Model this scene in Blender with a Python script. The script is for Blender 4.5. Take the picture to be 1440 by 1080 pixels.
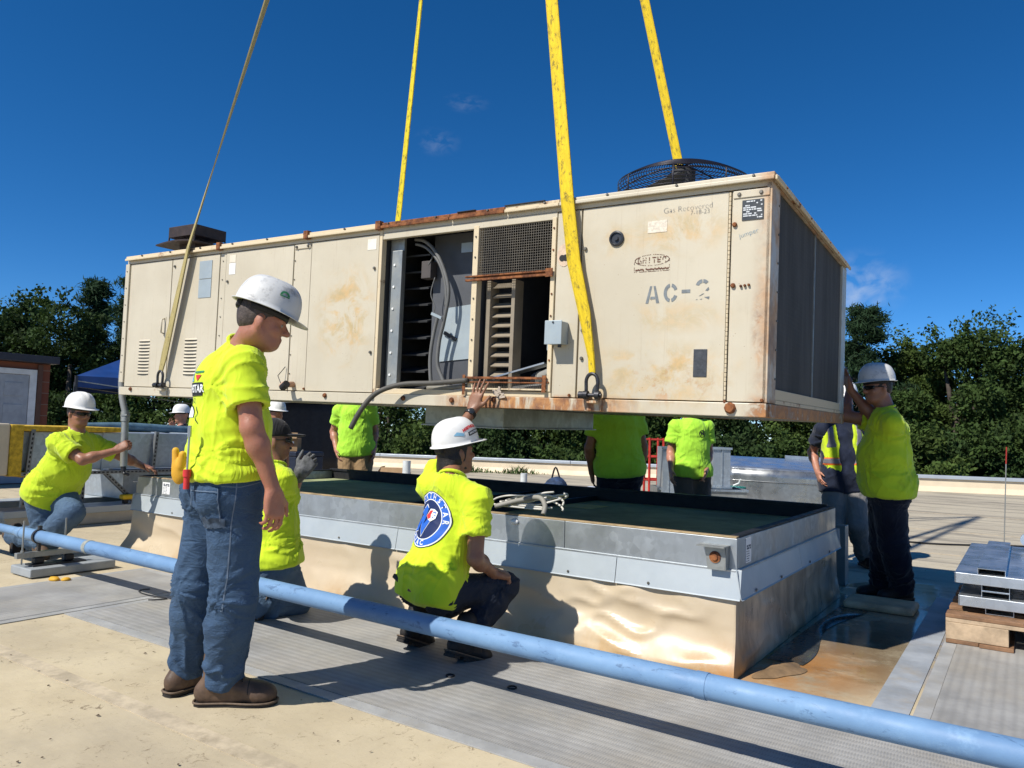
import bpy, bmesh, math, random
import numpy as np
from mathutils import Vector as V, Matrix
from mathutils.bvhtree import BVHTree

for o in list(bpy.data.objects):
    bpy.data.objects.remove(o)
scene = bpy.context.scene
col = scene.collection
R = math.radians
random.seed(7)

# ------------------------------------------------------------------ camera
cam_data = bpy.data.cameras.new('camera')
cam_data.sensor_fit = 'HORIZONTAL'
cam_data.sensor_width = 36.0
cam_data.lens = 26.5
cam_data.clip_start = 0.05
cam_data.clip_end = 3000
cam = bpy.data.objects.new('camera', cam_data)
col.objects.link(cam)
cam.matrix_world = Matrix(((0.826225, 0.012124, 0.563210, 0.0),
                           (0.562587, -0.069462, -0.823815, 0.0),
                           (0.029133, 0.997511, -0.064212, 1.2),
                           (0, 0, 0, 1)))
scene.camera = cam

# ------------------------------------------------------------------ sky and sun
SUN_EL, SUN_AZ = 47.5, 197.5           # azimuth of the sun, clockwise from +Y
world = bpy.data.worlds.new('World')
scene.world = world
world.use_nodes = True
wn = world.node_tree
wn.nodes.clear()
w_out = wn.nodes.new('ShaderNodeOutputWorld')
w_bg = wn.nodes.new('ShaderNodeBackground')
w_sky = wn.nodes.new('ShaderNodeTexSky')
w_sky.sky_type = 'NISHITA'
w_sky.sun_disc = False
w_sky.sun_elevation = R(SUN_EL)
w_sky.sun_rotation = R(SUN_AZ)
w_sky.altitude = 2300
w_sky.air_density = 0.8
w_sky.dust_density = 0.0
w_sky.ozone_density = 6.0
w_bg.inputs['Strength'].default_value = 0.085
CLOUDS = (((-0.5701, 0.7142, 0.4061), 0.035, (1, 1, 2.6), 0.10), ((-0.6078, 0.7070, 0.3615), 0.035, (1, 1, 1.8), 0.13), ((-0.1605, 0.9692, 0.1870), 0.060, (1, 1, 1.2), 0.50))
# three small thin clouds, placed by direction
w_tc = wn.nodes.new('ShaderNodeTexCoord')
def w_cloud(direction, radius, stretch, amount, last):
    d = wn.nodes.new('ShaderNodeVectorMath'); d.operation = 'SUBTRACT'; wn.links.new(w_tc.outputs['Generated'], d.inputs[0]); d.inputs[1].default_value = direction
    m = wn.nodes.new('ShaderNodeMapping'); m.vector_type = 'POINT'; wn.links.new(d.outputs[0], m.inputs['Vector']); m.inputs['Rotation'].default_value = (0, 0, -0.6); m.inputs['Scale'].default_value = stretch
    l = wn.nodes.new('ShaderNodeVectorMath'); l.operation = 'LENGTH'; wn.links.new(m.outputs[0], l.inputs[0])
    r = wn.nodes.new('ShaderNodeMapRange'); r.interpolation_type = 'SMOOTHSTEP'; wn.links.new(l.outputs['Value'], r.inputs['Value'])
    r.inputs['From Min'].default_value = radius; r.inputs['From Max'].default_value = 0.0; r.inputs['To Max'].default_value = 1.0
    nz = wn.nodes.new('ShaderNodeTexNoise'); wn.links.new(m.outputs[0], nz.inputs['Vector']); nz.inputs['Scale'].default_value = 2.2 / radius; nz.inputs['Detail'].default_value = 6; nz.inputs['Distortion'].default_value = 0.4
    q = wn.nodes.new('ShaderNodeMapRange'); wn.links.new(nz.outputs['Fac'], q.inputs['Value']); q.inputs['From Min'].default_value = 0.42; q.inputs['From Max'].default_value = 0.72; q.inputs['To Max'].default_value = amount
    k = wn.nodes.new('ShaderNodeMath'); k.operation = 'MULTIPLY'; wn.links.new(r.outputs[0], k.inputs[0]); wn.links.new(q.outputs[0], k.inputs[1])
    x = wn.nodes.new('ShaderNodeMixRGB'); wn.links.new(k.outputs[0], x.inputs['Fac']); wn.links.new(last, x.inputs['Color1']); x.inputs['Color2'].default_value = (6.0, 6.6, 7.4, 1)
    return x.outputs['Color']
w_hsv = wn.nodes.new('ShaderNodeHueSaturation')
w_hsv.inputs['Saturation'].default_value = 1.24
w_hsv.inputs['Value'].default_value = 1.15
wn.links.new(w_sky.outputs['Color'], w_hsv.inputs['Color'])
w_col = w_hsv.outputs['Color']
for w_d, w_r, w_s, w_a in CLOUDS: w_col = w_cloud(w_d, w_r, w_s, w_a, w_col)
wn.links.new(w_col, w_bg.inputs['Color'])
wn.links.new(w_bg.outputs['Background'], w_out.inputs['Surface'])

sun_data = bpy.data.lights.new('sun', 'SUN')
sun_data.energy = 4.6
sun_data.angle = R(0.53)
sun_data.color = (1.0, 0.955, 0.88)
sun = bpy.data.objects.new('sun', sun_data)
col.objects.link(sun)
_d = V((-math.sin(R(SUN_AZ)) * math.cos(R(SUN_EL)), -math.cos(R(SUN_AZ)) * math.cos(R(SUN_EL)), -math.sin(R(SUN_EL))))
sun.rotation_euler = _d.to_track_quat('-Z', 'Y').to_euler()
sun.location = (-6, -14, 20)

scene.view_settings.view_transform = 'Standard'
scene.view_settings.look = 'None'
scene.view_settings.exposure = 0.42
scene.view_settings.gamma = 1.0
scene.view_settings.use_curve_mapping = False
scene.cycles.max_bounces = 6

# ------------------------------------------------------------------ helpers: naming
def tag(o, label=None, cat=None, group=None, kind=None):
    if label: o['label'] = label
    if cat: o['category'] = cat
    if group: o['group'] = group
    if kind: o['kind'] = kind
    return o

def empty(name, loc=(0, 0, 0), label=None, cat=None, group=None):
    o = bpy.data.objects.new(name, None)
    o.empty_display_size = 0.1
    col.objects.link(o)
    o.location = loc
    return tag(o, label, cat, group)

# ------------------------------------------------------------------ helpers: materials
class NT:
    """small wrapper round a node tree with one Principled BSDF"""
    def __init__(s, name):
        s.m = bpy.data.materials.new(name)
        s.m.use_nodes = True
        s.t = s.m.node_tree
        s.b = s.t.nodes['Principled BSDF']
        s.tc = s.t.nodes.new('ShaderNodeTexCoord')
        s.obj = s.tc.outputs['Object']
    def node(s, typ): return s.t.nodes.new(typ)
    def set(s, sock, val):
        if hasattr(val, 'is_linked') or isinstance(val, bpy.types.NodeSocket): s.t.links.new(val, sock)
        else:
            if isinstance(val, (tuple, list)) and len(val) == 3 and sock.type == 'RGBA': val = (*val, 1)
            sock.default_value = val
    def map(s, scale=(1, 1, 1), rot=(0, 0, 0), loc=(0, 0, 0), vec=None):
        n = s.node('ShaderNodeMapping')
        s.set(n.inputs['Vector'], vec if vec is not None else s.obj)
        n.inputs['Scale'].default_value = scale; n.inputs['Rotation'].default_value = rot; n.inputs['Location'].default_value = loc
        return n.outputs['Vector']
    def noise(s, scale=5, detail=4, rough=0.6, vec=None, dist=0.0):
        n = s.node('ShaderNodeTexNoise')
        s.set(n.inputs['Vector'], vec if vec is not None else s.obj)
        n.inputs['Scale'].default_value = scale; n.inputs['Detail'].default_value = detail
        n.inputs['Roughness'].default_value = rough; n.inputs['Distortion'].default_value = dist
        return n.outputs['Fac']
    def voro(s, scale=5, vec=None, feature='F1', out='Distance'):
        n = s.node('ShaderNodeTexVoronoi'); n.feature = feature
        s.set(n.inputs['Vector'], vec if vec is not None else s.obj)
        n.inputs['Scale'].default_value = scale
        return n.outputs[out]
    def wave(s, scale=5, dist=0, detail=2, vec=None, axis='X', prof='SIN'):
        n = s.node('ShaderNodeTexWave'); n.bands_direction = axis; n.wave_profile = prof
        s.set(n.inputs['Vector'], vec if vec is not None else s.obj)
        n.inputs['Scale'].default_value = scale; n.inputs['Distortion'].default_value = dist; n.inputs['Detail'].default_value = detail
        return n.outputs['Fac']
    def rng(s, v, a, b, c=0.0, d=1.0, smooth=True):
        n = s.node('ShaderNodeMapRange'); n.interpolation_type = 'SMOOTHSTEP' if smooth else 'LINEAR'
        s.set(n.inputs['Value'], v)
        for k, x in (('From Min', a), ('From Max', b), ('To Min', c), ('To Max', d)): n.inputs[k].default_value = x
        return n.outputs['Result']
    def math(s, op, a, b=0.0, clamp=False):
        n = s.node('ShaderNodeMath'); n.operation = op; n.use_clamp = clamp
        s.set(n.inputs[0], a); s.set(n.inputs[1], b)
        return n.outputs[0]
    def mul(s, a, b): return s.math('MULTIPLY', a, b)
    def add(s, a, b): return s.math('ADD', a, b)
    def mix(s, f, a, b, mode='MIX'):
        n = s.node('ShaderNodeMixRGB'); n.blend_type = mode
        s.set(n.inputs['Fac'], f); s.set(n.inputs['Color1'], a); s.set(n.inputs['Color2'], b)
        return n.outputs['Color']
    def sep(s, vec=None):
        n = s.node('ShaderNodeSeparateXYZ'); s.set(n.inputs[0], vec if vec is not None else s.obj)
        return n.outputs
    def blob(s, c, r, vec=None, soft=0.5):
        """1 inside an ellipsoid at c with radii r, falling to 0"""
        v = s.map(scale=(1 / r[0], 1 / r[1], 1 / r[2]), loc=(-c[0] / r[0], -c[1] / r[1], -c[2] / r[2]), vec=vec)
        n = s.node('ShaderNodeVectorMath'); n.operation = 'LENGTH'; s.t.links.new(v, n.inputs[0])
        return s.rng(n.outputs['Value'], 1.0, 1.0 - soft, 0, 1)
    def bump(s, h, strength=0.2, dist=0.01):
        n = s.node('ShaderNodeBump'); n.inputs['Strength'].default_value = strength; n.inputs['Distance'].default_value = dist
        s.set(n.inputs['Height'], h)
        s.t.links.new(n.outputs['Normal'], s.b.inputs['Normal'])
    def fin(s, col=None, rough=None, metal=None, spec=None):
        if col is not None: s.set(s.b.inputs['Base Color'], col)
        if rough is not None: s.set(s.b.inputs['Roughness'], rough)
        if metal is not None: s.set(s.b.inputs['Metallic'], metal)
        if spec is not None: s.set(s.b.inputs['Specular IOR Level'], spec)
        return s.m

def sc(c, k): return tuple(max(0, min(1, x * k)) for x in c)

def mat(name, c, rough=0.6, metal=0.0, var=0.12, scale=6, bump=0.0, bscale=40, spec=0.4, dirt=None, dirt_amt=0.4, dscale=3):
    n = NT(name)
    f = n.noise(scale, 5, 0.65)
    cc = n.mix(n.rng(f, 0.3, 0.7), sc(c, 1 - var), sc(c, 1 + var))
    if dirt is not None:
        d = n.rng(n.noise(dscale, 8, 0.7), 0.5, 0.72, 0, dirt_amt)
        cc = n.mix(d, cc, dirt)
    rr = n.rng(n.noise(scale * 2.3, 4, 0.6), 0.3, 0.7, max(0.02, rough - 0.08), min(1, rough + 0.08))
    if bump: n.bump(n.noise(bscale, 5, 0.6), bump, 0.005)
    return n.fin(cc, rr, metal, spec)

# ------------------------------------------------------------------ helpers: meshes
class MB:
    def __init__(s): s.v = []; s.f = []
    def _add(s, vs, fs):
        b = len(s.v); s.v += [tuple(map(float, p)) for p in vs]; s.f += [tuple(b + i for i in f) for f in fs]
    def box(s, x0, x1, y0, y1, z0, z1):
        s._add([(x0, y0, z0), (x1, y0, z0), (x1, y1, z0), (x0, y1, z0), (x0, y0, z1), (x1, y0, z1), (x1, y1, z1), (x0, y1, z1)],
               [(0, 3, 2, 1), (4, 5, 6, 7), (0, 1, 5, 4), (1, 2, 6, 5), (2, 3, 7, 6), (3, 0, 4, 7)])
        return s
    def obox(s, c, ax, ay, az, hx, hy, hz):
        c, ax, ay, az = V(c), V(ax).normalized(), V(ay).normalized(), V(az).normalized()
        vs = [c + ax * hx * a + ay * hy * b + az * hz * d for d in (-1, 1) for a, b in ((-1, -1), (1, -1), (1, 1), (-1, 1))]
        s._add(vs, [(0, 3, 2, 1), (4, 5, 6, 7), (0, 1, 5, 4), (1, 2, 6, 5), (2, 3, 7, 6), (3, 0, 4, 7)])
        return s
    def bar(s, a, b, w, h, up=(0, 0, 1)):
        a, b = V(a), V(b); d = (b - a); L = d.length; d.normalize()
        x = d.cross(V(up))
        if x.length < 1e-4: x = d.cross(V((0, 1, 0)))
        x.normalize(); u = x.cross(d)
        return s.obox((a + b) / 2, d, x, u, L / 2, w / 2, h / 2)
    def tube(s, pts, r, n=8, closed=False, cap=True, r_end=None):
        pts = [V(p) for p in pts]; m = len(pts); rings = []
        ref = None
        for i, p in enumerate(pts):
            if closed: t = pts[(i + 1) % m] - pts[i - 1]
            else: t = pts[min(i + 1, m - 1)] - pts[max(i - 1, 0)]
            if t.length < 1e-9: t = V((0, 0, 1))
            t.normalize()
            if ref is None:
                ref = t.orthogonal().normalized()
            ref = (ref - t * ref.dot(t))
            if ref.length < 1e-6: ref = t.orthogonal()
            ref.normalize(); b = t.cross(ref)
            rr = r if r_end is None else r + (r_end - r) * i / max(1, m - 1)
            if isinstance(r, (list, tuple)): rr = r[i]
            rings.append([p + (ref * math.cos(2 * math.pi * k / n) + b * math.sin(2 * math.pi * k / n)) * rr for k in range(n)])
        vs = [q for rg in rings for q in rg]; fs = []
        for i in range(m if closed else m - 1):
            for k in range(n):
                a = i * n + k; b2 = i * n + (k + 1) % n; c = ((i + 1) % m) * n
                fs.append((a, b2, c + (k + 1) % n, c + k))
        if cap and not closed:
            fs.append(tuple(range(n - 1, -1, -1))); fs.append(tuple((m - 1) * n + k for k in range(n)))
        s._add(vs, fs); return s
    def cyl(s, a, b, r, r2=None, n=14): return s.tube([a, b], [r, r if r2 is None else r2], n)
    def prism(s, poly, o, ax, ay, az, h):
        """polygon (x,y) in plane o+ax*x+ay*y extruded by az*h"""
        o, ax, ay, az = V(o), V(ax), V(ay), V(az); n = len(poly)
        lo = [o + ax * p[0] + ay * p[1] for p in poly]; hi = [p + az * h for p in lo]
        s._add(lo + hi, [tuple(range(n - 1, -1, -1)), tuple(range(n, 2 * n))] + [(i, (i + 1) % n, n + (i + 1) % n, n + i) for i in range(n)])
        return s
    def grid(s, fn, nu, nv, flip=False):
        vs = [fn(i / nu, j / nv) for j in range(nv + 1) for i in range(nu + 1)]; w = nu + 1
        fs = [(j * w + i, j * w + i + 1, (j + 1) * w + i + 1, (j + 1) * w + i) for j in range(nv) for i in range(nu)]
        if flip: fs = [f[::-1] for f in fs]
        s._add(vs, fs); return s
    def lathe(s, prof, c=(0, 0, 0), n=24, ax=(1, 0, 0), ay=(0, 1, 0), az=(0, 0, 1), sx=1, sy=1):
        c, ax, ay, az = V(c), V(ax), V(ay), V(az); m = len(prof)
        vs = [c + (ax * math.cos(2 * math.pi * k / n) * sx + ay * math.sin(2 * math.pi * k / n) * sy) * r + az * z for r, z in prof for k in range(n)]
        fs = [(i * n + k, i * n + (k + 1) % n, (i + 1) * n + (k + 1) % n, (i + 1) * n + k) for i in range(m - 1) for k in range(n)]
        fs.append(tuple(range(n - 1, -1, -1))); fs.append(tuple((m - 1) * n + k for k in range(n)))
        s._add(vs, fs); return s
    def mesh(s, name):
        me = bpy.data.meshes.new(name); me.from_pydata(s.v, [], s.f); me.update(); return me
    def build(s, name, m, parent=None, smooth=False, bevel=0.0, solid=0.0, fix=True):
        me = s.mesh(name)
        if fix:
            bm = bmesh.new(); bm.from_mesh(me); bmesh.ops.recalc_face_normals(bm, faces=bm.faces); bm.to_mesh(me); bm.free()
        return put(name, me, m, parent, smooth, bevel, solid)

def put(name, me, m, parent=None, smooth=False, bevel=0.0, solid=0.0):
    o = bpy.data.objects.new(name, me); col.objects.link(o)
    if m is not None:
        if not me.materials: me.materials.append(m)
    if parent is not None: o.parent = parent
    if smooth:
        for p in me.polygons: p.use_smooth = True
        if smooth == 'auto': me.set_sharp_from_angle(angle=R(40))
    if bevel:
        b = o.modifiers.new('bevel', 'BEVEL'); b.width = bevel; b.segments = 2; b.limit_method = 'ANGLE'; b.angle_limit = R(40)
    if solid:
        b = o.modifiers.new('solid', 'SOLIDIFY'); b.thickness = solid; b.offset = 0
    return o

def text_mesh(body, size=1.0, bold=0.0, spacing=1.0):
    """2-D triangulated mesh of a line of text, centred"""
    cu = bpy.data.curves.new('t', 'FONT'); cu.body = body; cu.size = size; cu.align_x = 'CENTER'; cu.align_y = 'CENTER'
    cu.offset = bold; cu.space_character = spacing; cu.resolution_u = 3
    ob = bpy.data.objects.new('t', cu); col.objects.link(ob)
    bpy.context.view_layer.update()
    me = bpy.data.meshes.new_from_object(ob.evaluated_get(bpy.context.evaluated_depsgraph_get()))
    bpy.data.objects.remove(ob); bpy.data.curves.remove(cu)
    vs = [(v.co.x, v.co.y) for v in me.vertices]; fs = [tuple(p.vertices) for p in me.polygons]
    bpy.data.meshes.remove(me)
    return vs, fs

# smooth numpy value noise
_rs = np.random.RandomState(3)
_tab = _rs.rand(64, 64, 64).astype(np.float32)
def vnoise(P):
    P = np.asarray(P, float); i = np.floor(P).astype(int); f = P - i; f = f * f * (3 - 2 * f); i &= 63; j = (i + 1) & 63
    def T(a, b, c): return _tab[a, b, c]
    x0, y0, z0, x1, y1, z1 = i[:, 0], i[:, 1], i[:, 2], j[:, 0], j[:, 1], j[:, 2]
    fx, fy, fz = f[:, 0], f[:, 1], f[:, 2]
    a = T(x0, y0, z0) * (1 - fx) + T(x1, y0, z0) * fx; b = T(x0, y1, z0) * (1 - fx) + T(x1, y1, z0) * fx
    c = T(x0, y0, z1) * (1 - fx) + T(x1, y0, z1) * fx; d = T(x0, y1, z1) * (1 - fx) + T(x1, y1, z1) * fx
    return (a * (1 - fy) + b * fy) * (1 - fz) + (c * (1 - fy) + d * fy) * fz
def fbm(P, o=4):
    P = np.asarray(P, float); r = 0; a = 0.5
    for k in range(o): r = r + a * vnoise(P * 2 ** k + 13.7 * k); a *= 0.5
    return r
# ================================================================== SETTING
# ---- roof membrane: weathered cream sheet
def roof_material():
    n = NT('roof_membrane')
    big = n.noise(0.35, 6, 0.62); mid = n.noise(2.2, 6, 0.65)
    fine = n.noise(38, 6, 0.75)
    xyz = n.sep()
    base = n.mix(n.rng(mid, 0.3, 0.72), (0.465, 0.385, 0.25), (0.555, 0.47, 0.315))
    far = n.rng(xyz['Y'], 3.4, 9.0)                       # older, greyer sheet away from the walk path
    base = n.mix(n.mul(far, 0.75), base, (0.43, 0.385, 0.295))
    streak = n.noise(1.0, 7, 0.7, vec=n.map(scale=(0.35, 2.6, 1), rot=(0, 0, 0.25)), dist=0.8)
    base = n.mix(n.mul(n.rng(streak, 0.47, 0.62), n.add(0.12, n.mul(far, 0.6))), base, (0.16, 0.14, 0.115))
    base = n.mix(n.mul(n.rng(big, 0.46, 0.68), 0.35), base, (0.27, 0.235, 0.18))
    speck = n.mul(n.rng(n.noise(15, 8, 0.85, dist=1.2), 0.565, 0.63), n.rng(n.noise(2.5, 3), 0.36, 0.55))
    base = n.mix(n.mul(speck, 0.9), base, (0.17, 0.125, 0.075))
    speck3 = n.mul(n.rng(n.noise(42, 6, 0.8, vec=n.map(scale=(1, 0.7, 1)), dist=1.6), 0.60, 0.66), n.rng(n.noise(1.7, 4, 0.7), 0.42, 0.6))
    base = n.mix(n.mul(speck3, 0.8), base, (0.15, 0.11, 0.065))
    speck2 = n.rng(n.voro(21, feature='F1'), 0.11, 0.04)
    base = n.mix(n.mul(n.mul(speck2, n.rng(n.noise(6, 3), 0.5, 0.62)), 0.7), base, (0.13, 0.10, 0.07))
    # old rust stains and damp by the curb's right side
    damp = n.mul(n.blob((-0.75, 5.6, 0), (0.75, 2.0, 1), soft=0.45), n.rng(n.noise(2.0, 6, 0.7, dist=0.5), 0.22, 0.55))
    rust = n.mul(n.blob((-1.08, 4.2, 0), (0.7, 0.9, 1), soft=0.9), n.rng(n.noise(4, 7, 0.7), 0.30, 0.55))
    wear = n.mul(n.blob((-0.88, 4.75, 0), (0.5, 1.15, 1), soft=0.6), n.rng(n.noise(3.4, 7, 0.75), 0.30, 0.54))
    base = n.mix(n.mul(damp, 0.35), base, (0.12, 0.105, 0.075))
    base = n.mix(n.mul(wear, 0.8), base, (0.17, 0.12, 0.07))
    base = n.mix(n.mul(rust, 0.85), base, (0.34, 0.15, 0.035))
    wet = n.rng(n.blob((-0.75, 5.85, 0), (0.85, 1.9, 1), soft=0.35), 0.1, 0.5)
    wet = n.mul(wet, n.rng(n.noise(1.6, 4, 0.6), 0.34, 0.5))
    rough = n.rng(n.noise(9, 4), 0.3, 0.7, 0.6, 0.82)
    rough = n.math('MULTIPLY', rough, n.rng(wet, 0, 1, 1.0, 0.16))
    h = n.add(n.mul(fine, 0.5), n.mul(n.noise(5, 4), 1.2))
    n.bump(n.mul(h, n.rng(wet, 0, 1, 1.0, 0.03)), 0.35, 0.006)
    return n.fin(base, rough, 0, 0.45)
M_roof = roof_material()
mb = MB()
PA, PB = V((-40, 9.75, 0)), V((26, 31.5, 0))      # line of the parapet's foot
mb._add([(-40, -25, 0), (26, -25, 0), tuple(PB), tuple(PA)], [(0, 1, 2, 3)])
roof = tag(mb.build('roof', M_roof), kind='structure')

# welded lap seams of the membrane: thin raised strips
M_seam = mat('seam_membrane', (0.46, 0.385, 0.27), 0.65, var=0.2, scale=9, bump=0.3, bscale=30, dirt=(0.2, 0.16, 0.1), dirt_amt=0.6, dscale=7)
for (x0, x1, y0, y1) in ((-9, 1.5, 1.775, 1.862), (-12.5, -7.2, 8.7, 8.78), (-5.4, 4, 9.6, 9.68), (-9, 4, 12.2, 12.28), (-11, 4, 15.2, 15.28)):
    tag(MB().box(x0, x1, y0, y1, 0.0005, 0.003).build('membrane_seam', M_seam, roof))

# ---- ground far below the roof
M_ground = mat('ground_grass', (0.07, 0.10, 0.035), 0.9, var=0.3, scale=0.2)
g = MB(); g._add([(-1500, -1500, -6), (1500, -1500, -6), (1500, 1500, -6), (-1500, 1500, -6)], [(0, 1, 2, 3)])
tag(g.build('ground', M_ground), kind='structure')
M_bwall = mat('building_wall', (0.30, 0.22, 0.17), 0.8, var=0.15, scale=3)
g = MB(); e = V((0.32, -0.95, 0)) * 0.3
g.prism([(-40, -25), (26, -25), (26, 31.5), (-40, 9.75)], (0, 0, -6), (1, 0, 0), (0, 1, 0), (0, 0, 1), 5.99)
tag(g.build('building_block', M_bwall), kind='structure')

# ---- parapet
M_coping = mat('coping_metal', (0.42, 0.46, 0.50), 0.45, 0.3, var=0.06, scale=2)
M_parwall = mat('parapet_membrane', (0.62, 0.52, 0.37), 0.6, var=0.06, scale=2, bump=0.2, bscale=6)
pd = (PB - PA).normalized(); pn = V((-pd.y, pd.x, 0))
par = empty('parapet', PA, 'low cream membrane parapet with grey metal coping along the roof edge', 'parapet')
inv = par.location
def pp(t, off, z): return PA + pd * t + pn * off + V((0, 0, z)) - inv
Lp = (PB - PA).length
g = MB()
prof = [(-0.12, 0.004), (-0.05, 0.05), (0.0, 0.14), (0.02, 0.33), (0.30, 0.33), (0.30, -0.4)]
g.grid(lambda u, v: pp(u * Lp, prof[int(round(v * 5))][0], prof[int(round(v * 5))][1]), 40, 5, flip=True)
g.build('parapet_wall', M_parwall, par, fix=False)
k = 0
seg = 3.05; t = 0
while t < Lp:
    c = MB(); a = pp(t + 0.006, 0.145, 0.375); b = pp(min(t + seg, Lp) - 0.006, 0.145, 0.375)
    c.bar(a, b, 0.36, 0.085); c.build('coping', M_coping, par, bevel=0.01); t += seg

# ---- walkway mats (ribbed grey traffic pads)
def mat_material(name, axis, c=(0.315, 0.31, 0.295)):
    n = NT(name)
    base = n.mix(n.rng(n.noise(3, 6, 0.7), 0.3, 0.7), sc(c, 0.78), sc(c, 1.15))
    ribs = n.wave(1.0, 0.0, 0, vec=n.map(scale=(62, 1, 1) if axis == 'X' else (1, 62, 1)), axis='X' if axis == 'X' else 'Y')
    # herring-bone tread: short ribs in staggered bands
    x = n.sep()
    a, b = (x['X'], x['Y']) if axis == 'X' else (x['Y'], x['X'])
    band = n.math('PINGPONG', n.mul(b, 22.0), 1.0)
    tread = n.math('SINE', n.add(n.mul(a, 560.0), n.mul(band, 3.0)))
    tread2 = n.math('SINE', n.mul(b, 138.0))
    h = n.add(n.mul(tread, 0.30), n.mul(tread2, 0.35))
    dirtw = n.rng(n.noise(1.4, 6, 0.7), 0.4, 0.7, 0.0, 0.5)
    base = n.mix(dirtw, base, (0.34, 0.30, 0.235))
    base = n.mix(n.rng(h, -0.65, 0.1, 0.42, 0.0), base, sc(c, 0.5))
    base = n.mix(n.mul(n.rng(n.noise(1.1, 5, 0.6, vec=n.map(scale=(0.5, 3, 1) if axis == 'X' else (3, 0.5, 1))), 0.45, 0.65), 0.25), base, sc(c, 0.55))
    n.bump(n.add(h, n.mul(n.noise(120, 3), 0.6)), 0.35, 0.004)
    return n.fin(base, 0.62, 0, 0.4)
M_matX = mat_material('walk_mat_x', 'X'); M_matY = mat_material('walk_mat_y', 'Y')
M_border = mat('walk_mat_border', (0.315, 0.315, 0.305), 0.6, var=0.15, scale=5, bump=0.25, bscale=90, dirt=(0.3, 0.26, 0.2), dirt_amt=0.4)
def walk_mat(x0, x1, y0, y1, m, z=0.006):
    w = empty('walkway_mat', (0, 0, 0)); tag(w, kind='structure')
    MB().box(x0 + 0.07, x1 - 0.07, y0 + 0.07, y1 - 0.07, z - 0.004, z + 0.002).build('tread', m, w)
    b = MB()
    b.box(x0, x1, y0, y0 + 0.068, z - 0.005, z); b.box(x0, x1, y1 - 0.068, y1, z - 0.005, z)
    b.box(x0, x0 + 0.068, y0 + 0.07, y1 - 0.07, z - 0.005, z); b.box(x1 - 0.068, x1, y0 + 0.07, y1 - 0.07, z - 0.005, z)
    b.build('border', M_border, w)
    return w
walk_mat(-4.92, 3.0, 2.375, 3.62, M_matX)
walk_mat(-5.99, -4.935, 0.4, 3.5, M_matY)
walk_mat(-0.43, 0.75, 3.64, 9.2, M_matY, z=0.007)
M_strip = mat('cover_strip', (0.30, 0.32, 0.34), 0.5, var=0.2, scale=4, bump=0.25, bscale=15, dirt=(0.33, 0.28, 0.21), dirt_amt=0.6)
n_ = tag(MB().box(-0.60, -0.445, 3.64, 6.9, 0.0005, 0.005).build('cover_strip', M_strip), kind='structure')
# ================================================================== ROOFTOP UNIT (hanging)
UL, UD, UH = 5.6, 2.43, 1.23
U = Matrix(((0.99891, -0.04084, 0.02282, -6.6631), (0.04113, 0.99908, -0.01252, 3.5715), (-0.02229, 0.01344, 0.99966, 1.4351), (0, 0, 0, 1)))
unit = empty('rooftop_air_conditioner', (0, 0, 0), 'long rusty cream rooftop air conditioning unit hanging from slings above the curb', 'air conditioner')
unit.matrix_world = U

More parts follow.
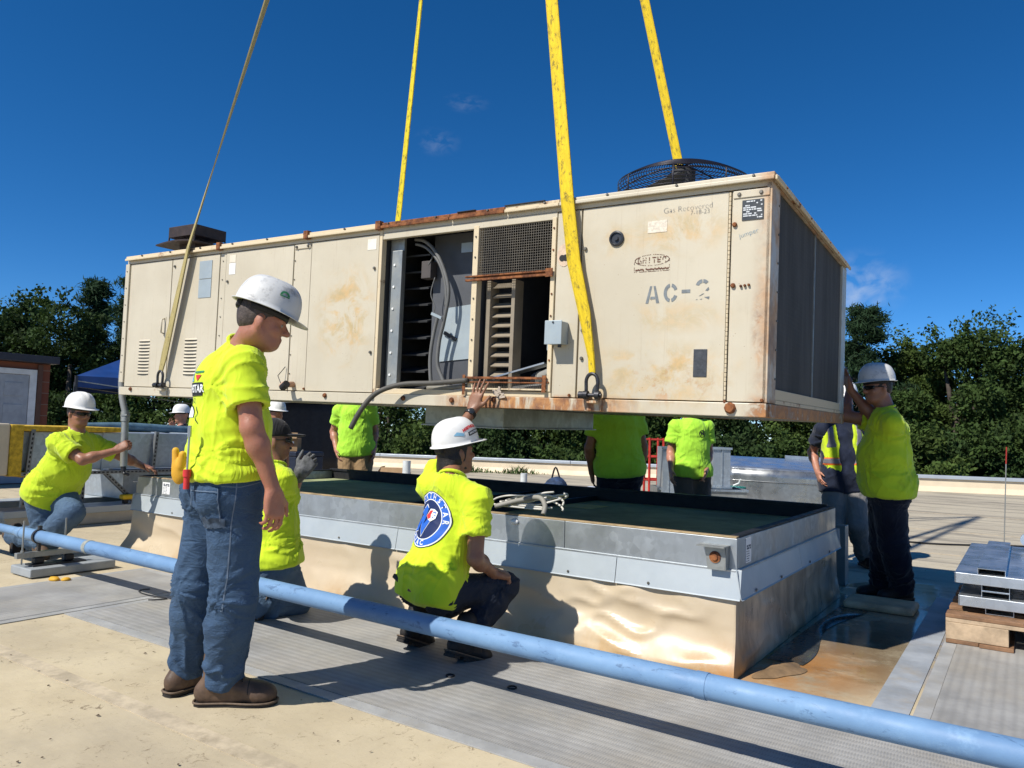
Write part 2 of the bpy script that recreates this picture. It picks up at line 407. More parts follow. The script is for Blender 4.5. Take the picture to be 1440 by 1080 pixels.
def cream_material():
    n = NT('cream_paint')
    base = n.mix(n.rng(n.noise(1.6, 5, 0.6), 0.3, 0.7), (0.49, 0.435, 0.325), (0.55, 0.495, 0.38))
    base = n.mix(n.rng(n.noise(14, 6, 0.7), 0.52, 0.75, 0, 0.25), base, (0.42, 0.36, 0.25))
    fine = n.noise(9, 8, 0.72, dist=0.4); fine2 = n.noise(5, 7, 0.7, dist=0.6)
    # yellow-brown weather stains, where they sit on this unit
    st = n.mul(n.blob((2.70, 0, 0.62), (0.36, 1, 0.46), soft=0.75), n.rng(fine2, 0.44, 0.62))
    for c, r, k in (((5.12, 0, 0.98), (0.42, 1, 0.17), 0.8), ((4.75, 0, 0.97), (0.22, 1, 0.14), 0.6), ((5.1, 0, 0.52), (0.45, 1, 0.13), 0.55),
                    ((5.05, 0, 0.24), (0.55, 1, 0.2), 0.95), ((4.95, 0, 0.10), (0.6, 1, 0.12), 0.8)):
        st = n.math('MAXIMUM', st, n.mul(n.mul(n.blob(c, r, soft=0.8), n.rng(fine2, 0.40, 0.62)), k))
    yel = n.mix(n.rng(fine, 0.4, 0.6), (0.56, 0.37, 0.16), (0.43, 0.33, 0.16))
    base = n.mix(n.mul(st, 0.92), base, yel)
    # rust: right edge, bottom rail and low corners
    x = n.sep()
    r1 = n.mul(n.rng(x['X'], 5.50, 5.60), n.rng(n.noise(1.0, 5, 0.7, vec=n.map(scale=(3, 3, 2.2))), 0.35, 0.62))
    r2 = n.mul(n.rng(x['Z'], 0.085, 0.055), n.rng(n.noise(2.0, 6, 0.7, vec=n.map(scale=(1.4, 1, 1.2))), 0.60, 0.70))
    r2 = n.math('MAXIMUM', r2, n.mul(n.rng(x['Z'], 0.10, 0.06), n.mul(n.blob((4.25, 0, 0.03), (0.8, 9, 0.4), soft=0.5), n.rng(n.noise(5, 5, 0.7, vec=n.map(scale=(2.2, 1, 0.5))), 0.36, 0.52))))
    r2 = n.math('MAXIMUM', r2, n.mul(n.rng(x['Z'], 0.15, 0.05), n.mul(n.blob((5.6, 0.9, 0.0), (0.14, 3, 0.4), soft=0.6), n.rng(fine, 0.35, 0.5))))
    r3 = n.mul(n.blob((5.1, 0, 0.16), (0.4, 1, 0.16), soft=0.9), n.rng(fine, 0.52, 0.64))
    r4 = n.mul(n.blob((5.57, 0, 0.45), (0.07, 1, 0.4), soft=0.8), n.rng(fine2, 0.4, 0.6))
    rust = n.math('MAXIMUM', n.math('MAXIMUM', n.mul(r1, 0.75), n.mul(r4, 0.8)), n.math('MAXIMUM', r2, n.mul(r3, 0.7)))
    rc = n.mix(n.rng(fine, 0.35, 0.65), (0.16, 0.05, 0.02), (0.48, 0.21, 0.06))
    base = n.mix(n.mul(rust, 0.9), base, rc)
    # fine scuffs and vertical run marks
    run = n.rng(n.noise(1.0, 5, 0.7, vec=n.map(scale=(45, 1, 1.2))), 0.56, 0.72, 0, 0.38)
    base = n.mix(run, base, (0.38, 0.30, 0.2))
    sp = n.mul(n.rng(n.voro(34), 0.10, 0.05), n.rng(n.noise(3, 3), 0.5, 0.6))
    base = n.mix(n.mul(sp, 0.7), base, (0.2, 0.1, 0.05))
    n.bump(n.add(n.mul(n.noise(1.7, 3), 2.0), n.mul(n.noise(90, 3), 0.06)), 0.25, 0.01)
    rough = n.rng(rust, 0, 1, 0.42, 0.85)
    return n.fin(base, rough, 0, 0.4)
def rust_material(name='rust', mixcream=0.0):
    n = NT(name)
    a = n.mix(n.rng(n.noise(22, 8, 0.75), 0.35, 0.65), (0.085, 0.032, 0.018), (0.30, 0.115, 0.042))
    if mixcream:
        a = n.mix(n.rng(n.noise(2.6, 7, 0.75, vec=n.map(scale=(1.3, 1, 1))), 0.5 - mixcream * 0.3, 0.62 - mixcream * 0.3), a, (0.60, 0.50, 0.34))
    n.bump(n.noise(60, 5), 0.5, 0.004)
    return n.fin(a, 0.85, 0, 0.25)
M_cream = cream_material()
M_rust = rust_material(); M_rustc = rust_material('rusty_cream', 0.55); M_rustc2 = rust_material('flaking_cream', 0.85)
M_black = mat('black_rubber', (0.012, 0.012, 0.013), 0.6, var=0.2)
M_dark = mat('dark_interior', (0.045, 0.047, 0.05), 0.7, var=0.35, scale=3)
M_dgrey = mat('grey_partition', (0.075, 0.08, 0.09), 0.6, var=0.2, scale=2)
M_galv = None
def galv_material(name, c=(0.46, 0.49, 0.51), rough=0.42, metal=0.75, stain=0.25):
    n = NT(name)
    v = n.voro(26, feature='F1', out='Color')
    sp = n.sep(v)['X']
    cc = n.mix(n.rng(sp, 0.1, 0.9, 0, 1), sc(c, 0.86), sc(c, 1.1))
    cc = n.mix(n.rng(n.noise(1.8, 6, 0.65), 0.3, 0.7), sc(c, 0.8), cc)
    cc = n.mix(n.rng(n.noise(1, 6, 0.7, vec=n.map(scale=(7, 7, 1.2))), 0.5, 0.72, 0, stain), cc, sc(c, 0.5))
    r = n.rng(n.noise(5, 4), 0.3, 0.7, rough - 0.1, rough + 0.12)
    n.bump(n.noise(2.5, 3), 0.15, 0.02)
    return n.fin(cc, r, metal, 0.5)
M_galv = galv_material('galvanised_steel')
M_galvd = galv_material('galvanised_old', (0.36, 0.37, 0.35), 0.5, 0.6, 0.5)
M_grey = mat('grey_enamel', (0.33, 0.38, 0.40), 0.4, 0.1, var=0.06)
M_white = mat('white_label', (0.75, 0.75, 0.73), 0.5, var=0.04)
M_steel = mat('dark_steel', (0.05, 0.05, 0.055), 0.45, 0.7, var=0.3, scale=30)
M_lead = mat('stencil_paint', (0.17, 0.19, 0.20), 0.7, var=0.2, scale=30)

def ub(name, x0, x1, y0, y1, z0, z1, m=None, bevel=0.003, parent=None):
    return MB().box(x0, x1, y0, y1, z0, z1).build(name, m or M_cream, parent or unit, bevel=bevel)

# shell
ub('floor_pan', 0.03, UL - 0.03, 0.03, UD - 0.03, 0.005, 0.06, M_galvd)
ub('rear_panel', 0.0, UL, UD - 0.03, UD, 0.072, 1.19)
ub('end_panel', 0.0, 0.03, 0.03, UD - 0.032, 0.072, 1.19)
# base rails
ub('base_rail', -0.004, UL + 0.004, -0.012, 0.03, 0.0, 0.070, bevel=0.004)
ub('base_rail', UL - 0.028, UL + 0.012, 0.032, UD - 0.03, 0.0, 0.070, bevel=0.004)
ub('base_rail', -0.012, 0.026, 0.032, UD - 0.03, 0.0, 0.070, bevel=0.004)
ub('base_rail', -0.004, UL + 0.004, UD - 0.028, UD + 0.012, 0.0, 0.070, bevel=0.004)
# roof: pan plus a double drip edge in several lengths
ub('roof_pan', 0.0, UL, 0.0, UD, 1.195, 1.205, bevel=0)
def roof_trim(x0, x1, m):
    g = MB(); g.box(x0, x1, -0.022, 0.05, 1.206, 1.233); g.box(x0, x1, -0.034, -0.0225, 1.192, 1.212); return g.build('roof_trim', m, unit, bevel=0.004)
edges = [0.0, 1.30, 2.30, 3.0, 3.60, 4.02, 4.40, UL + 0.02]
mats = [M_rustc, M_rustc2, M_rustc2, M_rust, M_rust, M_rustc, M_rustc2]
for i in range(7): roof_trim(edges[i] + 0.002, edges[i + 1] - 0.002, M_cream if i == 6 else mats[i])
g = MB(); g.box(UL - 0.05, UL + 0.022, 0.052, UD, 1.206, 1.233); g.box(UL + 0.0225, UL + 0.034, -0.03, UD + 0.01, 1.188, 1.212)
g.build('roof_trim', M_rustc, unit, bevel=0.004)
g = MB(); g.box(-0.022, 0.05, 0.052, UD, 1.206, 1.233); g.build('roof_trim', M_rustc2, unit, bevel=0.004)
g = MB(); g.box(0.052, UL - 0.052, UD - 0.05, UD + 0.02, 1.206, 1.233); g.build('roof_trim', M_rustc2, unit, bevel=0.004)
for x in (1.30, 2.30, 3.0):
    ub('trim_joiner', x - 0.022, x + 0.022, -0.040, 0.0, 1.186, 1.246, M_rust)
ub('roof_patch', 3.66, 3.80, -0.03, 0.2, 1.2332, 1.238, M_black, 0); ub('roof_patch', 4.02, 4.30, -0.03, 0.25, 1.2332, 1.239, M_black, 0)
ub('header_rail', 0.0, UL, 0.0, 0.03, 1.168, 1.194, bevel=0)
# front panels
for x0, x1 in ((0.052, 0.655), (0.664, 1.285), (1.368, 2.145), (2.335, 2.988), (4.382, 4.536), (4.546, 5.386), (5.404, 5.598)):
    ub('panel', x0, x1, 0.0, 0.03, 0.076, 1.162)
ub('corner_strip', -0.012, 0.045, -0.012, 0.03, 0.11, 1.165)
ub('post', 1.292, 1.362, 0.004, 0.03, 0.076, 1.164)
ub('post', 2.152, 2.328, 0.004, 0.03, 0.076, 1.164)
ub('post', 2.996, 3.022, -0.006, 0.04, 0.076, 1.192, M_rustc)
ub('post', 3.782, 3.822, -0.006, 0.05, 0.076, 1.14, M_rustc2)
ub('post', 4.348, 4.376, -0.008, 0.05, 0.105, 1.135, M_rustc2)
ub('opening_header', 3.024, 4.378, -0.003, 0.03, 1.122, 1.166)
ub('opening_sill', 3.024, 4.378, -0.002, 0.12, 0.0705, 0.105, M_rustc2)
ub('cover_plate', 5.410, 5.592, -0.006, -0.001, 1.120, 1.158)
ub('cover_plate', 2.158, 2.322, -0.004, 0.003, 1.125, 1.158)
# piano hinge
g = MB()
for i in range(46):
    z = 0.085 + i * 0.0233; g.cyl((5.395, -0.004, z), (5.395, -0.004, z + 0.0205), 0.006, n=8)
g.build('hinge', M_rustc2, unit, smooth='auto')
# fasteners
def bolt(x, z, r, m, y=-0.002, d=0.012):
    g = MB(); g.lathe([(r, 0), (r, d * 0.5), (r * 0.7, d), (0.001, d)], (x, y, z), 8, (1, 0, 0), (0, 0, 1), (0, -1, 0)); return g.build('bolt', m, unit, smooth='auto')
M_bolt = mat('bolt_metal', (0.16, 0.15, 0.13), 0.5, 0.5, var=0.3)
for x, z in ((0.181, 0.052), (2.558, 0.046), (3.002, 0.046), (3.278, 0.043), (3.674, 0.040), (3.99, 0.052)): bolt(x, z, 0.017, M_rust, -0.013, 0.016)
bolt(5.427, 0.042, 0.030, M_rust, -0.013, 0.02)
for x, z in ((0.70, 1.10), (1.40, 0.93), (2.958, 0.93), (2.958, 0.35), (2.18, 1.14), (2.30, 1.14), (5.44, 1.139), (5.55, 1.139), (4.57, 0.93), (4.57, 0.46), (4.57, 0.30)): bolt(x, z, 0.011, M_bolt)
for x, z in ((5.42, 0.985), (5.42, 0.67)): bolt(x, z, 0.013, M_rust)
for x, z in ((5.46, 0.665), (5.48, 0.667), (5.50, 0.669)): bolt(x, z, 0.007, M_rust)
for x, z in ((5.395, 0.074), (5.58, 0.085), (4.50, 0.088), (2.33, 0.09), (2.14, 0.11)): bolt(x, z, 0.009, M_rust)
for i in range(7):
    bolt(0.016, 0.2 + i * 0.15, 0.005, M_bolt, -0.0125, 0.006)
    bolt(1.327, 0.2 + i * 0.15, 0.005, M_bolt, 0.003, 0.006)
    bolt(2.163, 0.2 + i * 0.14, 0.005, M_bolt, 0.003, 0.006)
for i in range(8): bolt(3.802, 0.16 + i * 0.13, 0.006, M_bolt, -0.007, 0.006)
for i in range(8): bolt(4.362, 0.16 + i * 0.13, 0.006, M_rust, -0.009, 0.006)
for i in range(14): bolt(0.25 + i * 0.405, 1.222, 0.008, M_bolt, -0.0225, 0.012)

# louvred vents stamped in the two left doors
def louvres(x0, x1, z0, z1, nn):
    for i in range(nn):
        z = z0 + (z1 - z0) * i / (nn - 1); h = 0.016
        g = MB()
        def fn(u, v):
            a = math.sin(math.pi * min(1, max(0, u))) ** 0.35
            return (x0 + (x1 - x0) * u, -0.0005 - 0.013 * a * math.sin(math.pi * 0.5 * (1 - v)) , z - h / 2 + h * v)
        g.grid(fn, 12, 4)
        lo = g.build('louvre', M_cream, unit, smooth=True)
        g = MB(); g.box(x0 + 0.004, x1 - 0.004, -0.004, -0.0012, z - h / 2 - 0.006, z - h / 2 + 0.0005); g.build('slot', M_black, lo)
louvres(0.245, 0.405, 0.195, 0.478, 11)
louvres(0.890, 1.055, 0.195, 0.478, 11)
# door handle
g = MB(); g.tube([(0.598, -0.002, 0.53), (0.598, -0.03, 0.54), (0.598, -0.03, 0.65), (0.598, -0.002, 0.66)], 0.007, 8)
h_ = g.build('handle', M_cream, unit, smooth=True)
MB().box(0.585, 0.615, -0.003, -0.0006, 0.515, 0.675).build('handle_plate', M_cream, h_)
# stickers and plates on the left doors
ub('wiring_plate', 1.035, 1.195, -0.004, -0.0008, 0.972, 1.118, M_grey, 0)
ub('wiring_plate', 1.035, 1.195, -0.004, -0.0008, 0.815, 0.966, M_grey, 0)
ub('sticker', 1.410, 1.485, -0.002, -0.0006, 0.985, 1.075, M_white, 0)
ub('sticker', 1.410, 1.485, -0.002, -0.0006, 1.080, 1.14, mat('faded_label', (0.66, 0.60, 0.48), 0.5), 0)
ub('sticker', 2.885, 2.965, -0.002, -0.0006, 1.06, 1.135, mat('pale_label', (0.70, 0.66, 0.56), 0.5), 0)
ub('sticker', 4.945, 5.055, -0.002, -0.0006, 0.985, 1.05, mat('worn_label', (0.64, 0.57, 0.46), 0.5, var=0.2, scale=60), 0)
# weld marks / little drain stub and valve
g = MB(); g.tube([(2.21, 0.0, 0.12), (2.21, -0.09, 0.115), (2.23, -0.12, 0.10)], 0.022, 10); v_ = g.build('drain_stub', mat('copper_pink', (0.45, 0.27, 0.18), 0.6), unit, smooth=True)
g = MB(); g.cyl((2.23, -0.115, 0.09), (2.285, -0.125, 0.12), 0.026); g.build('cap', M_black, v_, smooth='auto')
g = MB(); g.tube([(2.13, -0.01, 0.25), (2.10, -0.05, 0.18), (2.15, -0.06, 0.12)], 0.003, 6); g.build('wire', M_black, unit)
# compressor sight port
g = MB(); g.lathe([(0.044, 0), (0.044, 0.008), (0.034, 0.013), (0.030, 0.004), (0.012, 0.004), (0.012, 0.014), (0.001, 0.014)], (4.762, -0.001, 0.972), 28, (1, 0, 0), (0, 0, 1), (0, -1, 0))
g.build('service_port', mat('port_black', (0.03, 0.033, 0.04), 0.35), unit, smooth='auto')
# punched hole with worn rim
g = MB(); g.lathe([(0.045, 0), (0.045, 0.002), (0.001, 0.002)], (4.432, -0.0006, 0.905), 20, (1, 0, 0), (0, 0, 1), (0, -1, 0), 1.0, 1.5); rim = g.build('hole_rim', mat('primer', (0.58, 0.44, 0.32), 0.6, var=0.2, scale=30), unit)
g = MB(); g.lathe([(0.019, 0), (0.019, 0.002), (0.001, 0.002)], (4.42, -0.0028, 0.888), 16, (1, 0, 0), (0, 0, 1), (0, -1, 0)); g.lathe([(0.019, 0), (0.019, 0.0022), (0.001, 0.0022)], (4.443, -0.0028, 0.889), 16, (1, 0, 0), (0, 0, 1), (0, -1, 0)); g.build('hole', M_black, rim)
# small grey junction box
jb = ub('junction_box', 4.375, 4.478, -0.085, -0.001, 0.378, 0.508, M_grey, 0.006)
g = MB(); g.box(4.371, 4.482, -0.092, -0.0855, 0.374, 0.512); g.build('lid', M_grey, jb, bevel=0.003)
g = MB(); g.cyl((4.426, -0.093, 0.50), (4.426, -0.096, 0.50), 0.006); g.cyl((4.45, -0.05, 0.377), (4.45, -0.05, 0.36), 0.011); g.build('screw', M_steel, jb)
# dark cover tape over a slot
ub('patch_tape', 5.224, 5.296, -0.004, -0.0008, 0.20, 0.345, mat('dark_tape', (0.045, 0.05, 0.058), 0.5, var=0.3, scale=25, bump=0.5, bscale=40), 0.003)
# hooded lettering: stencil AC-2
def flat(name, polys, m, x, z, sx, sz, y=-0.0012, th=0.0006, shear=0.0, parent=None):
    g = MB()
    for poly in polys: g.prism([(p[0] * sx + p[1] * shear, p[1] * sz) for p in poly], (x, y, z), (1, 0, 0), (0, 0, 1), (0, -1, 0), th)
    return g.build(name, m, parent or unit)
def arc(cx, cy, r0, r1, a0, a1, n=10, ky=1.0):
    P = [(cx + r1 * math.cos(R(a0 + (a1 - a0) * i / n)), cy + r1 * ky * math.sin(R(a0 + (a1 - a0) * i / n))) for i in range(n + 1)]
    return P + [(cx + r0 * math.cos(R(a1 - (a1 - a0) * i / n)), cy + (r1 * ky - (r1 - r0)) * math.sin(R(a1 - (a1 - a0) * i / n))) for i in range(n + 1)]
A_ = [[(0, 0), (0.16, 0), (0.36, 0.94), (0.24, 0.94)], [(0.44, 0.94), (0.56, 0.94), (0.80, 0.0), (0.62, 0)], [(0.26, 0.22), (0.56, 0.22), (0.53, 0.36), (0.29, 0.36)]]
C_ = [arc(0.42, 0.5, 0.22, 0.40, 100, 260, 12, 1.25), arc(0.42, 0.5, 0.22, 0.40, 22, 80, 6, 1.25), arc(0.42, 0.5, 0.22, 0.40, 280, 338, 6, 1.25)]
T2 = [arc(0.4, 0.68, 0.2, 0.38, 95, 168, 8, 0.9), arc(0.4, 0.68, 0.2, 0.38, 35, 85, 6, 0.9), [(0.55, 0.45), (0.72, 0.62), (0.76, 0.5), (0.68, 0.42)], [(0.2, 0.18), (0.42, 0.30), (0.5, 0.3), (0.3, 0.2)], [(0.5, 0.12), (0.78, 0.14), (0.76, 0.0), (0.62, 0.06)], [(0.04, 0.0), (0.12, 0.04), (0.14, 0.0)], [(0.26, 0.02), (0.4, 0.05), (0.34, 0.0)]]
flat('stencil_letter', A_, M_lead, 4.946, 0.598, 0.098, 0.1)
flat('stencil_letter', C_, M_lead, 5.046, 0.600, 0.098, 0.1)
flat('stencil_letter', [[(0, 0.42), (0.55, 0.42), (0.55, 0.6), (0, 0.6)]], M_lead, 5.148, 0.603, 0.085, 0.1)
flat('stencil_letter', T2, M_lead, 5.222, 0.606, 0.098, 0.105)
def utext(name, s, m, x, z, size, bold=0.0, rot=0.0, y=-0.0024, sx=1.0):
    vs, fs = text_mesh(s, size, bold); c, sn = math.cos(rot), math.sin(rot)
    g = MB(); g._add([(x + (p[0] * c - p[1] * sn) * sx, y, z + p[0] * sn + p[1] * c) for p in vs], fs)
    return g.build(name, m, unit, fix=False)
M_ink = mat('marker_ink', (0.10, 0.11, 0.13), 0.6)
utext('handwriting', 'Gas Recovered', M_ink, 5.168, 1.100, 0.044, -0.0012, 0.02)
utext('handwriting', '7-18-23', M_ink, 5.235, 1.072, 0.034, -0.0008, 0.02)
utext('handwriting', 'jumper', mat('blue_ink', (0.08, 0.2, 0.3), 0.6), 5.492, 0.935, 0.035, -0.0006, 0.25)
# rating plate with rows of print
pl = ub('rating_plate', 5.456, 5.564, -0.004, -0.0008, 1.002, 1.106, mat('plate_dark', (0.045, 0.05, 0.055), 0.4), 0)
g = MB(); rr = random.Random(5)
for i in range(9):
    z = 1.010 + i * 0.0105; x = 5.462
    while x < 5.552:
        w = rr.uniform(0.006, 0.026)
        if rr.random() < 0.72: g.box(x, min(5.558, x + w), -0.0052, -0.0042, z, z + 0.0065)
        x += w + 0.003
g.build('print', mat('plate_print', (0.55, 0.57, 0.58), 0.4), pl)
# worn brown maker's emblem: an oval over a bar, mostly flaked away
M_brown = mat('emblem_brown', (0.13, 0.055, 0.03), 0.6, var=0.3, scale=40)
em = empty('emblem'); em.parent = unit
g = MB(); rr = random.Random(11); cx, cz = 4.975, 0.832
def flake(x, z, w, h):
    n = rr.randint(5, 7)
    g.prism([(math.cos(2 * math.pi * i / n) * w * rr.uniform(0.6, 1.1), math.sin(2 * math.pi * i / n) * h * rr.uniform(0.6, 1.1)) for i in range(n)], (x, -0.0012, z), (1, 0, 0), (0, 0, 1), (0, -1, 0), 0.0006)
for i in range(64):
    a = 2 * math.pi * i / 64
    if rr.random() < 0.8: flake(cx + 0.098 * math.cos(a), cz + 0.004 + 0.030 * math.sin(a), 0.0035, 0.0025)
for i in range(40):
    x = cx - 0.1 + 0.005 * i
    if rr.random() < 0.75: flake(x, cz - 0.058, 0.003, 0.002)
for i in range(14):
    z = cz - 0.055 + 0.004 * i
    for x in (cx - 0.102, cx + 0.1):
        if rr.random() < 0.6: flake(x, z, 0.002, 0.002)
for i in range(26):
    x = cx - 0.092 + 0.0074 * i
    if rr.random() < 0.9: flake(x, cz - 0.046 + rr.uniform(-0.003, 0.003), 0.005, 0.0065)
g.build('flake_border', M_brown, em)
g = MB()
bars = [[(0, 0, .25, 1), (0, 0, 1, .2), (0, .8, 1, 1), (.5, .4, 1, .6), (.75, 0, 1, .5)], [(0, 0, .25, 1), (.25, .4, .6, .7), (.5, .1, .75, .6), (.75, 0, 1, 1)], [(.3, 0, .7, 1)], [(.35, 0, .65, 1), (0, .8, 1, 1)], [(0, 0, .25, 1), (0, 0, 1, .2), (0, .4, .8, .6), (0, .8, 1, 1)], [(0, 0, .25, 1), (.25, .4, .8, .6), (.7, 0, 1, .45), (.7, .55, 1, 1), (.2, .8, .8, 1)]]
for i, L in enumerate(bars):
    for x0, z0, x1, z1 in L:
        nx = max(1, int((x1 - x0) / 0.2)); nz = max(1, int((z1 - z0) / 0.2))
        for a in range(nx):
            for b in range(nz):
                if rr.random() < 0.78: flake(cx - 0.083 + 0.0285 * i + (x0 + (a + .5) * (x1 - x0) / nx) * 0.022, cz - 0.012 + (z0 + (b + .5) * (z1 - z0) / nz) * 0.032, 0.0032, 0.0042)
g.build('flake_letters', M_brown, em)

# ---- opening 1: control compartment
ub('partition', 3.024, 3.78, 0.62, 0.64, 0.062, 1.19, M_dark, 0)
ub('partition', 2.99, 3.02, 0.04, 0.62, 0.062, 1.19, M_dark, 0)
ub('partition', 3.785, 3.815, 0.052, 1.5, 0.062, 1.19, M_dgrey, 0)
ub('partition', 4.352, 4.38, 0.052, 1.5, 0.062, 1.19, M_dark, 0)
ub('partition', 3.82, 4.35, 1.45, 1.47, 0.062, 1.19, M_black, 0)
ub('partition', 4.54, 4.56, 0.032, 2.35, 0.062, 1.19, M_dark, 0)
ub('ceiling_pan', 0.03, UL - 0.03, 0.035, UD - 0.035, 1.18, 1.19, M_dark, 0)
ub('filter_frame', 3.045, 3.11, 0.10, 0.13, 0.08, 1.13, M_dark, 0)
cf = ub('channel', 3.072, 3.160, 0.045, 0.07, 0.09, 1.05, M_galvd, 0.004)
ub('channel', 3.03, 3.150, 0.075, 0.10, 0.09, 1.16, M_galvd, 0.004)
g = MB()
for i in range(6): g.cyl((3.10, 0.0455, 0.2 + 0.15 * i), (3.10, 0.038, 0.2 + 0.15 * i), 0.008)
g.build('rivet', M_white, cf, smooth='auto')
for i in range(9):
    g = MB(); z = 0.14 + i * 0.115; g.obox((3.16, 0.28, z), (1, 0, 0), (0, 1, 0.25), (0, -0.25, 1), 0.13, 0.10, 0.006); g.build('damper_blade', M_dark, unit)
ub('grey_panel_and_lit_patch', 3.315, 3.775, 0.20, 0.215, 0.10, 1.165, M_dgrey, 0.002)
g = MB(); g.prism([(0.0, 0.0), (0.26, 0.02), (0.26, 0.38), (0.03, 0.36)], (3.40, 0.196, 0.30), (1, 0, 0), (0, 0, 1), (0, -1, 0), 0.004); g.build('grey_panel_and_lit_patch', M_grey, unit)  # lighter piece stands in for the lit patch low on the panel
ub('label', 3.545, 3.635, 0.194, 0.1985, 1.03, 1.095, M_grey, 0)
M_cond = mat('grey_conduit', (0.13, 0.13, 0.125), 0.55, var=0.15)
def cond(pts, r, name='conduit', m=None):
    P = [V(p) for p in pts]; out = []
    for i in range(len(P) - 1):
        p0, p1, p2, p3 = P[max(0, i - 1)], P[i], P[i + 1], P[min(len(P) - 1, i + 2)]
        for k in range(6):
            t = k / 6; out.append(0.5 * ((2 * p1) + (p2 - p0) * t + (2 * p0 - 5 * p1 + 4 * p2 - p3) * t * t + (3 * p1 - p0 - 3 * p2 + p3) * t ** 3))
    out.append(P[-1])
    return MB().tube(out, r, 10).build(name, m or M_cond, unit, smooth=True)
cond([(3.20, 0.13, 1.135), (3.30, 0.11, 1.11), (3.40, 0.1, 1.03), (3.48, 0.1, 0.90), (3.525, 0.1, 0.75), (3.50, 0.1, 0.57), (3.465, 0.1, 0.42), (3.46, 0.1, 0.28), (3.50, 0.1, 0.19), (3.55, 0.1, 0.11)], 0.0125)
cond([(3.215, 0.12, 1.10), (3.32, 0.11, 1.06), (3.43, 0.11, 0.95), (3.49, 0.11, 0.80), (3.50, 0.11, 0.66)], 0.010)
cond([(3.455, 0.09, 0.60), (3.42, 0.09, 0.45), (3.405, 0.09, 0.3), (3.42, 0.09, 0.15)], 0.0125)
cond([(3.34, 0.15, 1.08), (3.36, 0.12, 1.0), (3.33, 0.12, 0.95)], 0.004)
cond([(3.39, 0.12, 0.86), (3.37, 0.11, 0.75), (3.40, 0.12, 0.66), (3.38, 0.12, 0.6)], 0.0035)
g = MB(); g.box(3.27, 3.35, 0.12, 0.19, 0.86, 0.98); g.build('relay_box', mat('relay', (0.07, 0.06, 0.055), 0.6), unit, bevel=0.004)
g = MB(); g.obox((3.45, 0.08, 0.595), (1, 0, -0.4), (0, 1, 0), (0.4, 0, 1), 0.045, 0.006, 0.009); g.build('clamp', M_grey, unit)
g = MB(); g.obox((3.49, 0.185, 0.47), (1, 0, -0.5), (0, 1, 0), (0.5, 0, 1), 0.055, 0.008, 0.012); g.build('clamp', M_dark, unit)
# drooping cut hose out of the sill
hose_pts = [(3.80, -0.03, 0.165), (3.55, -0.04, 0.145), (3.30, -0.07, 0.13), (3.14, -0.12, 0.07), (3.05, -0.16, -0.04), (2.98, -0.18, -0.17)]
cond(hose_pts, 0.017, 'hose', mat('hose_grey', (0.075, 0.07, 0.06), 0.6))
cond([(4.0, 0.02, 0.17), (3.7, 0.01, 0.125), (3.45, 0.02, 0.115)], 0.014, 'hose', mat('hose_pale', (0.2, 0.19, 0.16), 0.6))
# ---- opening 2: wire screen above, open condenser bay below
M_wire = mat('wire_mesh', (0.17, 0.15, 0.12), 0.55, 0.5, var=0.2)
g = MB()
for i in range(33):
    x = 3.828 + i * 0.0162; g.bar((x, 0.004 + 0.001 * (i % 2), 0.815), (x, 0.004, 1.120), 0.0022, 0.0022)
for i in range(20):
    z = 0.818 + i * 0.0158; g.bar((3.826, 0.0065, z), (4.346, 0.0065, z), 0.0022, 0.0022)
g.build('wire_screen', M_wire, unit)
rs = ub('screen_rail', 3.74, 4.36, -0.020, 0.0, 0.788, 0.802, M_rust, 0.002)
ub('screen_rail', 3.74, 4.36, -0.022, 0.0, 0.812, 0.822, M_rust, 0.002)
g = MB(); g.box(4.325, 4.372, -0.028, -0.0225, 0.78, 0.83); g.box(3.80, 4.34, -0.006, 0.0, 0.802, 0.812); g.build('bracket', M_rust, unit)
for i in range(10):
    g = MB(); z = 0.215 + i * 0.062; g.obox((3.955, 0.12, z), (1, 0, 0), (0, 1, 0.6), (0, -0.6, 1), 0.075, 0.034, 0.004); g.build('louvre_blade', mat('blade_cream', (0.24, 0.20, 0.145), 0.6) if i == 0 else bpy.data.materials['blade_cream'], unit, bevel=0.001)
ub('louvre_frame', 3.845, 3.878, 0.07, 0.17, 0.11, 0.80, bpy.data.materials['blade_cream'], 0.002)
ub('louvre_frame', 4.034, 4.060, 0.07, 0.17, 0.11, 0.80, bpy.data.materials['blade_cream'], 0.002)
g = MB(); g.obox((4.1, 0.12, 0.235), (1, 0, 0.25), (0, 1, 0), (-0.25, 0, 1), 0.19, 0.05, 0.005); g.build('loose_strip', M_galv, unit)
g = MB(); g.tube([(4.12, 0.3, 0.19), (4.36, 0.2, 0.255)], 0.045, 16); g.tube([(4.10, 0.305, 0.184), (4.15, 0.287, 0.199)], 0.052, 16); g.build('suction_pipe', mat('pipe_lagging', (0.25, 0.25, 0.235), 0.7, bump=0.3), unit, smooth='auto')
g = MB(); g.tube([(4.05, 0.1, 0.12), (4.2, 0.06, 0.13), (4.36, 0.05, 0.15)], 0.02, 10); g.build('suction_pipe', M_cond, unit, smooth=True)
ub('relay_box', 4.27, 4.345, 0.12, 0.25, 0.36, 0.46, M_grey)
ub('fan_deck', 4.07, 4.345, 0.7, 0.72, 0.12, 0.6, mat('deck_dark', (0.03, 0.028, 0.025), 0.8), 0)
ub('screen_rail', 3.760, 4.352, -0.020, 0.0, 0.176, 0.190, M_rust, 0.002)
ub('screen_rail', 3.760, 4.352, -0.022, 0.0, 0.110, 0.120, M_rustc, 0.002)
ub('screen_rail', 3.760, 4.352, -0.016, 0.0, 0.152, 0.160, M_rust, 0.002)
g = MB(); g.box(3.758, 3.778, -0.026, -0.0225, 0.075, 0.20); g.box(4.328, 4.354, -0.026, -0.0225, 0.10, 0.20); g.build('bracket', M_rust, unit)
g = MB()
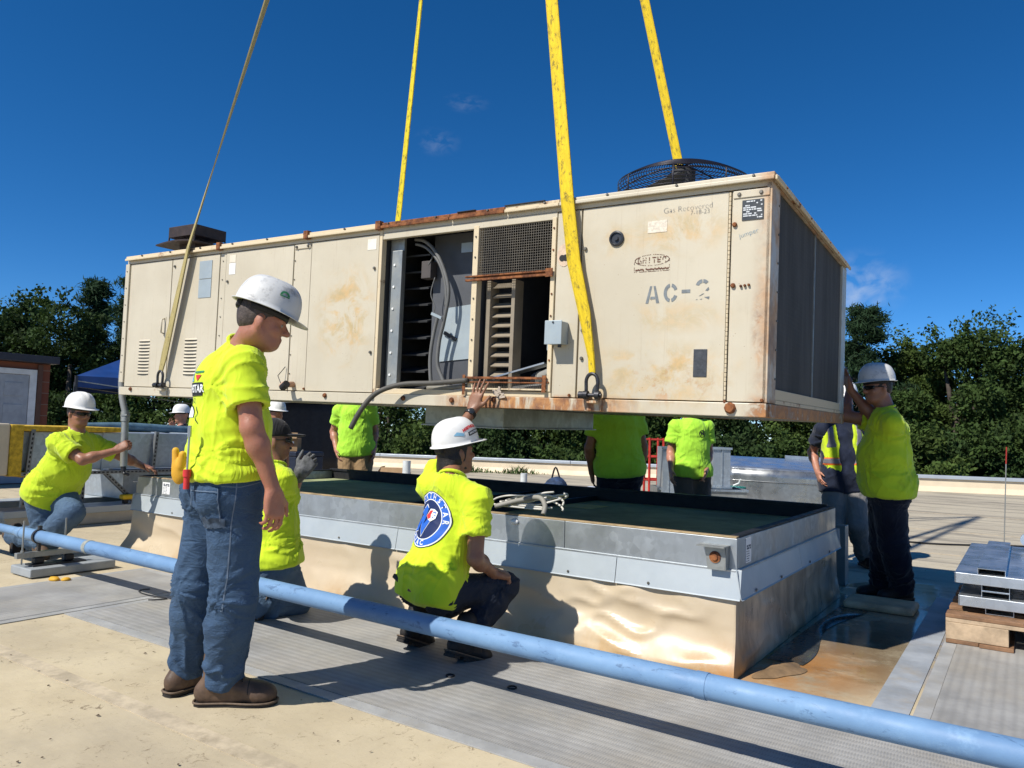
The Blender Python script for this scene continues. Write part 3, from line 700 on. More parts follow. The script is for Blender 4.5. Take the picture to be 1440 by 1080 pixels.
for i in range(44): x = 3.78 + i * 0.0127; g.bar((x, 0.0, 0.12), (x, 0.0, 0.176), 0.0018, 0.0018)
for i in range(5): z = 0.122 + i * 0.0125; g.bar((3.78, 0.002, z), (4.33, 0.002, z), 0.0018, 0.0018)
g.build('wire_screen', M_wire, unit)
# torn flap of insulation on the sill
g = MB()
for i in range(9):
    a = rr.uniform(0, 3); g.obox((4.03 + rr.uniform(-0.04, 0.05), -0.02, 0.085 + rr.uniform(-0.02, 0.025)), (math.cos(a), -0.2, math.sin(a)), (0, 1, 0), (-math.sin(a), 0, math.cos(a)), rr.uniform(0.012, 0.03), 0.003, rr.uniform(0.004, 0.009))
g.build('torn_insulation', mat('insulation', (0.5, 0.42, 0.34), 0.9), unit)

# ---- right end: condenser coil
def coil_material():
    n = NT('coil_fins')
    x = n.sep()
    w = n.math('SINE', n.mul(x['Y'], 900.0)); w2 = n.math('SINE', n.mul(x['Z'], 250.0))
    c = n.mix(n.rng(n.noise(1, 6, 0.7, vec=n.map(scale=(1, 5, 0.8))), 0.3, 0.7), (0.050, 0.047, 0.043), (0.088, 0.084, 0.078))
    c = n.mix(n.rng(n.noise(3, 8, 0.8, dist=1.0), 0.62, 0.7, 0, 0.4), c, (0.2, 0.2, 0.2))
    n.bump(n.add(n.mul(w, 0.5), n.mul(w2, 0.2)), 0.6, 0.003)
    return n.fin(c, 0.8, 0.0, 0.25)
M_coil = coil_material()
ub('corner_post', UL - 0.022, UL + 0.004, 0.0, 0.175, 0.074, 1.19)
ub('corner_post', UL - 0.022, UL + 0.004, 2.245, UD, 0.074, 1.19, mat('grey_post', (0.42, 0.42, 0.37), 0.5))
ub('coil', UL - 0.06, UL - 0.012, 0.176, 1.200, 0.152, 1.189, M_coil, 0)
ub('coil', UL - 0.06, UL - 0.012, 1.214, 2.244, 0.152, 1.189, M_coil, 0)
ub('coil_divider', UL - 0.04, UL - 0.004, 1.201, 1.213, 0.152, 1.189, M_galvd, 0)
ub('coil_sill', UL - 0.03, UL + 0.002, 0.176, 2.244, 0.095, 0.150, M_rustc2, 0.003)
ub('coil_sill', UL - 0.03, UL + 0.006, 0.176, 2.244, 0.0715, 0.094, M_rustc, 0.003)
for i in range(7):
    g = MB(); g.lathe([(0.006, 0), (0.005, 0.006), (0.001, 0.006)], (UL + 0.004, 0.15, 0.2 + 0.15 * i), 8, (0, 1, 0), (0, 0, 1), (1, 0, 0)); g.build('bolt', M_bolt, unit)
    g = MB(); g.lathe([(0.006, 0), (0.005, 0.006), (0.001, 0.006)], (UL + 0.0345, 0.18 + 0.33 * i, 1.2), 8, (0, 1, 0), (0, 0, 1), (1, 0, 0)); g.build('bolt', M_rust, unit)

# ---- fan guard on the roof
fc, fr = V((4.90, 0.66, 1.234)), 0.405
M_guard = mat('guard_wire', (0.016, 0.016, 0.026), 0.4, 0.3, var=0.2)
fg = empty('fan_guard'); fg.parent = unit
def dome(r): return 0.215 + 0.125 * (1 - (r / fr) ** 2)
for i in range(25):
    r = fr * (1 - i / 25.5); g = MB()
    g.tube([fc + V((r * math.cos(a), r * math.sin(a), dome(r))) for a in [2 * math.pi * k / 48 for k in range(48)]], 0.0027, 5, closed=True); g.build('ring', M_guard, fg, smooth=True)
for i in range(9):
    z = 0.015 + 0.2 * i / 9; g = MB()
    g.tube([fc + V((fr * math.cos(a), fr * math.sin(a), z)) for a in [2 * math.pi * k / 48 for k in range(48)]], 0.0027, 5, closed=True); g.build('ring', M_guard, fg, smooth=True)
for i in range(8):
    a = 2 * math.pi * i / 8 + 0.2; g = MB()
    g.tube([fc + V((fr * math.cos(a), fr * math.sin(a), 0.0))] + [fc + V((r * math.cos(a), r * math.sin(a), dome(r) - 0.006)) for r in [fr * (1 - k / 8) for k in range(9)]], 0.005, 5); g.build('spoke', M_guard, fg, smooth=True)
g = MB(); g.cyl(fc + V((0, 0, 0.02)), fc + V((0, 0, 0.3)), 0.075, n=20); g.build('fan_motor', M_dark, fg, smooth='auto')
for i in range(4):
    a = i * math.pi / 2; g = MB()
    g.grid(lambda u, v: fc + V(((0.07 + 0.29 * u) * math.cos(a + (v - .5) * 0.8), (0.07 + 0.29 * u) * math.sin(a + (v - .5) * 0.8), 0.10 + 0.09 * v)), 6, 4); g.build('fan_blade', M_dark, fg, smooth=True, solid=0.004)
# ---- flue hood
M_flue = mat('flue_brown', (0.035, 0.022, 0.018), 0.6, var=0.3, scale=12)
fl = empty('flue_hood'); fl.parent = unit
MB().box(0.44, 0.66, 0.20, 0.40, 1.207, 1.36).build('neck', M_flue, fl)
g = MB(); g.grid(lambda u, v: (0.27 + 0.54 * u, 0.08 + 0.44 * v, 1.335 + 0.02 * math.sin(u * math.pi)), 6, 2); g.build('plate', M_flue, fl, solid=0.012)
MB().box(0.36, 0.73, 0.14, 0.46, 1.405, 1.500).build('cap', M_flue, fl, bevel=0.004)
for x in (0.365, 0.725):
    for y in (0.145, 0.455): MB().box(x - 0.005, x + 0.005, y - 0.005, y + 0.005, 1.350, 1.404).build('strut', M_flue, fl)
# ---- duct collars under the unit
M_under = galv_material('plenum_steel', (0.30, 0.31, 0.27), 0.45, 0.6, 0.4)
ub('duct_collar', 3.06, 3.74, 0.50, 1.9, -0.128, 0.004, M_under, 0.003)
ub('collar_flange', 3.04, 3.76, 0.48, 1.92, -0.137, -0.129, M_galvd, 0)
# ---- lifting lugs
for x in (0.664, 4.667):
    for y, s in ((-0.0125, -1), (UD + 0.0125, 1)):
        g = MB(); g.box(x - 0.045, x + 0.045, min(y, y + s * 0.01), max(y, y + s * 0.01), 0.003, 0.085); g.box(x - 0.03, x + 0.03, min(y + s * 0.0105, y + s * 0.045), max(y + s * 0.0105, y + s * 0.045), 0.045, 0.06)
        g.build('lifting_lug', M_cream, unit, bevel=0.003)

# ================================================================== SLINGS AND SHACKLES
def UW(p): return U @ V(p)
HOOK = V((-3.92, 4.94, 11.8))
def web_material(name, c, dirty):
    n = NT(name)
    uvn = n.node('ShaderNodeUVMap'); uv = uvn.outputs['UV']
    x = n.sep(uv)
    wv = n.math('SINE', n.mul(x['Y'], 900.0)); wx = n.math('SINE', n.mul(x['X'], 60.0))
    cc = n.mix(n.rng(n.noise(3, 6, 0.7, vec=n.map(scale=(2, 3, 1), vec=uv)), 0.3, 0.7), sc(c, 0.82), sc(c, 1.1))
    d = n.rng(n.noise(1.0, 8, 0.8, vec=n.map(scale=(2.0, 11, 1), vec=uv), dist=0.3), 0.50, 0.62, 0, dirty)
    cc = n.mix(d, cc, (0.09, 0.075, 0.03))
    edge = n.rng(n.math('ABSOLUTE', n.math('SUBTRACT', x['X'], 0.5)), 0.36, 0.42, 0, 0.45)
    cc = n.mix(edge, cc, sc(c, 0.62))
    n.bump(n.add(wv, wx), 0.3, 0.003)
    return n.fin(cc, 0.75, 0, 0.25)
M_yel = web_material('yellow_webbing', (0.70, 0.50, 0.018), 0.8)
M_yel2 = web_material('shiny_yellow_webbing', (0.72, 0.58, 0.03), 0.9)
M_olive = web_material('faded_webbing', (0.40, 0.33, 0.14), 0.5)
def sling(pts, widths, sides, m, label, th=0.010):
    P = [V(p) for p in pts]; out = []
    N = len(P); W = []; S = []
    for i in range(N - 1):
        k = max(2, int((P[i + 1] - P[i]).length / 0.10))
        for j in range(k):
            t = j / k; out.append(P[i].lerp(P[i + 1], t)); W.append(widths[i] + (widths[i + 1] - widths[i]) * t); S.append(V(sides[i]).lerp(V(sides[i + 1]), t).normalized())
    out.append(P[-1]); W.append(widths[-1]); S.append(V(sides[-1]).normalized())
    me_v = []; me_f = []; uvs = []
    L = 0; acc = []
    for i, p in enumerate(out):
        if i: L += (p - out[i - 1]).length
        acc.append(L)
        tdir = (out[min(i + 1, len(out) - 1)] - out[max(i - 1, 0)]).normalized()
        s = (S[i] - tdir * S[i].dot(tdir)).normalized(); nn = s.cross(tdir)
        for a in (-0.5, -0.17, 0.17, 0.5): me_v.append(p + s * a * W[i] + nn * th * 0.5)
        for a in (0.5, 0.17, -0.17, -0.5): me_v.append(p + s * a * W[i] - nn * th * 0.5)
    n = len(out); g = MB(); fs = []
    for i in range(n - 1):
        for k in range(8): fs.append((i * 8 + k, i * 8 + (k + 1) % 8, (i + 1) * 8 + (k + 1) % 8, (i + 1) * 8 + k))
    g._add(me_v, fs); me = g.mesh('lifting_sling')
    bm = bmesh.new(); bm.from_mesh(me); uvl = bm.loops.layers.uv.new('UVMap')
    ux = [0, .33, .67, 1, 1, .67, .33, 0]
    for f in bm.faces:
        for l in f.loops: l[uvl].uv = (ux[l.vert.index % 8], acc[l.vert.index // 8])
    bmesh.ops.recalc_face_normals(bm, faces=bm.faces); bm.to_mesh(me); bm.free()
    o = put('lifting_sling', me, m); tag(o, label, 'sling', 'slings holding the unit')
    return o
ux_ = V((0.99891, 0.04113, -0.02229)); uy_ = V((-0.04084, 0.99908, 0.01344))
def lerpx(x0, t): return x0 + (2.82 - x0) * t
# front right: broad bright yellow, gathered at its shackle
a = UW((4.668, -0.055, 0.20)); e_ = UW((4.46, -0.046, 1.237))
sling([a, UW((4.655, -0.05, 0.30)), UW((4.60, -0.045, 0.55)), UW((4.52, -0.045, 0.85)), e_, HOOK], [0.036, 0.050, 0.072, 0.082, 0.082, 0.082], [ux_, ux_ * 0.8 + uy_ * -0.4, ux_, ux_, ux_, ux_], M_yel, 'broad yellow lifting sling in front of the unit, right of the wire screen')
# front left: worn olive, turning edge-on higher up
a = UW((0.664, -0.055, 0.20)); e_ = UW((0.93, -0.046, 1.237))
sling([a, UW((0.70, -0.05, 0.35)), e_, e_.lerp(HOOK, 0.25), e_.lerp(HOOK, 0.42), HOOK], [0.05, 0.075, 0.08, 0.08, 0.08, 0.08], [ux_, ux_, ux_ * 0.9 - uy_ * 0.35, ux_ * 0.5 - uy_ * 0.8, ux_ * 0.15 - uy_, uy_ * -1], M_olive, 'faded olive lifting sling at the left end of the unit, above the standing man')
# rear pair
a = UW((0.664, UD + 0.05, 0.2)); e_ = UW((0.92, UD + 0.045, 1.24))
sling([a, e_, e_.lerp(HOOK, 0.4), HOOK], [0.075, 0.078, 0.078, 0.078], [ux_, ux_, ux_ * 0.8 - uy_ * 0.5, ux_], M_yel2, 'yellow lifting sling rising behind the middle of the unit roof')
a = UW((4.667, UD + 0.05, 0.2)); e_ = UW((4.44, UD + 0.045, 1.24))
sling([a, e_, e_.lerp(HOOK, 0.4), HOOK], [0.078, 0.08, 0.08, 0.08], [ux_, ux_, ux_, ux_], M_yel, 'yellow lifting sling rising behind the dark fan guard')

def shackle(x, y, s, label):
    o = empty('shackle', UW((x, y, 0.09)), label, 'shackle', 'shackles on the lifting lugs')
    o.rotation_euler = U.to_euler()
    g = MB(); pts = [(-0.032, 0, 0), (-0.034, 0, 0.03), (-0.036, 0, 0.075)] + [(0.036 * math.cos(a), 0, 0.075 + 0.045 * math.sin(a)) for a in [math.pi - math.pi * k / 10 for k in range(1, 10)]] + [(0.036, 0, 0.075), (0.034, 0, 0.03), (0.032, 0, 0)]
    g.tube(pts, 0.0105, 10); g.build('bow', M_steel, o, smooth=True)
    g = MB(); g.cyl((-0.062, 0, 0), (0.06, 0, 0), 0.011); g.cyl((-0.078, 0, 0), (-0.05, 0, 0), 0.021, n=16); g.cyl((0.024, 0, 0), (0.05, 0, 0), 0.024, n=16); g.cyl((-0.048, 0, 0), (-0.022, 0, 0), 0.024, n=16); g.build('pin', M_steel, o, smooth='auto')
shackle(4.667, -0.055, 1, 'dark steel shackle on the lug below the front yellow sling')
shackle(0.664, -0.055, 1, 'dark steel shackle on the lug below the faded left sling')
shackle(0.664, UD + 0.055, 1, 'shackle on the far side of the unit, left end')
shackle(4.667, UD + 0.055, 1, 'shackle on the far side of the unit, right end')
# ================================================================== ROOF CURB
CX0, CX1, CY0, CY1 = -6.84, -1.23, 3.88, 6.28
curb = empty('roof_curb', ((CX0 + CX1) / 2, (CY0 + CY1) / 2, 0), 'long cream membrane roof curb with galvanised rim below the hanging unit', 'roof curb')
CB = curb.location
def cb(name, x0, x1, y0, y1, z0, z1, m, bevel=0.003, parent=None):
    g = MB().box(x0 - CB.x, x1 - CB.x, y0 - CB.y, y1 - CB.y, z0, z1); return g.build(name, m, parent or curb, bevel=bevel)
def curb_membrane():
    n = NT('curb_membrane')
    x = n.sep()
    c = n.mix(n.rng(n.noise(1.6, 5, 0.6), 0.3, 0.7), (0.475, 0.38, 0.255), (0.535, 0.445, 0.315))
    low = n.rng(x['Z'], 0.24, 0.0)
    st = n.mul(low, n.rng(n.noise(1.0, 6, 0.65, vec=n.map(scale=(1.3, 1.3, 0.4))), 0.44, 0.66))
    c = n.mix(n.mul(st, 0.7), c, (0.40, 0.22, 0.06))
    corner = n.mul(n.blob((2.83, -1.25, 0.0), (0.5, 0.6, 0.22), soft=0.9), n.rng(n.noise(4, 6, 0.7), 0.3, 0.55))
    c = n.mix(n.mul(corner, 0.85), c, (0.38, 0.17, 0.03))
    right = n.mul(n.rng(x['X'], 2.795, 2.81), n.rng(n.noise(1, 7, 0.75, vec=n.map(scale=(3, 3.5, 1.0)), dist=0.4), 0.42, 0.64))
    c = n.mix(n.mul(right, 0.75), c, (0.16, 0.13, 0.09))
    c = n.mix(n.rng(n.noise(11, 8, 0.8, dist=0.5), 0.6, 0.72, 0, 0.35), c, (0.30, 0.20, 0.1))
    n.bump(n.add(n.noise(3.5, 4, 0.5), n.mul(n.noise(60, 3), 0.05)), 0.25, 0.02)
    return n.fin(c, n.rng(n.noise(4, 3), 0.3, 0.7, 0.26, 0.5), 0, 0.6)
M_cmem = curb_membrane()
def flare(z):                       # outward lean of the membrane towards its foot
    t = max(0.0, min(1.0, 1 - z / 0.40)); return 0.015 + 0.075 * t ** 2.2 + 0.012 * math.sin(t * 9) * t
def wall(name, fn_xy, length, nu, fk=1.0):
    nv = 28
    pts = np.array([[u / nu * length, v / nv * 0.405] for v in range(nv + 1) for u in range(nu + 1)])
    seed = hash(name) % 7
    q = np.c_[pts[:, 0] * 1.5, pts[:, 1] * 5.0, np.full(len(pts), 3.3 + len(name))]
    wr = (fbm(q, 3) - 0.45) * 0.05 + (1 - np.abs(2 * vnoise(np.c_[pts[:, 0] * 3.2 + pts[:, 1] * 4, pts[:, 1] * 6 + 9, np.full(len(pts), 1.7)]) - 1)) ** 4 * 0.012
    wr *= np.clip(pts[:, 1] / 0.03, 0, 1) * np.clip((0.42 - pts[:, 1]) / 0.08, 0.15, 1)
    if name == 'membrane_front':
        bz = np.exp(-((pts[:, 0] - (length - 0.62)) / 0.42) ** 2); wr = wr + bz * ((1 - np.abs(2 * vnoise(np.c_[pts[:, 0] * 5.5 - pts[:, 1] * 5, pts[:, 1] * 9 + pts[:, 0] * 3, np.full(len(pts), 7.7)]) - 1)) ** 3 - 0.25) * 0.026
    wr *= np.clip(np.minimum(pts[:, 0], length - pts[:, 0]) / 0.12, 0, 1)
    g = MB(); vs = []
    for (s, z), w in zip(pts, wr):
        vs.append(fn_xy(s, flare(z) * fk + w, z))
    W = nu + 1
    g._add(vs, [(j * W + i, j * W + i + 1, (j + 1) * W + i + 1, (j + 1) * W + i) for j in range(nv) for i in range(nu)])
    return g.build(name, M_cmem, curb, smooth=True)
hx, hy = (CX1 - CX0) / 2, (CY1 - CY0) / 2
ext = lambda s, L, o: (s / L) * (2 * o + L) - o       # widen with the flare so that corners close
wall('membrane_front', lambda s, o, z: (-hx - flare(z) + (s / (2 * hx)) * (2 * hx + flare(z) * 1.2), -hy - o, z + 0.003), 2 * hx, 190)
wall('membrane_right', lambda s, o, z: (hx + o, -hy + ext(s, 2 * hy, flare(z)), z + 0.003), 2 * hy, 84, 0.2)
wall('membrane_rear', lambda s, o, z: (hx + flare(z) * 0.2 - (s / (2 * hx)) * (2 * hx + flare(z) * 1.2), hy + o, z + 0.003), 2 * hx, 80)
wall('membrane_left', lambda s, o, z: (-hx - o, hy - ext(s, 2 * hy, flare(z)), z + 0.003), 2 * hy, 60)
# counter-flashing: grey painted steel, leaning out at the foot, in lengths
M_flash = mat('flashing_paint', (0.40, 0.44, 0.46), 0.42, 0.15, var=0.06, scale=3, bump=0.05, dirt=(0.3, 0.3, 0.28), dirt_amt=0.25)
def flash(x0, y0, x1, y1):
    a, b = V((x0, y0, 0)), V((x1, y1, 0)); d = (b - a).normalized(); n = V((d.y, -d.x, 0)); g = MB()
    prof = [(0.004, 0.535), (0.010, 0.530), (0.034, 0.392), (0.040, 0.386), (0.030, 0.392), (0.006, 0.528)]
    e0 = 0.034
    vs = []
    for p, sgn in ((a, -1), (b, 1)):
        for o, z in prof: vs.append(p + n * o + V((0, 0, z)))
    vs = [v - CB + V((0, 0, 0)) for v in vs]; k = len(prof)
    g._add(vs, [(i, (i + 1) % k, k + (i + 1) % k, k + i) for i in range(k)] + [tuple(range(k)), tuple(range(2 * k - 1, k - 1, -1))])
    return g.build('flashing', M_flash, curb)
xs_ = [CX0 - 0.03, -5.2, -3.55, -1.9, CX1 + 0.03]
for i in range(4): flash(xs_[i] + 0.002, CY0, xs_[i + 1] - 0.002, CY0)
flash(CX1, CY0 - 0.03, CX1, 5.1); flash(CX1, 5.104, CX1, CY1 + 0.03)
flash(CX1 + 0.03, CY1, CX0 - 0.03, CY1); flash(CX0, CY1 + 0.03, CX0, CY0 - 0.03)
g = MB()
for x in (-6.2, -5.0, -4.1, -3.0, -2.2, -1.7): g.lathe([(0.008, 0), (0.006, 0.004), (0.001, 0.005)], (x - CB.x, CY0 - 0.034 - CB.y, 0.41), 8, (1, 0, 0), (0, 0, 1), (0, -1, 0))
for y in (4.1, 4.6, 5.3, 5.9): g.lathe([(0.010, 0), (0.008, 0.004), (0.001, 0.005)], (CX1 + 0.036 - CB.x, y - CB.y, 0.405), 8, (0, 1, 0), (0, 0, 1), (1, 0, 0))
g.build('screw', M_bolt, curb)
# galvanised adapter rim: four walls in lengths
for i, (a, b) in enumerate(((CX0, -5.0), (-4.996, -3.2), (-3.196, -2.25), (-2.246, CX1))): cb('rim_panel', a, b, CY0, CY0 + 0.03, 0.522, 0.69, M_galv, 0.002)
cb('rim_panel', CX1 - 0.03, CX1, CY0 + 0.031, 5.0, 0.522, 0.69, M_galv, 0.002); cb('rim_panel', CX1 - 0.03, CX1, 5.004, CY1, 0.522, 0.69, M_galv, 0.002)
cb('rim_panel', CX0, CX1 - 0.031, CY1 - 0.03, CY1, 0.522, 0.69, M_galv, 0.002); cb('rim_panel', CX0, CX0 + 0.03, CY0 + 0.031, CY1 - 0.031, 0.522, 0.69, M_galv, 0.002)
for (x0, x1, y0, y1) in ((CX0 - 0.012, CX1 + 0.012, CY0 - 0.012, CY0 - 0.0005), (CX1 + 0.0005, CX1 + 0.012, CY0, CY1)):
    cb('rim_foot', x0, x1, y0, y1, 0.522, 0.532, M_galv, 0.001)
# gasket and wood nailer on the rim
M_wood = mat('old_wood', (0.33, 0.24, 0.13), 0.75, var=0.3, scale=8, bump=0.4)
cb('nailer', CX0 + 0.005, CX1 - 0.005, CY0 + 0.004, CY0 + 0.045, 0.6905, 0.699, M_wood, 0.002)
cb('gasket', CX1 - 0.05, CX1 - 0.004, CY0 + 0.046, CY1 - 0.004, 0.6905, 0.702, M_black, 0.002)
cb('gasket', CX0 + 0.004, CX1 - 0.051, CY1 - 0.06, CY1 - 0.004, 0.6905, 0.715, M_black, 0.002)
cb('gasket', CX0 + 0.004, CX0 + 0.05, CY0 + 0.046, CY1 - 0.061, 0.6905, 0.702, M_black, 0.002)
# inner liner and deck boards
M_deck = mat('green_deck', (0.30, 0.33, 0.17), 0.9, var=0.25, scale=2, dirt=(0.10, 0.09, 0.05), dirt_amt=0.5)
cb('liner', CX0 + 0.032, CX1 - 0.032, CY1 - 0.045, CY1 - 0.032, 0.55, 0.689, M_black, 0)
cb('deck_board', CX0 + 0.04, -3.97, CY0 + 0.035, CY1 - 0.05, 0.585, 0.60, M_deck, 0.002)
cb('deck_board', -3.28, CX1 - 0.04, CY0 + 0.035, CY1 - 0.05, 0.585, 0.60, M_deck, 0.002)
cb('shaft_wall', -3.966, -3.94, CY0 + 0.035, CY1 - 0.05, 0.05, 0.64, M_black, 0); cb('shaft_wall', -3.31, -3.284, CY0 + 0.035, CY1 - 0.05, 0.05, 0.64, M_black, 0)
cb('shaft_floor', -3.938, -3.312, CY0 + 0.035, CY1 - 0.05, 0.04, 0.05, M_black, 0)
# paper labels on the rim
for (x, side) in ((-6.42, 'f'), (4.02, 'r')):
    if side == 'f': lb = cb('paper_label', x, x + 0.09 * 1.3, CY0 - 0.0035, CY0 - 0.0008, 0.56, 0.665, M_white, 0)
    else: lb = cb('paper_label', CX1 + 0.0008, CX1 + 0.0035, x, x + 0.09, 0.55, 0.68, M_white, 0)
    g = MB()
    for i in range(8):
        for j in range(3 if i > 4 else 2):
            if i == 7: continue
            w = 0.9 if i < 5 else 0.6
            u0 = 0.08 + 0.02 * ((i * 7 + j * 5) % 4) + j * 0.3; u1 = min(0.92, u0 + 0.22)
            z = (0.567 if side == 'f' else 0.557) + i * 0.0125
            if side == 'f': g.box(x + 0.117 * u0 - CB.x, x + 0.117 * u1 - CB.x, CY0 - 0.0042 - CB.y, CY0 - 0.0036 - CB.y, z, z + (0.004 if i < 5 else 0.010))
            else: g.box(CX1 + 0.0036 - CB.x, CX1 + 0.0042 - CB.x, x + 0.09 * u0 - CB.y, x + 0.09 * u1 - CB.y, z, z + (0.004 if i < 5 else 0.010))
    g.build('print', M_ink, lb)
# small bracket with a nut, near the right corner; matching one at the left end
def bracket(x, y):
    b = empty('bracket'); b.parent = curb
    def L(p): return (p[0] - CB.x, p[1] - CB.y, p[2])
    g = MB(); g.box(*[v for p in ((x - 0.085, x + 0.06),) for v in (p[0] - CB.x, p[1] - CB.x)], y - 0.10 - CB.y, y - 0.001 - CB.y, 0.648, 0.654); g.build('lip', M_galvd, b)
    g = MB(); g.prism([(-0.055, 0.115), (0.055, 0.115), (0.05, 0), (-0.04, 0)], L((x, y - 0.055, 0.532)), (1, 0, 0), (0, 0, 1), (0, 1, 0), 0.004); g.prism([(0, 0), (0.05, 0), (0.05, 0.115), (0, 0.115)], L((x + 0.052, y - 0.055, 0.532)), (0, 1, 0), (0, 0, 1), (1, 0, 0), 0.003); g.build('plate', M_galvd, b)
    g = MB(); g.lathe([(0.030, 0), (0.030, 0.004), (0.016, 0.005), (0.016, 0.012), (0.001, 0.012)], L((x, y - 0.056, 0.595)), 16, (1, 0, 0), (0, 0, 1), (0, -1, 0)); g.build('washer', M_rust, b, smooth='auto')
bracket(-1.325, CY0)
g = MB(); g.box(CX0 - 0.16 - CB.x, CX0 - 0.001 - CB.x, 3.93 - CB.y, 3.99 - CB.y, 0.628, 0.634); g.box(CX0 - 0.05 - CB.x, CX0 - 0.001 - CB.x, 3.90 - CB.y, 4.02 - CB.y, 0.52, 0.62); g.build('bracket', M_galvd, curb)
# wood glove-sized putty blob and rag caught on the rim
g = MB(); g.lathe([(0.02, 0), (0.024, 0.01), (0.012, 0.02), (0.001, 0.022)], (-2.60 - CB.x, CY0 - CB.y, 0.655), 9, (1, 0, 0), (0, 0, 1), (0, -1, 0), 1.3, 0.8); g.build('putty', M_white, curb, smooth=True)
# low membrane step running to the right from the curb's rear corner, and the swollen patch beside the right wall
M_stepm = mat('step_membrane', (0.54, 0.42, 0.26), 0.7, var=0.25, scale=4, bump=0.2, dirt=(0.14, 0.12, 0.085), dirt_amt=0.7)
s_ = MB().box(-1.12, -0.66, 5.98, 6.32, 0.001, 0.055).build('membrane_step', M_stepm, None, bevel=0.02)
tag(s_, 'low membrane covered step beside the rear right corner of the curb', 'roof step')
M_wetp = mat('wet_patch', (0.045, 0.046, 0.042), 0.25, var=0.35, scale=5, bump=0.3, bscale=12, dirt=(0.2, 0.1, 0.03), dirt_amt=0.3)
g = MB()
def pf(u, v):
    y = 4.30 + 1.72 * v; x = -1.195 + 0.05 * v + (0.15 + 0.05 * math.sin(v * 7 + 1)) * u
    return (x, y, 0.004 + 0.032 * math.sin(math.pi * u) ** 0.8 * (0.55 + 0.45 * math.sin(v * 9 + 2)) * min(1, v * 6, (1 - v) * 6))
g.grid(pf, 14, 60); tag(g.build('membrane_patch', M_wetp, None, smooth=True), 'dark wet swollen membrane patch along the foot of the curb', 'roof patch')
g = MB()
def pf2(u, v):
    a = 2 * math.pi * v; rw = 1 + 0.18 * math.sin(3 * a + 1) + 0.1 * math.sin(5 * a)
    return (-1.075 + 0.085 * u * rw * math.cos(a) + 0.04 * math.sin(a) * u, 4.13 + 0.20 * u * rw * math.sin(a), 0.0035 + 0.022 * (1 - u * u) ** 1.5)
g.grid(pf2, 10, 36); tag(g.build('membrane_patch', mat('rusty_patch', (0.23, 0.15, 0.08), 0.45, var=0.3, scale=6, dirt=(0.36, 0.17, 0.04), dirt_amt=0.8), None, smooth=True), 'rust stained membrane bulge at the front right foot of the curb', 'roof patch')
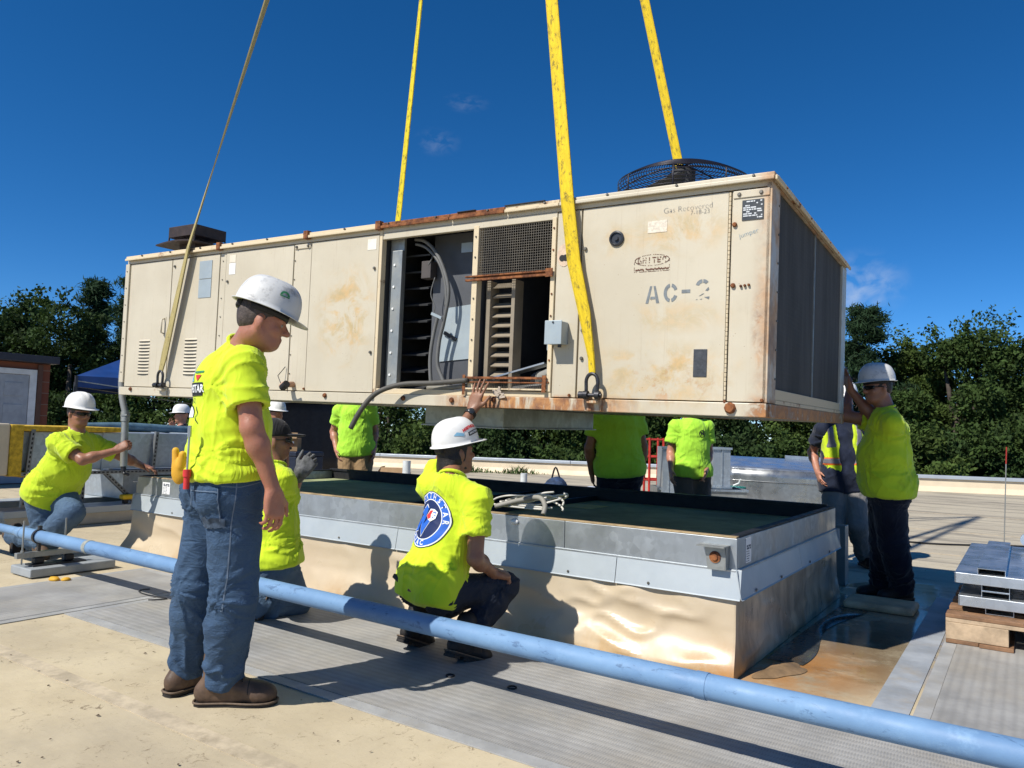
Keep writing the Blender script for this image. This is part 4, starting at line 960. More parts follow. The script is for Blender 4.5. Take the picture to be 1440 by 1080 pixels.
# square grey post standing behind the curb's right rear corner
tag(MB().box(-1.345, -1.265, 6.86, 7.0, 0.002, 0.50).build('steel_post', mat('blue_grey_post', (0.14, 0.19, 0.21), 0.5, 0.2), None, bevel=0.006), 'short dark blue grey post behind the rear right corner of the curb', 'post')
POSE = {
 'front': ((0.616, 0.787, 0.0), dict(pel=(-2.844, 2.01, 0.947), che=(-2.841, 1.994, 1.428), nec=(-2.819, 2.038, 1.538), hea=(-2.678, 2.025, 1.647), shL=(-3.002, 2.093, 1.449), shR=(-2.661, 1.937, 1.439), elL=(-3.025, 2.172, 1.18), elR=(-2.581, 1.926, 1.188), wrL=(-2.988, 2.192, 0.911), wrR=(-2.541, 2.015, 0.938), hpL=(-2.937, 2.032, 0.918), hpR=(-2.752, 1.978, 0.919), knL=(-3.007, 1.999, 0.49), knR=(-2.751, 2.01, 0.486), anL=(-3.131, 2.067, 0.107), anR=(-2.874, 2.059, 0.102))),
 'crouch': ((0.108, 0.993, 0.0), dict(pel=(-2.626, 3.147, 0.389), che=(-2.572, 3.247, 0.843), nec=(-2.56, 3.193, 0.946), hea=(-2.612, 3.284, 1.086), shL=(-2.749, 3.248, 0.889), shR=(-2.39, 3.207, 0.834), elL=(-2.761, 3.43, 1.124), elR=(-2.362, 3.166, 0.544), wrL=(-2.749, 3.604, 1.322), wrR=(-2.411, 3.393, 0.44), hpL=(-2.719, 3.154, 0.371), hpR=(-2.533, 3.128, 0.359), knL=(-2.677, 3.562, 0.281), knR=(-2.417, 3.528, 0.342), anL=(-2.805, 3.221, 0.122), anR=(-2.442, 3.204, 0.115))),
 'leftk': ((0.999, 0.067, 0.0), dict(pel=(-7.202, 3.297, 0.574), che=(-6.965, 3.377, 0.971), nec=(-6.974, 3.38, 1.088), hea=(-6.974, 3.379, 1.265), shL=(-7.014, 3.554, 0.985), shR=(-6.937, 3.198, 0.998), elL=(-6.903, 3.789, 0.859), elR=(-6.704, 3.306, 0.858), wrL=(-7.002, 4.012, 0.777), wrR=(-6.591, 3.525, 0.941), hpL=(-7.241, 3.383, 0.553), hpR=(-7.181, 3.205, 0.549), knL=(-6.863, 3.322, 0.387), knR=(-7.178, 3.272, 0.13), anL=(-7.107, 3.184, 0.111), anR=(-7.555, 3.158, 0.15))),
 'hidden': ((0.323, 0.946, 0.0), dict(pel=(-3.855, 3.063, 0.374), che=(-3.897, 3.027, 0.842), nec=(-3.894, 3.076, 0.945), hea=(-3.934, 3.109, 1.112), shL=(-4.071, 3.085, 0.84), shR=(-3.715, 3.012, 0.865), elL=(-4.118, 3.17, 0.566), elR=(-3.87, 3.187, 0.696), wrL=(-4.119, 3.245, 0.323), wrR=(-3.724, 3.144, 0.898), hpL=(-3.941, 3.096, 0.35), hpR=(-3.761, 3.039, 0.362), knL=(-4.154, 3.335, 0.079), knR=(-3.895, 3.308, 0.073), anL=(-3.952, 2.996, 0.1), anR=(-3.988, 2.928, 0.099))),
 'right': ((-0.925, -0.381, 0.0), dict(pel=(-0.872, 6.328, 0.872), che=(-0.875, 6.312, 1.339), nec=(-0.878, 6.307, 1.455), hea=(-0.93, 6.285, 1.624), shL=(-0.815, 6.139, 1.349), shR=(-0.921, 6.487, 1.36), elL=(-0.975, 6.369, 1.405), elR=(-1.179, 6.369, 1.406), wrL=(-1.129, 6.327, 1.606), wrR=(-1.168, 6.512, 1.617), hpL=(-0.852, 6.236, 0.845), hpR=(-0.889, 6.42, 0.849), knL=(-0.838, 6.364, 0.447), knR=(-0.92, 6.476, 0.436), anL=(-0.804, 6.547, 0.098), anR=(-0.953, 6.648, 0.084))),
 'vest': ((0.436, -0.9, -0.0), dict(pel=(-1.485, 7.986, 0.822), che=(-1.504, 7.976, 1.305), nec=(-1.504, 7.97, 1.433), hea=(-1.481, 7.964, 1.619), shL=(-1.336, 8.057, 1.33), shR=(-1.673, 7.898, 1.315), elL=(-1.302, 8.253, 1.106), elR=(-1.797, 8.049, 1.089), wrL=(-1.319, 8.112, 0.885), wrR=(-1.708, 7.893, 0.897), hpL=(-1.403, 8.037, 0.796), hpR=(-1.571, 7.946, 0.788), knL=(-1.339, 7.857, 0.409), knR=(-1.544, 7.792, 0.387), anL=(-1.317, 8.113, 0.094), anR=(-1.608, 8.074, 0.101))),
 'tan': ((0.644, -0.765, 0.0), dict(pel=(-6.77, 6.57, 0.93), che=(-6.77, 6.521, 1.416), nec=(-6.848, 6.615, 1.428), hea=(-6.779, 6.566, 1.587), shL=(-6.648, 6.669, 1.43), shR=(-6.94, 6.431, 1.407), elL=(-6.686, 6.793, 1.161), elR=(-7.078, 6.476, 1.146), wrL=(-6.581, 6.686, 0.945), wrR=(-6.941, 6.409, 0.933), hpL=(-6.696, 6.634, 0.919), hpR=(-6.85, 6.517, 0.908), knL=(-6.627, 6.561, 0.498), knR=(-6.772, 6.422, 0.493), anL=(-6.682, 6.626, 0.1), anR=(-6.839, 6.502, 0.1))),
 'back': ((-0.644, 0.765, 0.0), dict(pel=(-3.19, 6.52, 0.893), che=(-3.193, 6.465, 1.363), nec=(-3.251, 6.53, 1.443), hea=(-3.242, 6.532, 1.619), shL=(-3.362, 6.385, 1.354), shR=(-3.076, 6.612, 1.381), elL=(-3.425, 6.336, 1.074), elR=(-3.011, 6.639, 1.099), wrL=(-3.449, 6.44, 0.843), wrR=(-3.035, 6.664, 0.847), hpL=(-3.26, 6.459, 0.868), hpR=(-3.109, 6.572, 0.881), knL=(-3.356, 6.555, 0.471), knR=(-3.18, 6.664, 0.477), anL=(-3.264, 6.455, 0.1), anR=(-3.102, 6.576, 0.1))),
 'centre': ((0.681, -0.733, 0.0), dict(pel=(-2.982, 7.824, 0.855), che=(-2.963, 7.788, 1.313), nec=(-3.022, 7.858, 1.381), hea=(-3.021, 7.856, 1.551), shL=(-2.85, 7.931, 1.321), shR=(-3.124, 7.705, 1.314), elL=(-2.848, 7.987, 1.045), elR=(-3.169, 7.7, 1.036), wrL=(-2.815, 7.815, 0.87), wrR=(-3.1, 7.557, 0.846), hpL=(-2.91, 7.881, 0.84), hpR=(-3.045, 7.757, 0.836), knL=(-2.857, 7.826, 0.439), knR=(-2.994, 7.69, 0.437), anL=(-2.98, 7.955, 0.1), anR=(-3.125, 7.817, 0.1))),
 'farleft': ((-0.606, -0.795, -0.0), dict(pel=(-11.515, 7.339, 0.574), che=(-11.517, 7.306, 1.045), nec=(-11.549, 7.25, 1.146), hea=(-11.556, 7.238, 1.325), shL=(-11.392, 7.166, 1.041), shR=(-11.697, 7.358, 1.053), elL=(-11.386, 7.195, 0.753), elR=(-11.917, 7.399, 0.868), wrL=(-11.399, 7.302, 0.522), wrR=(-11.903, 7.311, 1.107), hpL=(-11.441, 7.281, 0.552), hpR=(-11.591, 7.396, 0.559), knL=(-11.56, 7.167, 0.166), knR=(-11.71, 7.285, 0.172), anL=(-11.273, 7.43, 0.1), anR=(-11.429, 7.552, 0.1))),
 'fardark': ((0.917, -0.402, 0.0), dict(pel=(-7.964, 6.255, 0.594), che=(-7.925, 6.244, 1.065), nec=(-7.965, 6.26, 1.175), hea=(-7.944, 6.281, 1.352), shL=(-7.903, 6.428, 1.071), shR=(-8.026, 6.089, 1.074), elL=(-7.901, 6.431, 0.78), elR=(-8.026, 6.088, 0.782), wrL=(-7.895, 6.438, 0.526), wrR=(-8.024, 6.087, 0.527), hpL=(-7.921, 6.339, 0.574), hpR=(-7.996, 6.166, 0.576), knL=(-7.796, 6.233, 0.187), knR=(-7.871, 6.063, 0.188), anL=(-8.036, 6.535, 0.1), anR=(-8.119, 6.358, 0.1))),
}
# ================================================================== PEOPLE
# ---- signed-distance modelling: smooth unions of round cones and ellipsoids, meshed with surface nets
def A3(p): return np.array(p, dtype=np.float64)
def nrm(v): v = A3(v); return v / (np.linalg.norm(v) + 1e-12)
class SDF:
    def __init__(s): s.p = []
    def cone(s, a, b, ra, rb, k=0.03, flat=None, clip=(), sub=False):
        """flat=(axis, factor): widen the cone along axis by factor"""
        s.p.append(('c', A3(a), A3(b), ra, rb, k, flat, clip, sub)); return s
    def ell(s, c, ax, r, k=0.03, clip=(), sub=False):
        s.p.append(('e', A3(c), [A3(x) for x in ax], r, 0, k, None, clip, sub)); return s
    def ball(s, c, r, k=0.03, **kw): return s.ell(c, ((1, 0, 0), (0, 1, 0), (0, 0, 1)), (r, r, r), k, **kw)
    def mesh(s, h):
        lo = np.full(3, 1e9); hi = -lo
        bb = []
        for q in s.p:
            if q[0] == 'c':
                w = max(q[3], q[4]) * (q[6][1] if q[6] else 1.0); l = np.minimum(q[1], q[2]) - w; u = np.maximum(q[1], q[2]) + w
            else:
                e = np.sqrt(sum((q[2][i] * q[3][i]) ** 2 for i in range(3))); l = q[1] - e; u = q[1] + e
            bb.append((l, u))
            if not q[8]: lo = np.minimum(lo, l); hi = np.maximum(hi, u)
        lo = lo - 3 * h; n = np.ceil((hi + 3 * h - lo) / h).astype(int) + 1
        D = np.full(tuple(n), 0.5, np.float32)
        for q, (l, u) in zip(s.p, bb):
            m = q[5] + 3 * h
            i0 = np.clip(np.floor((l - m - lo) / h).astype(int), 0, n - 1); i1 = np.clip(np.ceil((u + m - lo) / h).astype(int) + 1, 1, n)
            if (i1 <= i0).any(): continue
            X = [(lo[a] + h * np.arange(i0[a], i1[a])).astype(np.float32).reshape([-1 if b == a else 1 for b in range(3)]) for a in range(3)]
            if q[0] == 'c':
                a, b, ra, rb = q[1], q[2], q[3], q[4]
                P = [X[i] - a[i] for i in range(3)]
                d = b - a
                if q[6]:
                    ax, fac = nrm(q[6][0]), q[6][1]
                    t = (P[0] * ax[0] + P[1] * ax[1] + P[2] * ax[2]) * (1 - 1 / fac)
                    P = [P[i] - t * ax[i] for i in range(3)]
                    d = d - ax * (d @ ax) * (1 - 1 / fac)
                L2 = d @ d + 1e-12
                t = np.clip((P[0] * d[0] + P[1] * d[1] + P[2] * d[2]) / L2, 0, 1)
                dd = np.sqrt((P[0] - t * d[0]) ** 2 + (P[1] - t * d[1]) ** 2 + (P[2] - t * d[2]) ** 2) - (ra + (rb - ra) * t)
            else:
                c, ax, r = q[1], q[2], q[3]
                P = [X[i] - c[i] for i in range(3)]
                k0 = 0; k1 = 0
                for j in range(3):
                    v = P[0] * ax[j][0] + P[1] * ax[j][1] + P[2] * ax[j][2]; k0 = k0 + (v / r[j]) ** 2; k1 = k1 + (v / r[j] ** 2) ** 2
                k0 = np.sqrt(k0); dd = k0 * (k0 - 1) / (np.sqrt(k1) + 1e-9)
            for (p0, nn) in q[7]:
                nn = nrm(nn); dd = np.maximum(dd, (X[0] - p0[0]) * nn[0] + (X[1] - p0[1]) * nn[1] + (X[2] - p0[2]) * nn[2])
            S = D[i0[0]:i1[0], i0[1]:i1[1], i0[2]:i1[2]]; k = max(q[5], 1e-4)
            if q[8]:
                S[...] = np.maximum(S, -dd)
            else:
                hh = np.clip(0.5 + 0.5 * (S - dd) / k, 0, 1); S[...] = S * (1 - hh) + dd * hh - k * hh * (1 - hh)
        return surface_nets(D, lo, h)

def surface_nets(D, lo, h):
    s = D < 0
    c = np.zeros(tuple(np.array(D.shape) - 1), np.int8)
    for a in (0, 1):
        for b in (0, 1):
            for d in (0, 1): c += s[a:s.shape[0] - 1 + a, b:s.shape[1] - 1 + b, d:s.shape[2] - 1 + d]
    I = np.argwhere((c > 0) & (c < 8))
    idx = np.full(c.shape, -1, np.int64); idx[I[:, 0], I[:, 1], I[:, 2]] = np.arange(len(I))
    off = np.array([(a, b, d) for a in (0, 1) for b in (0, 1) for d in (0, 1)])
    val = np.stack([D[I[:, 0] + o[0], I[:, 1] + o[1], I[:, 2] + o[2]] for o in off], 1)
    acc = np.zeros((len(I), 3)); cnt = np.zeros(len(I))
    for i in range(8):
        for j in range(i + 1, 8):
            if np.abs(off[i] - off[j]).sum() != 1: continue
            a, b = val[:, i], val[:, j]; m = (a < 0) != (b < 0)
            t = np.where(m, a / np.where(m, a - b, 1), 0)
            acc += np.where(m[:, None], off[i] + t[:, None] * (off[j] - off[i]), 0); cnt += m
    Vv = lo + h * (I + acc / cnt[:, None])
    F = []
    for ax in range(3):
        b, d = [x for x in range(3) if x != ax]
        sl0 = [slice(None)] * 3; sl1 = [slice(None)] * 3; sl0[ax] = slice(0, -1); sl1[ax] = slice(1, None)
        m = s[tuple(sl0)] != s[tuple(sl1)]
        E = np.argwhere(m); E = E[(E[:, b] > 0) & (E[:, d] > 0) & (E[:, b] < c.shape[b]) & (E[:, d] < c.shape[d])]
        if not len(E): continue
        def g(ob, od):
            q = E.copy(); q[:, b] += ob; q[:, d] += od; return idx[q[:, 0], q[:, 1], q[:, 2]]
        Q = np.stack([g(-1, -1), g(0, -1), g(0, 0), g(-1, 0)], 1)
        inside = s[E[:, 0], E[:, 1], E[:, 2]]
        flip = inside if ax != 1 else ~inside
        Q = np.where(flip[:, None], Q, Q[:, ::-1])
        F.append(Q)
    F = np.concatenate(F); F = F[(F >= 0).all(1)]
    return Vv, F

def np_mesh(name, Vv, F, m, parent=None, smooth=True, origin=None):
    if origin is not None: Vv = Vv - A3(origin)
    me = bpy.data.meshes.new(name)
    me.vertices.add(len(Vv)); me.vertices.foreach_set('co', np.ascontiguousarray(Vv, np.float32).ravel())
    k = F.shape[1]
    me.loops.add(F.size); me.loops.foreach_set('vertex_index', np.ascontiguousarray(F, np.int32).ravel())
    me.polygons.add(len(F)); me.polygons.foreach_set('loop_start', np.arange(0, F.size, k, dtype=np.int32)); me.polygons.foreach_set('loop_total', np.full(len(F), k, np.int32))
    me.update(calc_edges=True); me.validate()
    o = put(name, me, m, parent, smooth)
    return o
def vnormals(Vv, F):
    n = np.cross(Vv[F[:, 2]] - Vv[F[:, 0]], Vv[F[:, 3]] - Vv[F[:, 1]]); N = np.zeros_like(Vv)
    for i in range(4): np.add.at(N, F[:, i], n)
    return N / (np.linalg.norm(N, axis=1, keepdims=True) + 1e-12)

def ridged(q): return 1 - np.abs(2 * vnoise(q) - 1)
def limb_coords(P, segs):
    """nearest segment: coordinate along it and perpendicular offsets"""
    best = np.full(len(P), 1e9); al = np.zeros(len(P)); pe = np.zeros((len(P), 3))
    acc = 0
    for a, b in segs:
        a, b = A3(a), A3(b); d = b - a; L = np.linalg.norm(d); d = d / L
        t = np.clip((P - a) @ d, 0, L); q = P - a - t[:, None] * d; dist = np.linalg.norm(q, axis=1); m = dist < best
        best[m] = dist[m]; al[m] = acc + ((P - a) @ d)[m]; pe[m] = (P - a - ((P - a) @ d)[:, None] * d)[m]; acc += 1.7
    return al, pe
def fold_cloth(Vv, F, segs, spots, amp, fa=11.0, fp=3.5, seed=0.0, diag=0.35, calm=()):
    """push creases into a garment: ridges across the limb, deeper near the spots (point, amount, radius)"""
    N = vnormals(Vv, F); al, pe = limb_coords(Vv, segs)
    q = np.c_[al * fa + pe[:, 0] * fa * diag + seed, pe[:, 1] * fp + al * 1.5 + seed * 2, pe[:, 2] * fp + seed]
    q = q + 0.9 * (fbm(Vv * 6 + seed, 2)[:, None] - 0.4)
    r = ridged(q) ** 2.2 - 0.36
    q2 = np.c_[al * fa * 2.1 - pe[:, 0] * fa + seed, pe[:, 1] * fp * 2.2 + 5, pe[:, 2] * fp * 2.2 + seed]
    r2 = ridged(q2) ** 2 - 0.35
    a = np.full(len(Vv), amp)
    for p, k, rad in spots: a = a + k * np.exp(-(np.linalg.norm(Vv - A3(p), axis=1) / rad) ** 2)
    for p, rad in calm: a = a * (1 - 0.85 * np.exp(-(np.linalg.norm(Vv - A3(p), axis=1) / rad) ** 4))
    soft = (fbm(Vv * 4.5 + seed * 3, 2) - 0.38) * 0.02
    return Vv + N * (a * r + 0.35 * a * r2 + soft * min(1.0, amp / 0.006))[:, None]

def shirt_folds(Vv, F, ax, pel, J, k, seed, calm=()):
    """long creases fanning from the armpits and waist, bunching above the hem"""
    rt, fr, sp = ax; N = vnormals(Vv, F); d = np.zeros(len(Vv)); wz = vnoise(Vv * 5 + seed) - 0.5
    src = [(J['shL'] - sp * 0.085 + rt * 0.045, 0.013, 0.25, 2.6), (J['shR'] - sp * 0.085 - rt * 0.045, 0.013, 0.25, 2.6),
           (pel + sp * 0.13 + rt * 0.17, 0.011, 0.20, 2.8), (pel + sp * 0.13 - rt * 0.17, 0.011, 0.20, 2.8), (pel + sp * 0.16 - fr * 0.14, 0.008, 0.20, 2.2)]
    for i, (p, amp, rad, fq) in enumerate(src):
        v = Vv - p; r = np.linalg.norm(v, axis=1); a = np.arctan2(v @ sp, v @ rt)
        q = np.c_[np.cos(a) * fq + wz * 0.8 + i * 3.1 + seed, np.sin(a) * fq + seed, r * 3.5 + (v @ fr) * 2 + i]
        d += amp * np.exp(-(r / rad) ** 2) * np.clip(r / 0.07, 0, 1) * (ridged(q * 1.25) ** 4 - 0.22)
    v = Vv - pel; h = v @ sp - 0.075; az = np.arctan2(v @ fr, v @ rt)
    q = np.c_[h * 17 + 1.3 * np.sin(az * 2 + seed) + wz * 2.2, np.cos(az) * 1.7 + seed, np.sin(az) * 1.7]
    d += 0.014 * np.exp(-(h / 0.10) ** 2) * (ridged(q) ** 3.5 - 0.24)
    for s_ in 'LR':
        a0, b0 = J['sh' + s_], J['el' + s_]; ud = nrm(b0 - a0); w = Vv - a0; t = w @ ud; pr = np.linalg.norm(w - t[:, None] * ud, axis=1)
        m = np.exp(-((t - 0.10) / 0.09) ** 2) * (pr < 0.13)
        d += 0.007 * m * (ridged(np.c_[t * 16 + wz * 3 + (w @ fr) * 9, (w @ sp) * 4 + seed, (w @ rt) * 4]) ** 3 - 0.25)
    for p, rad in calm: d = d * (1 - 0.75 * np.exp(-(np.linalg.norm(Vv - A3(p), axis=1) / rad) ** 4))
    d += (fbm(Vv * 3.2 + seed, 2) - 0.38) * 0.018
    return Vv + N * (d * k)[:, None]
def leg_folds(Vv, F, J, hfr, sp, k, seed):
    N = vnormals(Vv, F); d = np.zeros(len(Vv)); wz = vnoise(Vv * 6 + seed) - 0.5
    hrt = nrm(J['hpR'] - J['hpL'])
    for i, s_ in enumerate('LR'):
        hp, kn, an = J['hp' + s_], J['kn' + s_], J['an' + s_]
        own = ((Vv - (J['hpL'] + J['hpR']) / 2) @ hrt) * (1 if s_ == 'R' else -1) > -0.01
        sd = nrm(an - kn); w = Vv - an; t = w @ -sd
        perp = w - (w @ sd)[:, None] * sd; az = np.arctan2(perp @ hfr, perp @ hrt)
        q = np.c_[t * 22 + 1.1 * np.sin(az + i * 2 + seed) + wz * 3.0, np.cos(az) * 1.5 + i * 7, np.sin(az) * 1.5 + t * 2]
        near = np.linalg.norm(perp, axis=1) < 0.17
        d += near * 0.020 * np.clip((t + 0.03) / 0.06, 0, 1) * np.exp(-((t - 0.07) / 0.15) ** 2) * (ridged(q) ** 3 - 0.26)
        for p, amp, rad in ((kn - hfr * 0.05, 0.013, 0.17), (hp - sp * 0.06 + hfr * 0.07, 0.010, 0.16), (hp - sp * 0.09 - hfr * 0.09, 0.010, 0.16)):
            v = Vv - p; r = np.linalg.norm(v, axis=1); a = np.arctan2(v[:, 2], v @ (hrt * 0.7 + hfr * 0.7))
            q = np.c_[np.cos(a) * 2.6 + wz, np.sin(a) * 3.4 + seed + i * 5, r * 4]
            d += own * amp * np.exp(-(r / rad) ** 2) * np.clip(r / 0.05, 0, 1) * (ridged(q * 1.2) ** 4 - 0.22)
        th = nrm(kn - hp); v = Vv - hp; t = v @ th
        q = np.c_[t * 9 + wz * 2.5 + (v @ hrt) * 6 * (1 if i else -1), v @ hrt * 5 + i * 9, v @ hfr * 5 + seed]
        d += own * 0.004 * (ridged(q) ** 3 - 0.25)
    d += (fbm(Vv * 5 + seed, 2) - 0.38) * 0.012
    return Vv + N * (d * k)[:, None]

# ---- cloth and skin materials
def skin_material(name, c):
    n = NT(name)
    cc = n.mix(n.rng(n.noise(9, 5, 0.6), 0.3, 0.7), sc(c, 0.85), (c[0] * 1.12, c[1] * 1.02, c[2] * 1.0))
    cc = n.mix(n.rng(n.noise(70, 3, 0.6), 0.5, 0.75, 0, 0.25), cc, (c[0] * 0.7, c[1] * 0.5, c[2] * 0.45))
    cc = n.mix(n.rng(n.noise(28, 5, 0.7), 0.45, 0.7, 0, 0.35), cc, (c[0] * 1.05, c[1] * 0.72, c[2] * 0.66))
    cc = n.mix(n.rng(n.noise(3.5, 4, 0.6), 0.5, 0.75, 0, 0.3), cc, sc(c, 0.62))
    n.b.inputs['Subsurface Weight'].default_value = 0.08; n.b.inputs['Subsurface Radius'].default_value = (0.01, 0.004, 0.002)
    n.bump(n.add(n.noise(110, 3), n.mul(n.noise(22, 4), 2.0)), 0.3, 0.003)
    return n.fin(cc, n.rng(n.noise(14, 3), 0.3, 0.7, 0.36, 0.55), 0, 0.45)
def cloth_material(name, c, rough=0.85, var=0.10, weave=260, dirt=None, dirt_amt=0.2, bump=0.25):
    n = NT(name)
    cc = n.mix(n.rng(n.noise(5, 5, 0.6), 0.3, 0.7), sc(c, 1 - var), sc(c, 1 + var))
    if dirt is not None: cc = n.mix(n.rng(n.noise(6, 7, 0.7), 0.56, 0.72, 0, dirt_amt), cc, dirt)
    crease = n.math('POWER', n.math('SUBTRACT', 1.0, n.math('ABSOLUTE', n.math('SUBTRACT', n.mul(n.noise(7, 3, 0.5, vec=n.map(scale=(1, 1, 0.45), rot=(0.5, 0.35, 0.2)), dist=0.6), 2.0), 1.0))), 6.0)
    n.bump(n.add(n.mul(crease, 1.0), n.mul(n.noise(weave, 2), 0.10)), bump * 1.3, 0.02)
    n.b.inputs['Sheen Weight'].default_value = 0.15
    return n.fin(cc, rough, 0, 0.2)
def denim_material(name, c, fade=0.5):
    n = NT(name)
    tw = n.math('SINE', n.add(n.mul(n.sep()['X'], 1500.0), n.mul(n.sep()['Z'], 1500.0)))
    cc = n.mix(n.rng(n.noise(4, 5, 0.6), 0.35, 0.68, 0, fade), c, (c[0] * 1.9, c[1] * 1.75, c[2] * 1.55))
    cc = n.mix(n.rng(n.noise(240, 3, 0.8), 0.45, 0.7, 0, 0.35), cc, (c[0] * 1.8, c[1] * 1.7, c[2] * 1.5))
    cc = n.mix(n.rng(n.noise(2.2, 6, 0.7, vec=n.map(scale=(3, 3, 1))), 0.5, 0.7, 0, 0.4), cc, sc(c, 0.55))
    n.bump(n.add(n.noise(15, 4, 0.6, vec=n.map(scale=(0.7, 0.7, 1.4)), dist=0.6), n.mul(tw, 0.03)), 0.85, 0.026)
    return n.fin(cc, 0.85, 0, 0.2)
HV = (0.53, 0.68, 0.022)
M_hv = cloth_material('hi_vis_cotton', HV, 0.8, 0.05)
M_hv2 = cloth_material('hi_vis_cotton_grubby', (0.49, 0.64, 0.022), 0.8, 0.06, dirt=(0.2, 0.25, 0.03), dirt_amt=0.35)
M_hv3 = cloth_material('hi_vis_lime', (0.38, 0.72, 0.05), 0.8, 0.05)
M_navy = cloth_material('navy_cotton', (0.012, 0.017, 0.035), 0.85, 0.2)
M_blackc = cloth_material('black_cotton', (0.012, 0.012, 0.014), 0.85, 0.2)
M_denim = denim_material('blue_denim', (0.045, 0.085, 0.155), 0.35)
M_denim2 = denim_material('light_denim', (0.075, 0.125, 0.20), 0.5)
M_denimd = denim_material('dark_denim', (0.022, 0.028, 0.042), 0.25)
M_navyp = cloth_material('navy_trousers', (0.006, 0.008, 0.018), 0.85, 0.25)
M_greyp = cloth_material('grey_trousers', (0.175, 0.165, 0.155), 0.8, 0.15)
M_tanp = cloth_material('tan_trousers', (0.26, 0.17, 0.085), 0.85, 0.15, dirt=(0.12, 0.08, 0.04), dirt_amt=0.4)
M_taupe = cloth_material('taupe_trousers', (0.10, 0.078, 0.058), 0.85, 0.15)
M_skin1 = skin_material('ruddy_skin', (0.36, 0.165, 0.105)); M_skin2 = skin_material('tanned_skin', (0.30, 0.145, 0.085)); M_skin3 = skin_material('olive_skin', (0.25, 0.125, 0.07)); M_skin4 = skin_material('pale_skin', (0.42, 0.21, 0.14))
M_hair = mat('dark_hair', (0.012, 0.009, 0.008), 0.5, var=0.4, scale=60, bump=0.6, bscale=120); M_hairg = mat('greying_hair', (0.06, 0.045, 0.038), 0.6, var=0.4, scale=80, bump=0.5, bscale=150)
M_boot = mat('brown_leather', (0.095, 0.058, 0.036), 0.6, var=0.3, scale=12, bump=0.3, bscale=60, dirt=(0.18, 0.13, 0.09), dirt_amt=0.45)
M_bootk = mat('black_leather', (0.016, 0.014, 0.013), 0.6, var=0.3, scale=12)
M_welt = mat('boot_welt', (0.13, 0.09, 0.06), 0.7, var=0.2, scale=60)
M_sole = mat('boot_sole', (0.022, 0.019, 0.017), 0.75, var=0.3)
M_hat = mat('white_hard_hat', (0.72, 0.72, 0.70), 0.3, var=0.03, scale=4, dirt=(0.4, 0.4, 0.38), dirt_amt=0.25, dscale=9)
M_hatold = mat('scuffed_hard_hat', (0.60, 0.60, 0.58), 0.4, var=0.08, scale=6, dirt=(0.16, 0.16, 0.155), dirt_amt=0.75, dscale=16)
M_lens = mat('dark_lens', (0.006, 0.006, 0.007), 0.12, var=0.1)

def frame_from(fwd, up):
    f = nrm(fwd); u = A3(up) - f * (A3(up) @ f); u = nrm(u); r = np.cross(f, u); return f, r, u   # right = f x up

def hard_hat(parent, org, c, f, r, u, m, size=1.0):
    """dome with crown ridge, rim and visor; c is the centre of the rim ring"""
    nu, nv = 56, 16
    def base(a): return 0.137 * size, 0.112 * size
    vs = []; fs = []
    def P(a, rad, z):
        fx = math.cos(a) * 0.137 * size * rad; rx = math.sin(a) * 0.114 * size * rad
        return A3(c) + f * fx + r * rx + u * z
    rows = []
    for k in range(3):      # brim rings from outside inwards
        e = (1.0, 0.55, 0.0)[k]; row = []
        for i in range(nu):
            a = 2 * math.pi * i / nu; front = max(0.0, math.cos(a)) ** 2.2
            ext = (0.012 + 0.040 * front) * e * size
            L = math.hypot(math.cos(a) * 0.137, math.sin(a) * 0.114) * size
            row.append(P(a, 1 + ext / L, (-0.004 - 0.014 * front * e) * size))
        rows.append(row)
    for j in range(1, nv + 1):
        v = j / nv; row = []
        rad = math.cos(v * math.pi / 2) ** 0.62 if j < nv else 0.0
        z = 0.132 * size * math.sin(v * math.pi / 2) ** 0.95
        for i in range(nu):
            a = 2 * math.pi * i / nu
            lat = abs(math.sin(a) * rad * 0.114)
            rid = 0.007 * math.exp(-(lat / 0.014) ** 4) * min(1, v * 2.5) + 0.003 * math.exp(-((lat - 0.048) / 0.008) ** 2) * min(1, v * 2)
            row.append(P(a, rad, z + rid * size))
        rows.append(row)
    g = MB(); flat_ = [p - A3(org) for rw in rows for p in rw]; n = nu
    fs = [(j * n + i, j * n + (i + 1) % n, (j + 1) * n + (i + 1) % n, (j + 1) * n + i) for j in range(len(rows) - 1) for i in range(n)]
    g._add(flat_, fs); o = g.build('hard_hat', m, parent, smooth=True)
    md = o.modifiers.new('solid', 'SOLIDIFY'); md.thickness = 0.003; md.offset = -1
    # headband and ratchet
    b = MB(); ring = [A3(c) - A3(org) + f * math.cos(a) * 0.098 * size + r * math.sin(a) * 0.083 * size - u * 0.012 for a in [2 * math.pi * k / 30 for k in range(30)]]
    vs = []
    for p in ring: vs += [p + u * 0.016, p - u * 0.016]
    b._add(vs, [(2 * i, 2 * ((i + 1) % 30), 2 * ((i + 1) % 30) + 1, 2 * i + 1) for i in range(30)])
    hb = b.build('headband', M_black, o, smooth=True, solid=0.004)
    cc = A3(c) - A3(org) - f * 0.110 * size - u * 0.022
    MB().obox(cc, f, r, u, 0.012, 0.036, 0.017).build('ratchet', M_black, o, bevel=0.006)
    return o

